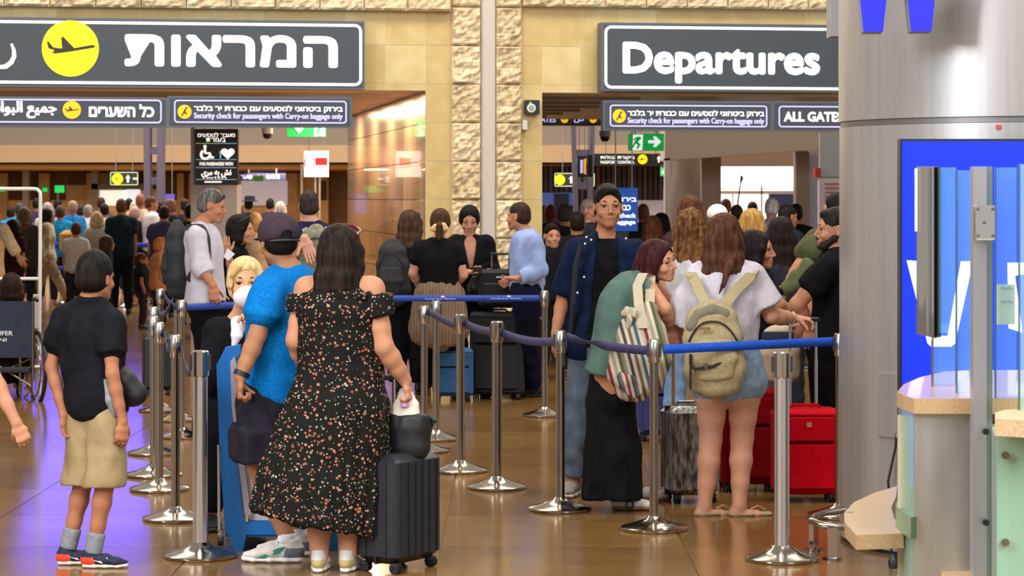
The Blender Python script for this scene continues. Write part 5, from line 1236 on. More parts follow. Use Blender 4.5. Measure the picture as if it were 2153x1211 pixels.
# 1 boy in a black shirt
g = G(11.55)
S = skel(g(205, 845)[0], 11.55, 1.46, 150, lw=.92, w=.93, N=g(188, 640, 0), P=g(205, 850), SL=g(138, 672, .06), SR=g(232, 678, -.1), EL=g(108, 770, .05), WL=g(134, 872, .0), ER=g(236, 785, -.16), WR=g(258, 885, -.14),
 HL=g(180, 862, .03), HR=g(228, 862, -.05), KL=g(176, 1008, .04), KR=g(222, 1010, -.06), AL=g(146, 1140, .05), AR=g(198, 1150, -.05), TL=100, TR=92, head=g(202, 586), hyaw=150, hs=.95, syaw=155)
p = person('boy in a black T-shirt and khaki shorts standing left, back to the camera', S); yb = p
body(S, p, 'B5795A', hands={'L': dict(curl=.5, dr=(.12, 0, -1)), 'R': dict(curl=.55, dr=(-.02, -.1, -1), th=(1, 0, .2), pn=(-.5, .8, 0))}, face='shape')
hair(S, p, 'short', '14100E', '2A201A', seed=2, thick=2.2)
bm_ = cloth('17171C', '1E1E24', 8); shirt(S, p, bm_, 'tshirt', hem=-.11, sleeve=.62, off=.034, flare=.02, fold=.006, seed=5)
o = pants(S, p, cloth('9A8562', 'A8926C', 10, .2), 'shorts', 1.25, .012, .06, .045, fold=.006, seed=4, cut=g(0, 1020)[2])
for q, pt in (('L', .05), ('R', 0)):
    o = shoe(S, p, q, ('141A38', 'D8D0C4'), .262, accent=('F0401E',), lace='6A1428', mark=('E8E6DC', [(-.012, .058), (.03, .047), (.075, .050), (.082, .073), (.098, .048), (.085, .036), (.05, .034)]))
    a, b, c = S.KL if q == 'L' else S.KR, S.AL if q == 'L' else S.AR, 0
    sd = Sdf(); d_ = nrm(b-a); sd.seg(b-d_*.07, b+d_*.03, .044, .040, k=.01, flat=(1, 1)); solid(sd, 'sock', cloth('7F8288', '8E9296', 60, .3), p, .008)
# white flashes on the shirt, side panel
for pts, dy in (([(182, 724), (190, 726), (201, 748), (188, 738)], -.17), ([(119, 706), (123, 708), (125, 730), (120, 728)], -.03)):
    pass
sd = Sdf(); sd.loft([g(226, 800, -.05), g(237, 840, -.06), g(246, 868, -.06)], [.02, .035, .03], [.09, .10, .08], (1, 0, 0), .01); solid(sd, 'grey_side_panel', cloth('8A8C92'), p, .01)
sd = Sdf(); sd.loft([g(245, 765, -.02), g(262, 800, -.03), g(280, 828, -.03), g(272, 843, -.02)], [.03, .055, .06, .03], [.05, .07, .06, .03], (1, 0, 0), .02); bag_solid(sd, 'sling_bag', mat('15151B', .6, bump=.2, scale=20), 'small black sling bag at the hip of the boy', 'bag', fold=.005)
MB().tube([g(255, 775, -.06), g(240, 720, -.12), g(215, 672, -.10)], .008, 6).build('bag_strap', blk, p, smooth=True)

# 2 woman with the white face mask
g = G(12.75)
S = skel(g(490, 900)[0], 12.75, 1.60, 20, fem=True, N=g(500, 680, .08), P=g(482, 900, .12), SR=g(458, 700, .05), SL=g(556, 704, .05), ER=g(448, 805, .0), WR=g(505, 760, -.16), EL=g(575, 800, -.02), WL=g(529, 700, -.16), head=g(516, 594), hyaw=8, hs=1.08, hpitch=-4)
S.AL = fz(S.P+np.array([.1, 0, 0]), .07); S.AR = fz(S.P-np.array([.1, 0, 0]), .07); S.KL = (S.AL+S.HL)/2; S.KR = (S.AR+S.HR)/2
p = person('blonde woman in a black blazer with a white face mask behind the blue trolley', S)
body(S, p, 'DDA57F', hands={'L': dict(curl=.9, dr=(-.4, -.1, 1), pn=(0, -.4, -1)), 'R': dict(curl=.6, dr=(1, 0, .3))}, hp='5A4030')
hair(S, p, 'tied', 'D0AC74', 'F0D6A4', seed=8, thick=1.6); sd = Sdf(); sd.ell(S.L(.02, -.12, -.05), (.06, .05, .06)); solid(sd, 'hair_bun', hairm('C8A468', 'EBCF98'), p, .008, post=strands())
for sg in (-1, 1):
    sd = Sdf(); sd.loft([S.L(sg*.035, .07, .085), S.L(sg*.066, .055, .045), S.L(sg*.074, .045, -.01), S.L(sg*.070, .035, -.06)], [.02, .018, .014, .008], [.022, .022, .018, .01], S.Hr, .02); solid(sd, 'hair_lock', hairm('CDA870', 'EED4A0'), p, .007, post=strands())
sd = Sdf(); sd.ell(S.L(0, .060, -.062), np.array((.062, .062, .052))*S.hs, S.Hr, S.Hf); sd.seg(S.L(0, .095, -.02), S.L(0, .11, -.045), .018, .02, k=.03)
solid(sd, 'face_mask', mat('E9E4EA', .75, kind='wave', hex2='F4F0F4', scale=14, stretch=(0, 0, 1), bump=.3), p, .007)
blz = cloth('17151A', '1E1B20', 10); shirt(S, p, blz, 'blazer', hem=-.16, sleeve=1.85, off=.03, flare=.02, fold=.008, sf=.01, seed=3)
sd = Sdf(); sd.loft([g(503, 676, -.10), g(498, 705, -.13), g(490, 732, -.13)], [.045, .03, .012], [.03, .02, .008], (1, 0, 0), .02); solid(sd, 'blouse', cloth('E4DEE4'), p, .009)
pants(S, p, cloth('141418'), off=.016, top=.1); [shoe(S, p, q, ('101014', '202020')) for q in 'LR']

# 3 man in the blue polo shirt
g = G(11.8)
S = skel(g(588, 860)[0], 11.8, 1.72, 205, w=1.08, lw=1.1, N=g(612, 575, 0), P=g(585, 845), SL=g(566, 612, -.14), SR=g(668, 610, .12), EL=g(541, 705, -.2), WL=g(506, 792, -.24), ER=g(690, 715, .1), WR=g(680, 800, .0),
 HL=g(560, 850, -.03), HR=g(612, 850, .04), KL=g(546, 975, -.06), KR=g(596, 975, .05), AL=g(603, 1128, -.12), AR=g(628, 1112, .10), TL=265, TR=258, head=g(584, 508), hyaw=208, hs=1.05, hpitch=-5)
p = person('man in a bright blue polo shirt, dark shorts and dark cap, back to the camera', S)
body(S, p, 'B07A58', hands={'L': dict(curl=1.1, dr=(-.05, 0, -1), pn=(1, .2, 0), th=(-.2, .9, 0))}, face='shape')
hair(S, p, 'short', '15110F', '241C18', thick=.8, seed=6)
sd = Sdf(); h_ = S.hs
sd.ell(S.L(0, -.014, .040), np.array((.091, .112, .094))*h_, S.Hr, S.Hf); sd.plane(S.L(0, 0, -.004)-S.Hf*0, -S.Hu+S.Hf*-.10)
sd.ell(S.L(0, -.120, .018), np.array((.030, .03, .022))*h_, S.Hr, S.Hf, .004, True)
solid(sd, 'cap', cloth('3B2F3A', '44363F', 30), p, .007, fold=.0015)
sd = Sdf(); sd.ell(S.L(0, .125, .022), np.array((.062, .075, .008))*h_, S.Hr, S.Hf); solid(sd, 'cap_brim', cloth('35303C'), p, .007)
MB().tube([S.L(x, -.014-math.sqrt(max(0, 1-(x/.089)**2))*.108, -.002) for x in np.linspace(-.07, .07, 11)], .006, 8).build('cap_strap', dgrey, p, smooth=True)
pol_m = cloth('0A74C2', '0C78C8', 90, .03); shirt(S, p, pol_m, 'polo_shirt', hem=.02, sleeve=.62, off=.03, flare=.03, fold=.008, seed=9, sf=.02)
sd = Sdf(); sd.seg(S.N-S.up*.02, S.N+S.up*.035+S.F*.01, .075, .062, k=.01, flat=(1, 1)); solid(sd, 'collar', pol_m, p, .008)
MB().tube([S.N+S.R*.05+UP*.01-S.F*.055, S.N+S.R*.11-S.F*.09-UP*.03, S.N+S.R*.18-S.F*.06-UP*.09], .007, 8).build('cord', blk, p, smooth=True)
pants(S, p, cloth('26222C', '2C2832', 12), 'shorts', 1.2, .026, .14, .035, fold=.007, cut=g(0, 966)[2])
for q in 'LR':
    shoe(S, p, q, ('D9D2CC', 'EDEAE6'), .30, accent=('6E7480',), lace='E8E0DC', mark=('0C8A76', [(.0, .078), (.03, .072), (.12, .030), (.145, .024), (.10, .026), (.03, .048)])); sd = Sdf(); b = getattr(S, 'A'+q); sd.seg(b+UP*.02, b-UP*.03, .044, .044, flat=(1, 1)); solid(sd, 'sock', cloth('E4E0E4'), p, .009)
wm_ = watch(S, None, 'L', u=1.93); wo = wm_.build('watch', blk, None, smooth=True, label='black wristwatch on the left wrist of the blue polo man', category='watch')

# 4 woman in the floral dress
def floral():
    m = bpy.data.materials.new('floral_fabric'); m.use_nodes = True; nt = m.node_tree; b = nt.nodes['Principled BSDF']; N = nt.nodes.new; L = nt.links.new
    b.inputs['Roughness'].default_value = .8; b.inputs['Specular IOR Level'].default_value = .2
    tc = N('ShaderNodeTexCoord'); col_ = None
    for k, (sc, thr, cols_) in enumerate(((40, .27, ('A05A40', 'B88468', '8A4A38')), (60, .22, ('B8B0A4', '7A8468', 'C09A84')), (31, .17, ('B8694A', 'B08A70', 'B8B0A0')))):
        mp = N('ShaderNodeMapping'); mp.inputs['Location'].default_value = (k*1.3, k*.7, k*.4); L(tc.outputs['Object'], mp.inputs[0])
        v = N('ShaderNodeTexVoronoi'); v.inputs['Scale'].default_value = sc; L(mp.outputs[0], v.inputs[0])
        lt_ = N('ShaderNodeMath'); lt_.operation = 'LESS_THAN'; lt_.inputs[1].default_value = thr; L(v.outputs['Distance'], lt_.inputs[0])
        sp = N('ShaderNodeSeparateColor'); L(v.outputs['Color'], sp.inputs[0]); keep = N('ShaderNodeMath'); keep.operation = 'GREATER_THAN'; keep.inputs[1].default_value = .25; L(sp.outputs[1], keep.inputs[0])
        mu = N('ShaderNodeMath'); mu.operation = 'MULTIPLY'; L(lt_.outputs[0], mu.inputs[0]); L(keep.outputs[0], mu.inputs[1])
        r = N('ShaderNodeValToRGB'); r.color_ramp.interpolation = 'CONSTANT'; r.color_ramp.elements[0].color = lin(cols_[0]); r.color_ramp.elements[1].color = lin(cols_[1]); r.color_ramp.elements[1].position = .45; x = r.color_ramp.elements.new(.75); x.color = lin(cols_[2]); L(sp.outputs[0], r.inputs[0])
        mx = N('ShaderNodeMix'); mx.data_type = 'RGBA'; L(mu.outputs[0], mx.inputs[0]); L(r.outputs[0], mx.inputs[7])
        if col_ is None: mx.inputs[6].default_value = lin('14130F')
        else: L(col_, mx.inputs[6])
        col_ = mx.outputs[2]
    L(col_, b.inputs['Base Color']); return m
flo = floral()
g = G(11.4)
S = skel(g(700, 860)[0], 11.4, 1.60, 172, fem=True, w=1.35, dp=1.15, lw=1.28, N=g(712, 580), P=g(712, 850), SL=g(646, 608, .02), SR=g(782, 608, -.04), EL=g(622, 715, .0), WL=g(650, 790, .16), ER=g(806, 728, -.06), WR=g(852, 800, .02),
 HL=g(670, 865), HR=g(745, 865), KL=g(672, 1010), KR=g(738, 1010), AL=g(671, 1168), AR=g(731, 1168), TL=178, TR=168, head=g(716, 530), hyaw=165, hpitch=-6, hs=1.0)
p = person('woman in a long black floral off-shoulder dress, back to the camera', S)
body(S, p, 'C98F6E', step=.013, inset=-.035, hands={'R': dict(curl=1.0, dr=(.25, -.1, -1), pn=(-.9, .2, -.3), th=(0, 1, 0))}, face='shape')
hair(S, p, 'long', '15100E', '38281E', length=.11, wide=.93, thick=1.3, seed=11, name='long_hair')
MB().tube([S.L(.088, -.03, .07), S.L(.082, .03, .10), S.L(.04, .06, .125), S.L(-.03, .062, .13)], .009, 8).build('sunglasses', mat('5A1420', .2), p, smooth=True)
def sec(rows): return [g(x, y, dy) for x, y, w_, dy in rows], [w_*11.4/F_PX for x, y, w_, dy in rows]
P_, A_w = sec([(713, 620, 82, .0), (713, 650, 92, .0), (714, 720, 88, .0), (716, 785, 90, .0), (711, 850, 106, .0), (698, 920, 118, .0), (678, 1010, 129, .0), (659, 1096, 141, .0)])
sd = Sdf(); sd.loft(P_, A_w, [.125, .15, .145, .145, .175, .185, .20, .22], (1, 0, 0), .03, (1, 1), .03)
def pleat(V, Fq):
    N = vnormals(V, Fq); t = np.clip((P_[3][2]-V[:, 2])/.6, 0, 1); return V+N*(wob(V, 13, .008, 21, 2, (1, 1, .06))*(0.25+1.4*t)+wob(V, 5, .008, 5, 2, (1, 1, .2)))[:, None]
solid(sd, 'dress', flo, p, .012, smooth_it=2, post=pleat)
for q, xs, c0 in (('R', 1, (797, 630)), ('L', -1, (632, 632))):
    sd = Sdf(); a_, b_ = getattr(S, 'S'+q), getattr(S, 'E'+q); sd.seg(a_+(b_-a_)*-.05, a_+(b_-a_)*.50, .085, .080, k=.02, flat=(0, 1)); sd.plane(a_-UP*.022, UP)
    solid(sd, 'puff_sleeve', flo, p, .010, fold=.008, ffreq=14, fst=(1, 1, .3), seed=7)
sd = Sdf(); P2 = [g(x, 622, dy) for x, dy in ((632, -.02), (660, -.10), (713, -.135), (765, -.12), (795, -.06))]; sd.loft(P2, [.022]*5, [.014]*5, UP, .01); solid(sd, 'neck_ruffle', flo, p, .009, fold=.006, ffreq=16)
for q in 'LR': shoe(S, p, q, ('DDD6CE', 'EFECE6'), .27, accent=('C9B47A',), high=.01)

# 5 man in white with the black backpack
g = G(18.2)
S = skel(g(432, 640)[0], 18.2, 1.80, 92, N=g(424, 478, 0), P=g(432, 640), SR=g(414, 497, -.17), SL=g(430, 497, .17), ER=g(421, 560, -.2), WR=g(448, 600, -.24), EL=g(440, 565, .2), WL=g(455, 610, .2), head=g(446, 433), hyaw=85, hpitch=-12, hs=1.02)
p = person('grey haired man in a white long-sleeved shirt seen in profile', S); body(S, p, 'B87C5C', step=.018, fine_head=.007, face='shape', hands={'R': dict(curl=.6, dr=(.1, 0, -1))})
hair(S, p, 'quiff', '3A3634', '8A8480', thick=.6, step=.009); shirt(S, p, cloth('BEB8C2', 'CAC4CE', 12), 'shirt', hem=.02, sleeve=1.45, off=.03, fold=.008, step=.014, sf=.01); pants(S, p, cloth('131318'), step=.016); [shoe(S, p, q, ('D8D8DC', 'E8E8E8')) for q in 'LR']
backpack(g, g(373, 540, -.02), .30, .50, .20, 92, '1A1D20', 'black rounded backpack worn by the man in the white shirt', straps=([g(392, 478, -.16), g(425, 476, -.20), g(436, 500, -.20), g(438, 545, -.19)], [g(395, 590, -.15), g(412, 560, -.19)]), scol=blk)
# 6 dark haired woman in profile
g = G(19.6)
S = skel(g(495, 640)[0], 19.6, 1.66, 88, fem=True, N=g(492, 520), P=g(492, 650), SR=g(485, 535, -.15), SL=g(505, 535, .15), ER=g(492, 590, -.2), WR=g(480, 535, -.3), head=g(507, 484), hyaw=82, hs=1.02)
p = person('dark haired woman in black in profile, left of the man with the cap', S); body(S, p, 'C08A68', step=.018, fine_head=.007, face='shape'); hair(S, p, 'bob', '100C0C', thick=1.5, step=.009); shirt(S, p, cloth('121216'), hem=-.1, sleeve=.3, step=.016); pants(S, p, cloth('121216'), step=.018); [shoe(S, p, q, ('181818', '303030'), .25) for q in 'LR']
MB().tube([S.L(.085, .0, .06), S.L(.06, .05, .09), S.L(0, .07, .10), S.L(-.06, .05, .09)], .008, 6).build('sunglasses', blk, p, smooth=True)
MB().prism([g(470, 540, -.42), g(478, 522, -.42), g(494, 534, -.42), g(480, 548, -.42)], (0, .003, 0)).build('paper_sheet', mat('E6E2EC', .6), None, label='white folded paper held beside the dark haired woman', category='paper')
# 7 man with the grey rucksack
g = G(18.9)
S = skel(g(655, 620)[0], 18.9, 1.77, 184, N=g(655, 474), P=g(655, 620), SL=g(628, 490), SR=g(688, 492), EL=g(616, 545, -.1), WL=g(640, 500, -.34), ER=g(695, 550), WR=g(690, 600, .1), head=g(650, 434), hyaw=182, hs=1.0)
p = person('balding man in a navy T-shirt behind the cap man, back to the camera', S); body(S, p, 'D49C84', step=.018, fine_head=.007, face='shape', hands={'L': dict(curl=.15, dr=(.35, 0, -1), pn=(0, -1, 0), th=(-1, 0, 0), sc=1.15)}); hair(S, p, 'short', '2A221E', '4A3E36', thick=.4, step=.009)
shirt(S, p, cloth('1E2240', '262A4A'), 'tshirt', hem=-.05, sleeve=.6, step=.016); pants(S, p, cloth('4A4A48'), step=.018); [shoe(S, p, q, ('3A3A3A', 'B8B8B8')) for q in 'LR']
backpack(g, g(664, 535, -.17), .26, .42, .16, 184, '6E6A58', 'grey olive rucksack on the back of the balding man in navy', straps=([g(640, 480, -.13), g(650, 500, -.18), g(658, 512, -.22)], [g(690, 478, -.13), g(680, 500, -.18), g(670, 512, -.22)]), scol=mat('9A957E', .8))
# 8 woman in black with the boxy backpack
g = G(21.7)
S = skel(g(852, 650)[0], 21.7, 1.63, 170, fem=True, N=g(860, 508), P=g(858, 625), head=g(863, 470), hyaw=160)
p = person('brown haired woman in black behind the floral dress, facing the polished wall', S); body(S, p, 'B88868', step=.018, fine_head=.008, face='shape'); hair(S, p, 'long', '3A281C', '5E4430', length=.16, step=.010); shirt(S, p, cloth('15151A'), hem=-.1, sleeve=1.5, step=.016); pants(S, p, cloth('111115'), step=.016, off=.03); [shoe(S, p, q, ('181818', '222222')) for q in 'LR']
MB().tube([S.L(.05, .06, .10), S.L(.085, .02, .08), S.L(.09, -.03, .06)], .008, 6).build('sunglasses', blk, p, smooth=True)
backpack(g, g(826, 570, -.20), .30, .52, .20, 170, '1B1B20', 'black boxy backpack worn by the brown haired woman', straps=([g(836, 512, -.1), g(846, 505, -.1)],), scol=blk)
# 9 woman with the brown sweater round her waist
g = G(20.4)
S = skel(g(925, 640)[0], 20.4, 1.63, 178, fem=True, N=g(922, 508), P=g(925, 630), SL=g(884, 522), SR=g(956, 522), EL=g(868, 575, .0), WL=g(885, 605, .12), ER=g(975, 578, 0), WR=g(955, 600, .15), HL=g(905, 640), HR=g(945, 640), AL=fl(898, 828)+UP*.07, AR=fl(955, 832)+UP*.07, head=g(926, 468), hyaw=178)
p = person('woman in a black T-shirt with a brown sweater tied round her waist', S); body(S, p, 'D09A7C', step=.018, fine_head=.008, face='shape'); hair(S, p, 'pony', '3A261A', '5E4028', length=.14, step=.010); shirt(S, p, cloth('141418'), 'tshirt', hem=.12, sleeve=.55, off=.02, step=.014); pants(S, p, cloth('141417'), step=.016)
sd = Sdf(); q = S.L(0, -.10, -.03); [sd.ell(q+np.array([x, -.02, z]), (.028, .024, .022)) for x, z in ((-.03, .0), (.03, .01), (0, -.02), (.05, -.02), (-.05, -.025))]; solid(sd, 'scrunchie', cloth('D0A878'), p, .009)
sd = Sdf(); sd.loft([g(925, 596), g(925, 620), g(922, 690), g(918, 722)], [.15, .21, .24, .20], [.13, .16, .17, .13], (1, 0, 0), .02, (1, 1)); solid(sd, 'tied_sweater', cloth('73604F', '86715F', 12, .3, kind='wave', st=(1, 1, .2)), p, .013, fold=.018, ffreq=6, fst=(1, 1, .4))
for q in 'LR': shoe(S, p, q, ('8A5A34', '5A3A20'), .25)
# 10 woman with the phone
g = G(21.4)
S = skel(g(988, 650)[0], 21.4, 1.76, 5, fem=True, N=g(988, 505), P=g(990, 625), SR=g(958, 512), SL=g(1022, 512), ER=g(952, 575, -.02), WR=g(984, 572, -.26), EL=g(1034, 570, -.02), WL=g(1026, 572, -.22), head=g(987, 463), hyaw=2, hpitch=-18, hs=1.04)
p = person('woman in a black blazer looking down at a phone beside the stone pillar', S); body(S, p, 'C08C70', step=.018, fine_head=.006, face=True, hands={'R': dict(curl=.7, dr=(1, -.2, 0), pn=(0, -.3, 1)), 'L': dict(curl=.7, dr=(-1, -.2, 0), pn=(0, -.3, 1))}); hair(S, p, 'tied', '120C0C', thick=.6, step=.009)
shirt(S, p, cloth('141418'), 'blazer', hem=-.14, sleeve=1.8, off=.03, step=.014, extra=lambda sd, S: sd.seg(S.N-S.up*.01-UP*.0+S.F*.09, S.N-UP*.22+S.F*.13, .055, .018, .12, .09, (1, 0, 0), sub=True, k=.01)); pants(S, p, cloth('141418'), step=.018); [shoe(S, p, q, ('181818', '303030'), .25) for q in 'LR']
MB().box(g(1004, 566, -.42), (.08, .02, .05), 0, bev=.006).build('phone', mat('3A1418', .3), None, label='dark red phone held by the woman in the black blazer', category='phone')
sd = Sdf(); sd.loft([g(1010, 590, -.2), g(1008, 612, -.2), g(1002, 628, -.2)], [.10, .12, .08], [.05, .06, .04], (1, 0, 0), .02); bag_solid(sd, 'handbag', mat('101014', .35), 'glossy black handbag carried by the woman with the phone', 'handbag')
# 11 man in the light blue shirt
g = G(20.9)
S = skel(g(1108, 640)[0], 20.9, 1.70, 262, N=g(1106, 492), P=g(1108, 618), SL=g(1120, 510, -.17), SR=g(1100, 508, .17), EL=g(1134, 570, -.2), WL=g(1086, 586, -.24), ER=g(1110, 570, .2), WR=g(1075, 588, .1), HL=g(1108, 622, -.08), HR=g(1108, 622, .08), AL=fl(1122, 834)+UP*.075, AR=fl(1095, 828)+UP*.075, head=g(1090, 456), hyaw=245, hs=1.0)
p = person('short haired man in a light blue shirt and navy trousers by the stone pillar', S); body(S, p, 'C08468', step=.018, fine_head=.007, face='shape', hands={'L': dict(curl=.8, dr=(-1, 0, .1), pn=(0, 0, -1))}); hair(S, p, 'crop', '2A1E16', '4A382A', thick=.3, step=.009)
lb_ = cloth('8A9ED0', '98AADA', 10); shirt(S, p, lb_, 'shirt', hem=-.02, sleeve=1.86, off=.03, fold=.012, step=.014, sf=.012); pants(S, p, cloth('14182C'), step=.015, off=.03); [shoe(S, p, q, ('101014', '101010'), .29) for q in 'LR']
sd = Sdf(); sd.seg(S.N-UP*.01, S.N+UP*.04-np.array([.01, 0, 0]), .075, .062, flat=(1, 1)); solid(sd, 'collar', lb_, p, .01)
# 12 tall man in the open navy shirt
g = G(14.3)
S = skel(g(1268, 720)[0], 14.3, 1.80, 8, w=1.08, N=g(1270, 508, .04), P=g(1262, 728), SR=g(1212, 532), SL=g(1332, 532), ER=g(1186, 622, .03), WR=g(1168, 702, -.06), EL=g(1352, 628, .02), WL=g(1345, 710, -.05), HR=g(1236, 735), HL=g(1292, 735), KR=g(1216, 880, -.03), AR=g(1205, 1016), AL=fl(1300, 1035)+UP*.08, KL=g(1296, 880, -.03), TR=-20, TL=15, head=g(1278, 436), hyaw=6, hs=1.06, hpitch=1)
p = person('tall dark haired man in an open navy shirt over black, facing the camera', S); body(S, p, 'AE7656', step=.014, fine_head=.004, hands={'R': dict(curl=.5, dr=(-.1, 0, -1))}, lips='9A5A4A')
hair(S, p, 'quiff', '0E0B0A', '1E1614', thick=1.0, step=.006, seed=5)
shirt(S, p, cloth('0D0D10', '131316'), 'tshirt', hem=-.12, sleeve=0, off=.018, step=.012)
nvy = cloth('0E1830', '131F3A', 14); shirt(S, p, nvy, 'overshirt', hem=-.13, sleeve=.98, off=.034, flare=.02, fold=.007, step=.012, sf=.016, extra=lambda sd, S: (sd.seg(S.N-S.up*.01, S.N+S.up*.02, .08, .07, k=.02), sd.seg(S.N+S.up*.05+S.F*.12+S.R*-.005, S.P-S.up*.3+S.F*.16+S.R*.02, .058, .100, .10, .12, S.R, sub=True, k=.006)))
for sg in (-1, 1):
    a_ = S.N+S.R*sg*.062+S.F*.055+UP*.02; MB().prism([a_, a_+S.R*sg*.05+S.F*.035-UP*.045, a_-S.R*sg*.005+S.F*.06-UP*.105, a_-S.R*sg*.02+S.F*.05-UP*.05], S.F*.006).build('collar', nvy, p)
for x, y in ((1233, 498), (1243, 504), (1230, 512), (1228, 582), (1214, 615), (1316, 501)):
    q = g(x, y, -.185); MB().tube([q, q+np.array([0, -.006, 0])], .006, 10).build('button', mat('D8D8DA', .3), p)
MB().tube([g(1222, 512, -.16), g(1210, 560, -.17), g(1205, 640, -.16), g(1200, 700, -.12)], .016, 6).build('bag_strap', mat('141418', .8), p)
pants(S, p, cloth('48525E', '5C6876', 12, .2), 'jeans', 1.9, .016, .1, .012); [shoe(S, p, q, ('8A8078', 'D0C8C0')) for q in 'LR']
# 13 bending woman with the green vest
g = G(13.6)
S = skel(g(1290, 800)[0], 13.6, 1.62, 80, fem=True, w=1.05, N=g(1352, 588, 0), M=g(1300, 660), P=g(1286, 775), SR=g(1362, 606, -.15), SL=g(1372, 600, .15), ER=g(1398, 650, -.22), WR=g(1412, 690, -.12), EL=g(1420, 650, .1), WL=g(1430, 690, .05), HR=g(1284, 785, -.07), HL=g(1290, 785, .07), AR=fl(1312, 1072)+UP*.07, AL=fl(1340, 1052)+UP*.07, TR=86, TL=86, head=g(1384, 549, -.03), hyaw=56, hpitch=-4, hroll=14, hs=.98)
p = person('woman with dark red hair and a long green vest bending to the right', S); body(S, p, 'C98F6E', step=.014, inset=-.03, fine_head=.0045, hands={'R': dict(curl=.9, dr=(.1, 0, -1))}); hair(S, p, 'bob', '2A1012', '56222A', thick=1.6, step=.007, seed=15)
sd = Sdf(); sd.loft([S.L(-.03, -.08, .0), g(1345, 580, .05), g(1318, 590, .04)], [.07, .06, .02], [.06, .045, .015], UP, .03); solid(sd, 'hair_ends', hairm('2E1214', '5E2630'), p, .008, post=strands(freq=26, amp=.006))
vest = cloth('50685F', '5C766C', 12); sd = Sdf(); torso(sd, S, .2, .99, .014, n=7); sd.loft([g(1338, 620, .0), g(1316, 670, .0), g(1292, 730, .0), g(1274, 790, .0)], [.14, .16, .18, .20], [.115, .115, .125, .135], np.array([S.Rs]*4), .03, (0, 1), .02); [sd.seg(spine_pt(S, .85), q_, .07, .05, k=.03) for q_ in (S.SR, S.SL)]
solid(sd, 'vest', vest, p, .011, fold=.010, ffreq=4, fst=(1, 1, .5))
sd = Sdf(); rows = [(1284, 780, 42), (1284, 850, 49), (1288, 950, 57), (1288, 1048, 63)]; sd.loft([g(x, y) for x, y, w_ in rows], [.12, .145, .165, .185], [w_*13.6/F_PX for x, y, w_ in rows], S.R, .03, (1, 1), .03); solid(sd, 'long_skirt', cloth('111114', '18181C', 10), p, .012, post=lambda V, Fq: V+vnormals(V, Fq)*wob(V, 8, .009, 3, 2, (1, 1, .08))[:, None])
for q in 'LR': shoe(S, p, q, ('D8CFC6', '8A5A50'), .27, lace='1A2238', accent=None)
q = S.AR+np.array([.03, -.052, -.035]); MB().tube([q+.02*(math.cos(t)*np.array([1, 0, 0])+math.sin(t)*UP) for t in np.linspace(0, 2*PI, 16, endpoint=False)], .004, 6, closed=True).build('shoe_ring_mark', mat('1A2238', .6), p)
# patterned bag
def striped(cols, sc, axis=2):
    m = bpy.data.materials.new('striped_weave'); m.use_nodes = True; nt = m.node_tree; b = nt.nodes['Principled BSDF']; N = nt.nodes.new; L = nt.links.new; b.inputs['Roughness'].default_value = .85
    tc = N('ShaderNodeTexCoord'); mp = N('ShaderNodeMapping'); mp.inputs['Rotation'].default_value = (0, .25, 0); L(tc.outputs['Object'], mp.inputs[0]); sp = N('ShaderNodeSeparateXYZ'); L(mp.outputs[0], sp.inputs[0])
    mu = N('ShaderNodeMath'); mu.operation = 'MULTIPLY'; mu.inputs[1].default_value = sc; L(sp.outputs[axis], mu.inputs[0]); fr_ = N('ShaderNodeMath'); fr_.operation = 'FRACT'; L(mu.outputs[0], fr_.inputs[0])
    r = N('ShaderNodeValToRGB'); r.color_ramp.interpolation = 'CONSTANT'; n = len(cols); r.color_ramp.elements[0].color = lin(cols[0]); r.color_ramp.elements[1].position = 1/n; r.color_ramp.elements[1].color = lin(cols[1])
    for k in range(2, n): x = r.color_ramp.elements.new(k/n); x.color = lin(cols[k])
    L(fr_.outputs[0], r.inputs[0]); L(r.outputs[0], b.inputs['Base Color']); return m
strp = striped(('BDB09A', '6A5040', 'B8A890', '2F5A66', 'C2B49C', 'A89C88', '7A1A2C', 'BFB098', '9A8C78', 'C6BAA2', '4A5A38', '8A7A68', 'BFB098', '3A3440'), 4.2, 0); bg_ = mat('BDB49C', .85, bump=.3, scale=60)
e = empty('shoulder_bag', fz(g(1350, 740, -.3), g(1350, 838)[2]), 'woven striped shoulder bag with a cream strap and bow', 'bag')
sd = Sdf(); sd.loft([g(1366, 648, -.30), g(1352, 690, -.32), g(1346, 750, -.34), g(1335, 800, -.33), g(1325, 826, -.32)], [.05, .12, .165, .155, .09], [.04, .07, .09, .08, .05], nrm((1, 0, .25)), .03); solid(sd, 'bag_body', strp, e, .010, fold=.008, ffreq=5)
sd = Sdf(); sd.loft([g(1306, 752, -.36), g(1318, 800, -.39), g(1340, 828, -.38)], [.035, .06, .04], [.02, .035, .02], nrm((1, 0, .4)), .02); solid(sd, 'side_pocket', striped(('C2B49C', '8C2A38', 'B8AC98', '3A4A38', '6A5A70'), 14, 0), e, .009, fold=.003)
pth = [g(1352, 690, -.40), g(1343, 640, -.34), g(1340, 600, -.24), g(1352, 574, -.16), g(1368, 580, -.12), g(1366, 640, -.3)]
rings = []
fine = [np.array([np.interp(t, range(6), [q[i] for q in pth]) for i in range(3)]) for t in np.linspace(0, 5, 26)]
for k, q in enumerate(fine): rings.append([q+np.array([-.026, -.004, 0]), q+np.array([.026, -.004, 0]), q+np.array([.026, .004, 0]), q+np.array([-.026, .004, 0])])
MB().rings(rings).build('strap', mat('B4A88E', .85, bump=.2, scale=60), e)
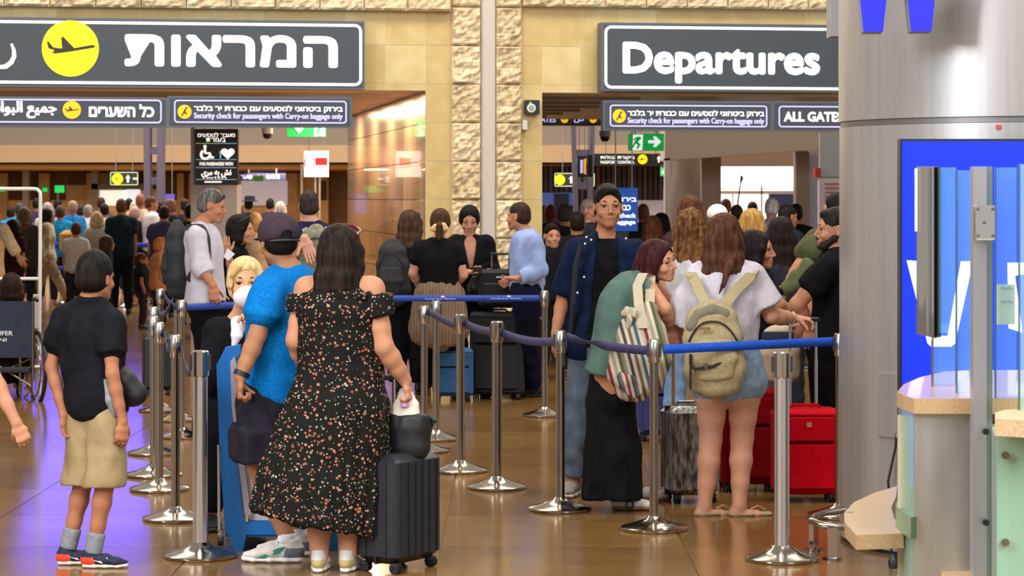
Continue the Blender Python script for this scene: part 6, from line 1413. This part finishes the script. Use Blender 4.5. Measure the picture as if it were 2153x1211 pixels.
for a_, b_ in (((1330, 650), (1308, 660)), ((1330, 650), (1340, 668)), ((1330, 650), (1318, 690))): sd = Sdf(); sd.loft([g(*a_, -.36), (g(*a_, -.38)+g(*b_, -.40))/2, g(*b_, -.37)], [.012, .028, .016], [.008, .012, .008], (0, 0, 1), .01); solid(sd, 'bow_loop', mat('BAAE96', .85), e, .007)
# 14 woman with the canvas backpack
g = G(13.4)
S = skel(g(1530, 760)[0], 13.4, 1.645, 172, fem=True, lw=1.12, N=g(1522, 556), P=g(1532, 775), SL=g(1466, 585, .0), SR=g(1578, 583, -.02), EL=g(1438, 668, .08), WL=g(1432, 700, .26), ER=g(1622, 664, .0), WR=g(1668, 668, .10), HL=g(1498, 790), HR=g(1566, 790), KL=g(1494, 925, .02), KR=g(1560, 922, .02), AL=g(1481, 1062, .0), AR=g(1554, 1062, -.02), TL=108, TR=100, head=g(1523, 496), hyaw=168, hs=.98)
p = person('woman in a white T-shirt and denim shorts wearing a canvas backpack', S)
body(S, p, 'D2987C', step=.012, feet=True, hands={'R': dict(curl=.7, dr=(1, .1, -.1), pn=(0, .1, -1), th=(0, -1, 0))}, face='shape')
hair(S, p, 'long', '3E2418', '6E4430', length=.15, wide=1.12, thick=1.5, seed=23, name='long_hair')
sd = Sdf(); sd.loft([g(1534, 540, -.11), g(1530, 572, -.16), g(1520, 600, -.175), g(1512, 618, -.175)], [.04, .022, .012, .004], [.02, .014, .010, .004], (1, 0, 0), .02); solid(sd, 'hair_tip', hairm('3E2418', '6E4430'), p, .006, post=strands(amp=.002))
wt_ = cloth('C2BAC6', 'CEC8D2', 30, .1); sd = Sdf(); torso(sd, S, .26, .98, .035, flat=(1, 1))
sd.loft([spine_pt(S, .9), S.SR+UP*.005, S.SR+(S.ER-S.SR)*.75], [.06, .068, .105], [.06, .07, .10], UP, .04, (0, 1), .03); sd.loft([spine_pt(S, .9), S.SL+UP*.005, S.SL+(S.EL-S.SL)*.55, S.EL+np.array([-.0, .0, -.04])], [.06, .07, .10, .11], [.06, .07, .09, .09], UP, .04, (0, 1), .03); sd.seg(S.N-S.up*.03, S.N+S.up*.005, .10, .095, .07, .065, S.Rs, k=.02, flat=(0, 1))
solid(sd, 'tshirt', wt_, p, .011, fold=.010, ffreq=5, fst=(1, 1, .6), seed=12)
pants(S, p, cloth('7E98B4', '98B0C8', 30, .4), 'denim_shorts', .12, .014, .26, .012, fold=.006)
for q in 'LR':
    A = getattr(S, 'A'+q); T = getattr(S, 'T'+q); c = fz(A, 0); sd = Sdf(); sd.loft([c-T*.05+UP*.009, c+T*.06+UP*.009, c+T*.17+UP*.009], [.035, .042, .043], [.012]*3, rgt(T), .01); sd.plane(c, -UP); so = solid(sd, 'sandal', mat('9A8A60', .7), p, .008)
    MB().tube([c+T*.15+UP*.03, c+T*.10+UP*.055+rgt(T)*.02, c+T*.05+UP*.04+rgt(T)*.045], .004, 6).build('sandal_strap', mat('B89A78', .6), so)
MB().tube([S.WR+.030*(math.cos(t)*UP+math.sin(t)*np.array([0, 1, 0])) for t in np.linspace(0, 2*PI, 18, endpoint=False)], .006, 6, closed=True).build('bracelet', mat('D8C8A8', .4, .3), p, smooth=True)
cnv = mat('9C8C66', .9, kind='noise', hex2='AD9C74', scale=50, bump=.3); cnv2 = mat('7A735F', .9, bump=.3, scale=60)
c = g(1500, 726, -.26); bk = backpack(g, c, .325, .44, .20, 176, '9C8C66', 'beige canvas backpack worn by the woman in the white T-shirt', m=cnv, tilt=-.06, sw=.028, scol=mat('A99B74', .9, bump=.2, scale=60), straps=([g(1462, 574, .04), g(1453, 572, -.05), g(1452, 580, -.10), g(1462, 590, -.14), g(1470, 612, -.17), g(1488, 646, -.24)], [g(1580, 566, .05), g(1588, 566, -.05), g(1578, 580, -.13), g(1545, 612, -.17), g(1520, 646, -.24)]))
MB().box(g(1482, 691, -.38), (.062, .006, .016)).build('leather_label', mat('8A5E30', .6), bk)
sd = Sdf(); sd.loft([g(1452, 690, -.30), g(1470, 660, -.31), g(1498, 650, -.32), g(1525, 660, -.31), g(1535, 690, -.30)], [.03]*5, [.02]*5, (0, 0, 1), .02); solid(sd, 'grey_yoke', cnv2, bk, .01)
MB().tube([g(1452, 745, -.36), g(1452, 768, -.37), g(1460, 776, -.38), g(1500, 770, -.39), g(1516, 762, -.38), g(1518, 745, -.37)], .008, 8).build('flap_edge', mat('1C1814', .7), bk, smooth=True); MB().box(g(1452, 785, -.37), (.012, .01, .17), .0).build('side_band', mat('1C1814', .7), bk)
MB().box(g(1484, 770, -.395), (.016, .01, .03)).build('clasp', steel, bk); MB().tube([g(1575, 670, -.02), g(1565, 700, -.1), g(1552, 726, -.18)], .010, 6).build('side_strap', blk, bk)
# 15 bearded man half behind the column
g = G(14.6)
S = skel(g(1750, 700)[0], 14.6, 1.76, 272, w=1.1, lw=1.15, N=g(1762, 532), P=g(1752, 730), SL=g(1742, 562, -.19), SR=g(1765, 560, .19), EL=g(1676, 640, -.2), WL=g(1702, 690, -.1), ER=g(1720, 640, .2), WR=g(1690, 680, .2), head=g(1755, 484), hyaw=272, hs=1.08)
S.AL = fz(S.P+np.array([.02, -.08, 0]), .08); S.AR = fz(S.P+np.array([.0, .1, 0]), .08)
p = person('bearded man in a black T-shirt half hidden by the metal column', S); body(S, p, 'BE8466', step=.014, fine_head=.005, hands={'L': dict(curl=.9, dr=(.1, 0, -1))}); hair(S, p, 'quiff', '1A1412', '32261E', thick=.6, step=.007)
sd = Sdf(); L = S.L; h_ = S.hs
for sg in (-1, 1): sd.seg(L(sg*.055, .01, -.045), L(sg*.03, .062, -.085), .022*h_, .024*h_, k=.02)
sd.seg(L(-.03, .072, -.088), L(.03, .072, -.088), .02*h_, .02*h_, k=.02); sd.seg(L(-.02, .098, -.047), L(.02, .098, -.047), .006*h_, .006*h_, k=.01)
solid(sd, 'beard', hairm('241A16', '3E2E26'), p, .006, post=strands(freq=60, amp=.0015, st=(1, 1, .5)))
shirt(S, p, cloth('101013', '151518'), 'tshirt', hem=-.12, sleeve=.62, off=.026, step=.013); pants(S, p, cloth('101013'), step=.015, off=.025); [shoe(S, p, q, ('5A3A28', '2A1A14')) for q in 'LR']
# 16 dark haired girl in profile
g = G(15.0)
S = skel(g(1612, 760)[0], 15.0, 1.56, 78, fem=True, N=g(1590, 572), P=g(1618, 740), SR=g(1592, 590, -.14), SL=g(1604, 585, .14), ER=g(1640, 640, -.16), WR=g(1690, 672, -.06), head=g(1592, 527), hyaw=74, hs=1.0)
p = person('dark haired girl in profile in a black top and light jeans, reaching for a handle', S); body(S, p, 'BE8468', step=.015, fine_head=.005, hands={'R': dict(curl=.8, dr=(1, 0, 0), pn=(0, 0, -1))}); hair(S, p, 'long', '120D0D', length=.14, step=.009, wide=.9)
shirt(S, p, cloth('121216'), hem=.08, sleeve=.8, step=.014); pants(S, p, cloth('6E86A8', '8298B8', 14), 'jeans', 1.95, .02, step=.015); [shoe(S, p, q, ('D8D4D0', 'E8E8E8'), .26) for q in 'LR']
sd = Sdf(); g2 = G(14.7); sd.loft([g2(1634, 700), g2(1640, 740), g2(1644, 790)], [.09, .12, .11], [.05, .07, .05], (1, 0, 0), .02); tb = bag_solid(sd, 'tote_bag', mat('BCA88C', .85, kind='noise', hex2='CDBBA0', scale=14, bump=.3), 'cream quilted tote bag with a navy band behind the thick stanchion', 'bag', fold=.006)
MB().box(g2(1636, 706, -.07), (.19, .02, .05), 0, bev=.006).build('navy_band', mat('2A3050', .8), tb)
# 17 wavy hair in a tank top, and others waiting at the right
def simple(px, ytop, d, yaw, lab, fem=True, hairs='long', hc='3A281C', top='15151A', leg='20242C', skin='C08A6A', length=.16, sleeve=.5, hyaw=None, face='shape', step=.022, hs=1.0, group=None, kids=False, hl=None, w=1., ex=None, H=None, wide=1., pitch=0, hem=-.08, shoes=True, bag=None, c2=None, **ov):
    Ht = H or CAM_H-(ytop-HOR)*d/F_PX
    x = (px-CXP)*d/F_PX
    if kids or Ht < 1.4: hs = hs*(.93 if Ht > 1.1 else .85)
    S = skel(x, d, Ht, yaw, fem=fem, hyaw=hyaw, w=w, hs=hs, hpitch=pitch, **ov)
    zt = Ht-.118*hs; S.Hc = np.array([x, d, zt]) if H is None else S.Hc
    p = person(lab, S, group)
    body(S, p, skin, step=step*1.15, fine_head=step*.42, face=face if face else False, hands={'L': 0, 'R': 0} if d > 30 else None)
    if hairs: hair(S, p, hairs, hc, c2, length=length, step=step*.5, thick=1.3 if fem else .7, wide=wide)
    shirt(S, p, top if not isinstance(top, str) else cloth(top), 'shirt', hem=hem, sleeve=sleeve, off=.026, step=step*.85)
    pants(S, p, cloth(leg), step=step*.9)
    if shoes:
        for q in 'LR': shoe(S, p, q, ('1C1C20', '8A8A8A'))
    return S, p
S, p = simple(1450, 441, 16.5, 182, 'woman with long wavy brown hair in a white tank top', hairs='wavy', hc='4A2E1A', c2='A0703E', top='B8B6B8', leg='7088A8', length=.27, sleeve=0, wide=1.12, step=.016, hem=.15)
S, p = simple(1452, 413, 19.2, 180, 'tall woman with reddish brown hair behind the wavy haired woman', hc='4A2A1A', c2='7A4A2C', length=.25, top='3A2A28', step=.018)
S, p = simple(1580, 441, 18.4, 182, 'blonde woman behind the white tee woman, back to the camera', hc='9A6E30', c2='D8B068', length=.18, top='2A2A30', step=.016)
S, p = simple(1642, 458, 17.2, 175, 'woman with long very dark hair between the girl and the green shirt man', hc='150E0C', c2='2E1E18', length=.26, wide=1.2, top='2A2A34', step=.016)
g = G(16.2)
S = skel(g(1742, 640)[0], 16.2, 1.74, 250, w=1.1, N=g(1745, 500), P=g(1740, 660), SL=g(1716, 505, -.12), EL=g(1680, 560, -.2), WL=g(1655, 600, -.2), head=g(1760, 446), hyaw=250)
p = person('man in an olive green shirt leaning left behind the bearded man', S); body(S, p, 'C08666', step=.018, fine_head=.009, face='shape'); hair(S, p, 'short', '14100E', step=.01); shirt(S, p, cloth('484C34', '54583C'), hem=-.1, sleeve=.65, off=.035, step=.015); pants(S, p, cloth('2A2A30'), step=.018)
sd = Sdf(); sd.loft([g(1700, 560, -.3), g(1680, 585, -.3), g(1660, 606, -.3)], [.05, .06, .05], [.05]*3, (1, 0, 0), .02); bag_solid(sd, 'olive_jacket', cloth('555A3C', '606546'), 'olive jacket draped over the arm of the green shirt man', 'jacket', fold=.01)
# left picture edge: arm of a passer-by
g = G(11.5)
S = skel(g(-95, 800)[0], 11.5, 1.62, 95, fem=True, SR=g(-75, 650, -.15), ER=g(-22, 775, -.2), WR=g(34, 888, -.22), N=g(-95, 610), P=g(-110, 820), head=g(-95, 545))
p = person('passer-by at the left picture edge, only a bare forearm and hand in view', S); body(S, p, 'CF9474', step=.016, face='shape', hands={'R': dict(curl=.75, dr=(.45, 0, -1), pn=(-.2, .9, 0), th=(-.9, -.3, -.2))}); hair(S, p, 'long', '3A2A20', step=.012); shirt(S, p, cloth('8A8C94'), hem=-.1, sleeve=.5); pants(S, p, cloth('7A7C84')); [shoe(S, p, q, ('8A8A8A', 'C8C8C8')) for q in 'LR']
# seated in the wheelchair
g = G(21.15)
S = skel(g(12, 760)[0], 21.15, 1.62, 185, zp=.55, N=g(14, 660, 0), P=g(12, 768, .05), head=g(24, 603, 0), KL=g(-8, 775, .45), KR=g(35, 775, .45), AL=fz(g(-8, 800, .5), .12), AR=fz(g(35, 800, .5), .12), HL=g(0, 765, .05), HR=g(28, 765, .05))
p = person('person with dark brown hair seated in the navy wheelchair', S); body(S, p, 'A87858', step=.024, fine_head=.01, face='shape'); hair(S, p, 'bob', '1E100C', step=.012, thick=2.5); shirt(S, p, cloth('241614'), hem=0, sleeve=1.5, step=.02); pants(S, p, cloth('1A1A1E'), step=.022)
# ------------------------------------------------------------------ the far crowd
GL = 'crowd queuing beyond the left passage'; GR = 'people beyond the right passage'
def far_p(px, yt, d, yaw, lab, fem, hs_, hc, top, leg, skin='B07A5C', grp=GL, **k):
    if hs_ == 'crop' and int(hc[:2], 16) > 0x60: k.setdefault('c2', shade(hc, 1.08))
    k.setdefault('step', .024 if d > 26 else .02); k.setdefault('shoes', d < 37)
    return simple(px, yt, d, yaw, lab, fem, hs_, hc, top, leg, skin, group=grp, **k)
plaid = mat('8A7458', .85, kind='noise', hex2='C9BCA4', scale=7, stretch=(1.4, 1.4, 1), mix=(.42, .55))
S, p = far_p(98, 441, 35.5, 100, 'long dark haired woman in a checked shirt and wide grey trousers walking', True, 'long', '1A1210', plaid, '8E8478', length=.3, sleeve=1.8, H=1.62, head=at(100, 456, 35.5), hem=-.16,
 AL=fl(64, 652)+UP*.07, AR=fl(142, 642)+UP*.07)
S, p = far_p(52, 437, 34.5, 170, 'person in a dark olive coat behind the white rail', True, 'long', '4A3A2E', '34302A', '26262C', length=.1, sleeve=1.9, w=1.15, hem=-.2)
S, p = far_p(-16, 431, 27.5, 100, 'man in a beige long-sleeved shirt at the left picture edge', False, 'short', '2A201C', 'B8A488', '201E22', sleeve=1.9, SR=at(6, 482, 27.3), ER=at(22, 512, 27.2), WR=at(38, 538, 27.2))
S, p = far_p(41, 428, 42, 180, 'man in a bright blue T-shirt left of the white rail', False, 'short', '3A302A', '1E90D8', '24262C', w=1.15)
far_p(23, 436, 45, 180, 'short dark haired man in blue at the far left', False, 'short', '181210', '2288C8', '24262C')
far_p(27, 462, 33, 165, 'dark haired child behind the beige sleeve', True, 'bob', '120A0A', '2A1A1C', '1C1C20', H=1.42)
far_p(77, 417, 46, 180, 'dark haired head just left of the rail corner', False, 'short', '1A1412', '3A2A48', '24262C')
far_p(100, 426, 40.5, 190, 'grey haired person in a white top right of the rail', True, 'bob', '8A7E78', 'D4C8C0', '3A3A40')
far_p(122, 420, 47, 180, 'tall dark head below the large green sign', False, 'short', '1C1414', '30284A', '24262C')
far_p(127, 433, 39.5, 180, 'brown haired man in a teal T-shirt with a dark backpack', False, 'short', '3A2C24', '1E86B8', '24262C')
far_p(152, 423, 40.5, 215, 'bald man with grey sides in a blue shirt', False, 'crop', '9A7C6A', '1E6EB0', '24262C', skin='C08060', w=1.1)
far_p(170, 431, 44, 180, 'dark haired man left of the light box', False, 'short', '2A201C', '2A7E90', '24262C')
far_p(186, 431, 42.5, 170, 'grey haired man in teal behind the checked shirt woman', False, 'short', '6E6660', 'B8C0C4', '24262C')
far_p(160, 456, 34.5, 185, 'child with brown hair in a light grey top', False, 'short', '3A2418', 'A8A29A', '2A2A30', H=1.36)
far_p(204, 446, 36.8, 190, 'blonde haired woman in a grey striped top', True, 'bob', '8E7450', '8C8478', '3A3434', H=1.50, c2='C8AE84')
far_p(213, 416, 48, 180, 'reddish haired man in front of the bright light box', False, 'short', '2E1A14', '4A4048', '24262C')
far_p(219, 429, 41, 200, 'dark curly haired man left of the navy T-shirt man', False, 'quiff', '15100E', 'C0B8B4', '24262C')
far_p(222, 487, 33.5, 110, 'young girl with brown hair below the blue belt', True, 'long', '3A261E', '1E2228', '1E1E24', H=1.18, length=.16)
S, p = far_p(255, 430, 36, 195, 'man in a navy T-shirt and black trousers standing before the belts', False, 'crop', '4A2C1E', '16222E', '141418', skin='9A6444', H=1.70, step=.02)
far_p(271, 418, 43.5, 180, 'dark haired head left of the tall bald man', False, 'short', '12100E', '2E2A34', '24262C')
far_p(282, 435, 40, 225, 'pink faced bald man in dark clothes', False, 'crop', 'C09A8C', '30262A', '24262C', skin='C07A68')
far_p(285, 423, 42, 175, 'woman with pale blonde hair and a long beige top', True, 'bob', 'B8A488', '8A7858', '3A3434', c2='DCCCB0')
far_p(295, 409, 41, 180, 'tall bald man in a cream shirt above the crowd', False, 'crop', '8A5644', 'BCA084', '2A2A30', skin='B87458', w=1.1)
far_p(319, 414, 40, 105, 'man with brown hair in a white shirt with a shoulder strap', False, 'short', '4A2E22', 'C8BCC0', '2A2A30', w=1.15)
far_p(337, 424, 42, 180, 'dark haired woman in a mauve top', True, 'bob', '180E10', '4A3A52', '2A2A34')
far_p(356, 420, 37, 250, 'bald man in a black T-shirt in front of the lilac poster', False, 'crop', '8A5A4A', '141820', '18181C', skin='B4755C', w=1.2)
far_p(345, 452, 35, 180, 'man in a dark mauve jacket behind the black backpack', False, 'short', '201412', '35304A', '1C1C22', w=1.25, H=1.6)
far_p(388, 419, 41, 200, 'brown haired man left of the grey kiosk', False, 'quiff', '2A1C18', '2A2830', '24262C')
far_p(398, 430, 33, 215, 'dark haired man with glasses left of the white shirt man', False, 'short', '110D0E', '1C1A1E', '18181C', skin='B88470')
S, p = far_p(298, 533, 32.3, 100, 'small child with brown hair in a dark top and patterned shorts', False, 'short', '3A2018', '1C2026', '4A2A34', H=1.0, skin='A06A50', step=.016, shoes=True, fine_head=None) if False else simple(298, 533, 32.3, 100, 'small child with brown hair in a dark top walking right', False, 'short', '3A2018', '1C2026', '30222C', 'A06A50', group=GL, step=.017)
MB().box(at(147, 508, 36.6), (.26, .3, .34), .5, bev=.06).build('yellow_holdall', mat('B07A18', .7, kind='noise', hex2='C08A28', scale=12), None, smooth=True, label='mustard yellow holdall carried behind the checked shirt woman', category='bag')
S_, p_ = far_p(335, 500, 30.5, 110, 'crouching person in a beige hooded top half behind the black backpack', False, 'short', '8A5A3C', 'A87448', '1C1C22', H=1.2, w=1.2)
# between kiosk and pillar
far_p(523, 418, 44, 180, 'person in a black hat in front of the white lit panel', False, 'short', '14100F', '2A2A30', '24262C')
b = at(525, 424, 44); MB().lathe(b, [(0, .0), (.15, .0), (.15, .012), (.10, .02), (.09, .10), (0, .11)], 20).build('hat', blk, None, smooth=True, label='black brimmed hat on the person before the white lit panel', category='hat')
far_p(568, 418, 46, 180, 'dark haired head under the white lit panel, right side', False, 'short', '1C1614', '34303A', '24262C')
far_p(590, 424, 43, 180, 'light haired person behind the dark cap', True, 'bob', 'A89A90', '5A5058', '24262C')
far_p(500, 432, 38, 180, 'dark haired person right of the grey kiosk', False, 'short', '100E0E', '22222A', '24262C')
far_p(536, 448, 30, 185, 'woman with light brown hair behind the profile woman', True, 'bob', '7A6248', '8A7A68', '2A2A30', H=1.53)
# beyond the right passage
far_p(1157, 430, 32, 180, 'reddish bald man at the left edge of the right passage', False, 'crop', '7A3A28', '201E24', '1C1C22', GR and '8E4E38', GR, w=1.1)
far_p(1187, 431, 27.5, 178, 'short haired man in a dark T-shirt, left side of the right passage', False, 'short', '3A302A', '20282E', '1C1C22', 'B07A62', GR)
S, p = simple(1161, 470, 23.5, 15, 'teenager with short dark hair smiling behind the navy shirt man', False, 'quiff', '120C0C', '17161A', '201E20', 'B8846C', face=True, step=.017, H=1.46, head=at(1161, 497, 23.5), group=GR)
far_p(1213, 447, 24.6, 185, 'dark haired man in black just left of the navy shirt man', False, 'short', '17110F', '18181C', '1A1A1E', 'A87458', GR)
S, p = simple(1241, 420, 25.5, 60, 'older bearded man half hidden behind the tall dark haired man', False, 'short', '5A504A', '262830', '1A1A1E', 'B07A66', step=.018, group=GR)
far_p(1352, 430, 31, 180, 'balding pink headed man right of the blue screen', False, 'crop', '8A5448', '3A3238', '1C1C22', 'B87464', GR)
far_p(1372, 455, 26, 180, 'woman with long red brown hair right of the blue screen', True, 'long', '3A1C12', '2A1E1C', '1C1C22', 'B07A62', GR, length=.25, c2='6A3420')
far_p(1390, 449, 28, 180, 'dark haired person with a black backpack by the white column', True, 'long', '0E0A0C', '1C1E26', '1C1C22', 'B07A62', GR, length=.1)
S, p = far_p(1508, 433, 22.5, 180, 'person in a white cap behind the white tee woman', False, 'short', '6A5040', '8A8488', '2A2A30', 'B07A62', GR)
sd = Sdf(); sd.ell(S.L(0, -.012, .045), (.096, .114, .092), S.Hr, S.Hf); sd.plane(S.L(0, 0, .01), -S.Hu); solid(sd, 'cap', cloth('E4D8DA'), p, .011)
far_p(1526, 419, 34, 180, 'bald man in front of the bright window', False, 'crop', '8A5A44', '8A7A6A', '2A2A30', 'A86A50', GR)
far_p(1549, 432, 30, 180, 'brown haired man left of the blonde woman', False, 'short', '3A2A1E', '5A5450', '2A2A30', 'A86A50', GR)
far_p(1582, 425, 36, 180, 'dark haired head in the middle of the bright window', False, 'short', '2A221C', '7A6A5C', '2A2A30', 'A86A50', GR)
far_p(1622, 417, 28, 190, 'white haired man in front of the navy board', False, 'short', 'A8A09C', '8A8890', '2A2A30', 'B87E68', GR)
far_p(1657, 432, 25, 120, 'dark haired man under the navy board right of the window', False, 'short', '1A1412', '22242E', '2A2A30', 'A8705A', GR)
far_p(1674, 430, 29, 180, 'person in black at the right window column', False, 'short', '15100E', '16161C', '1A1A1E', 'A8705A', GR)
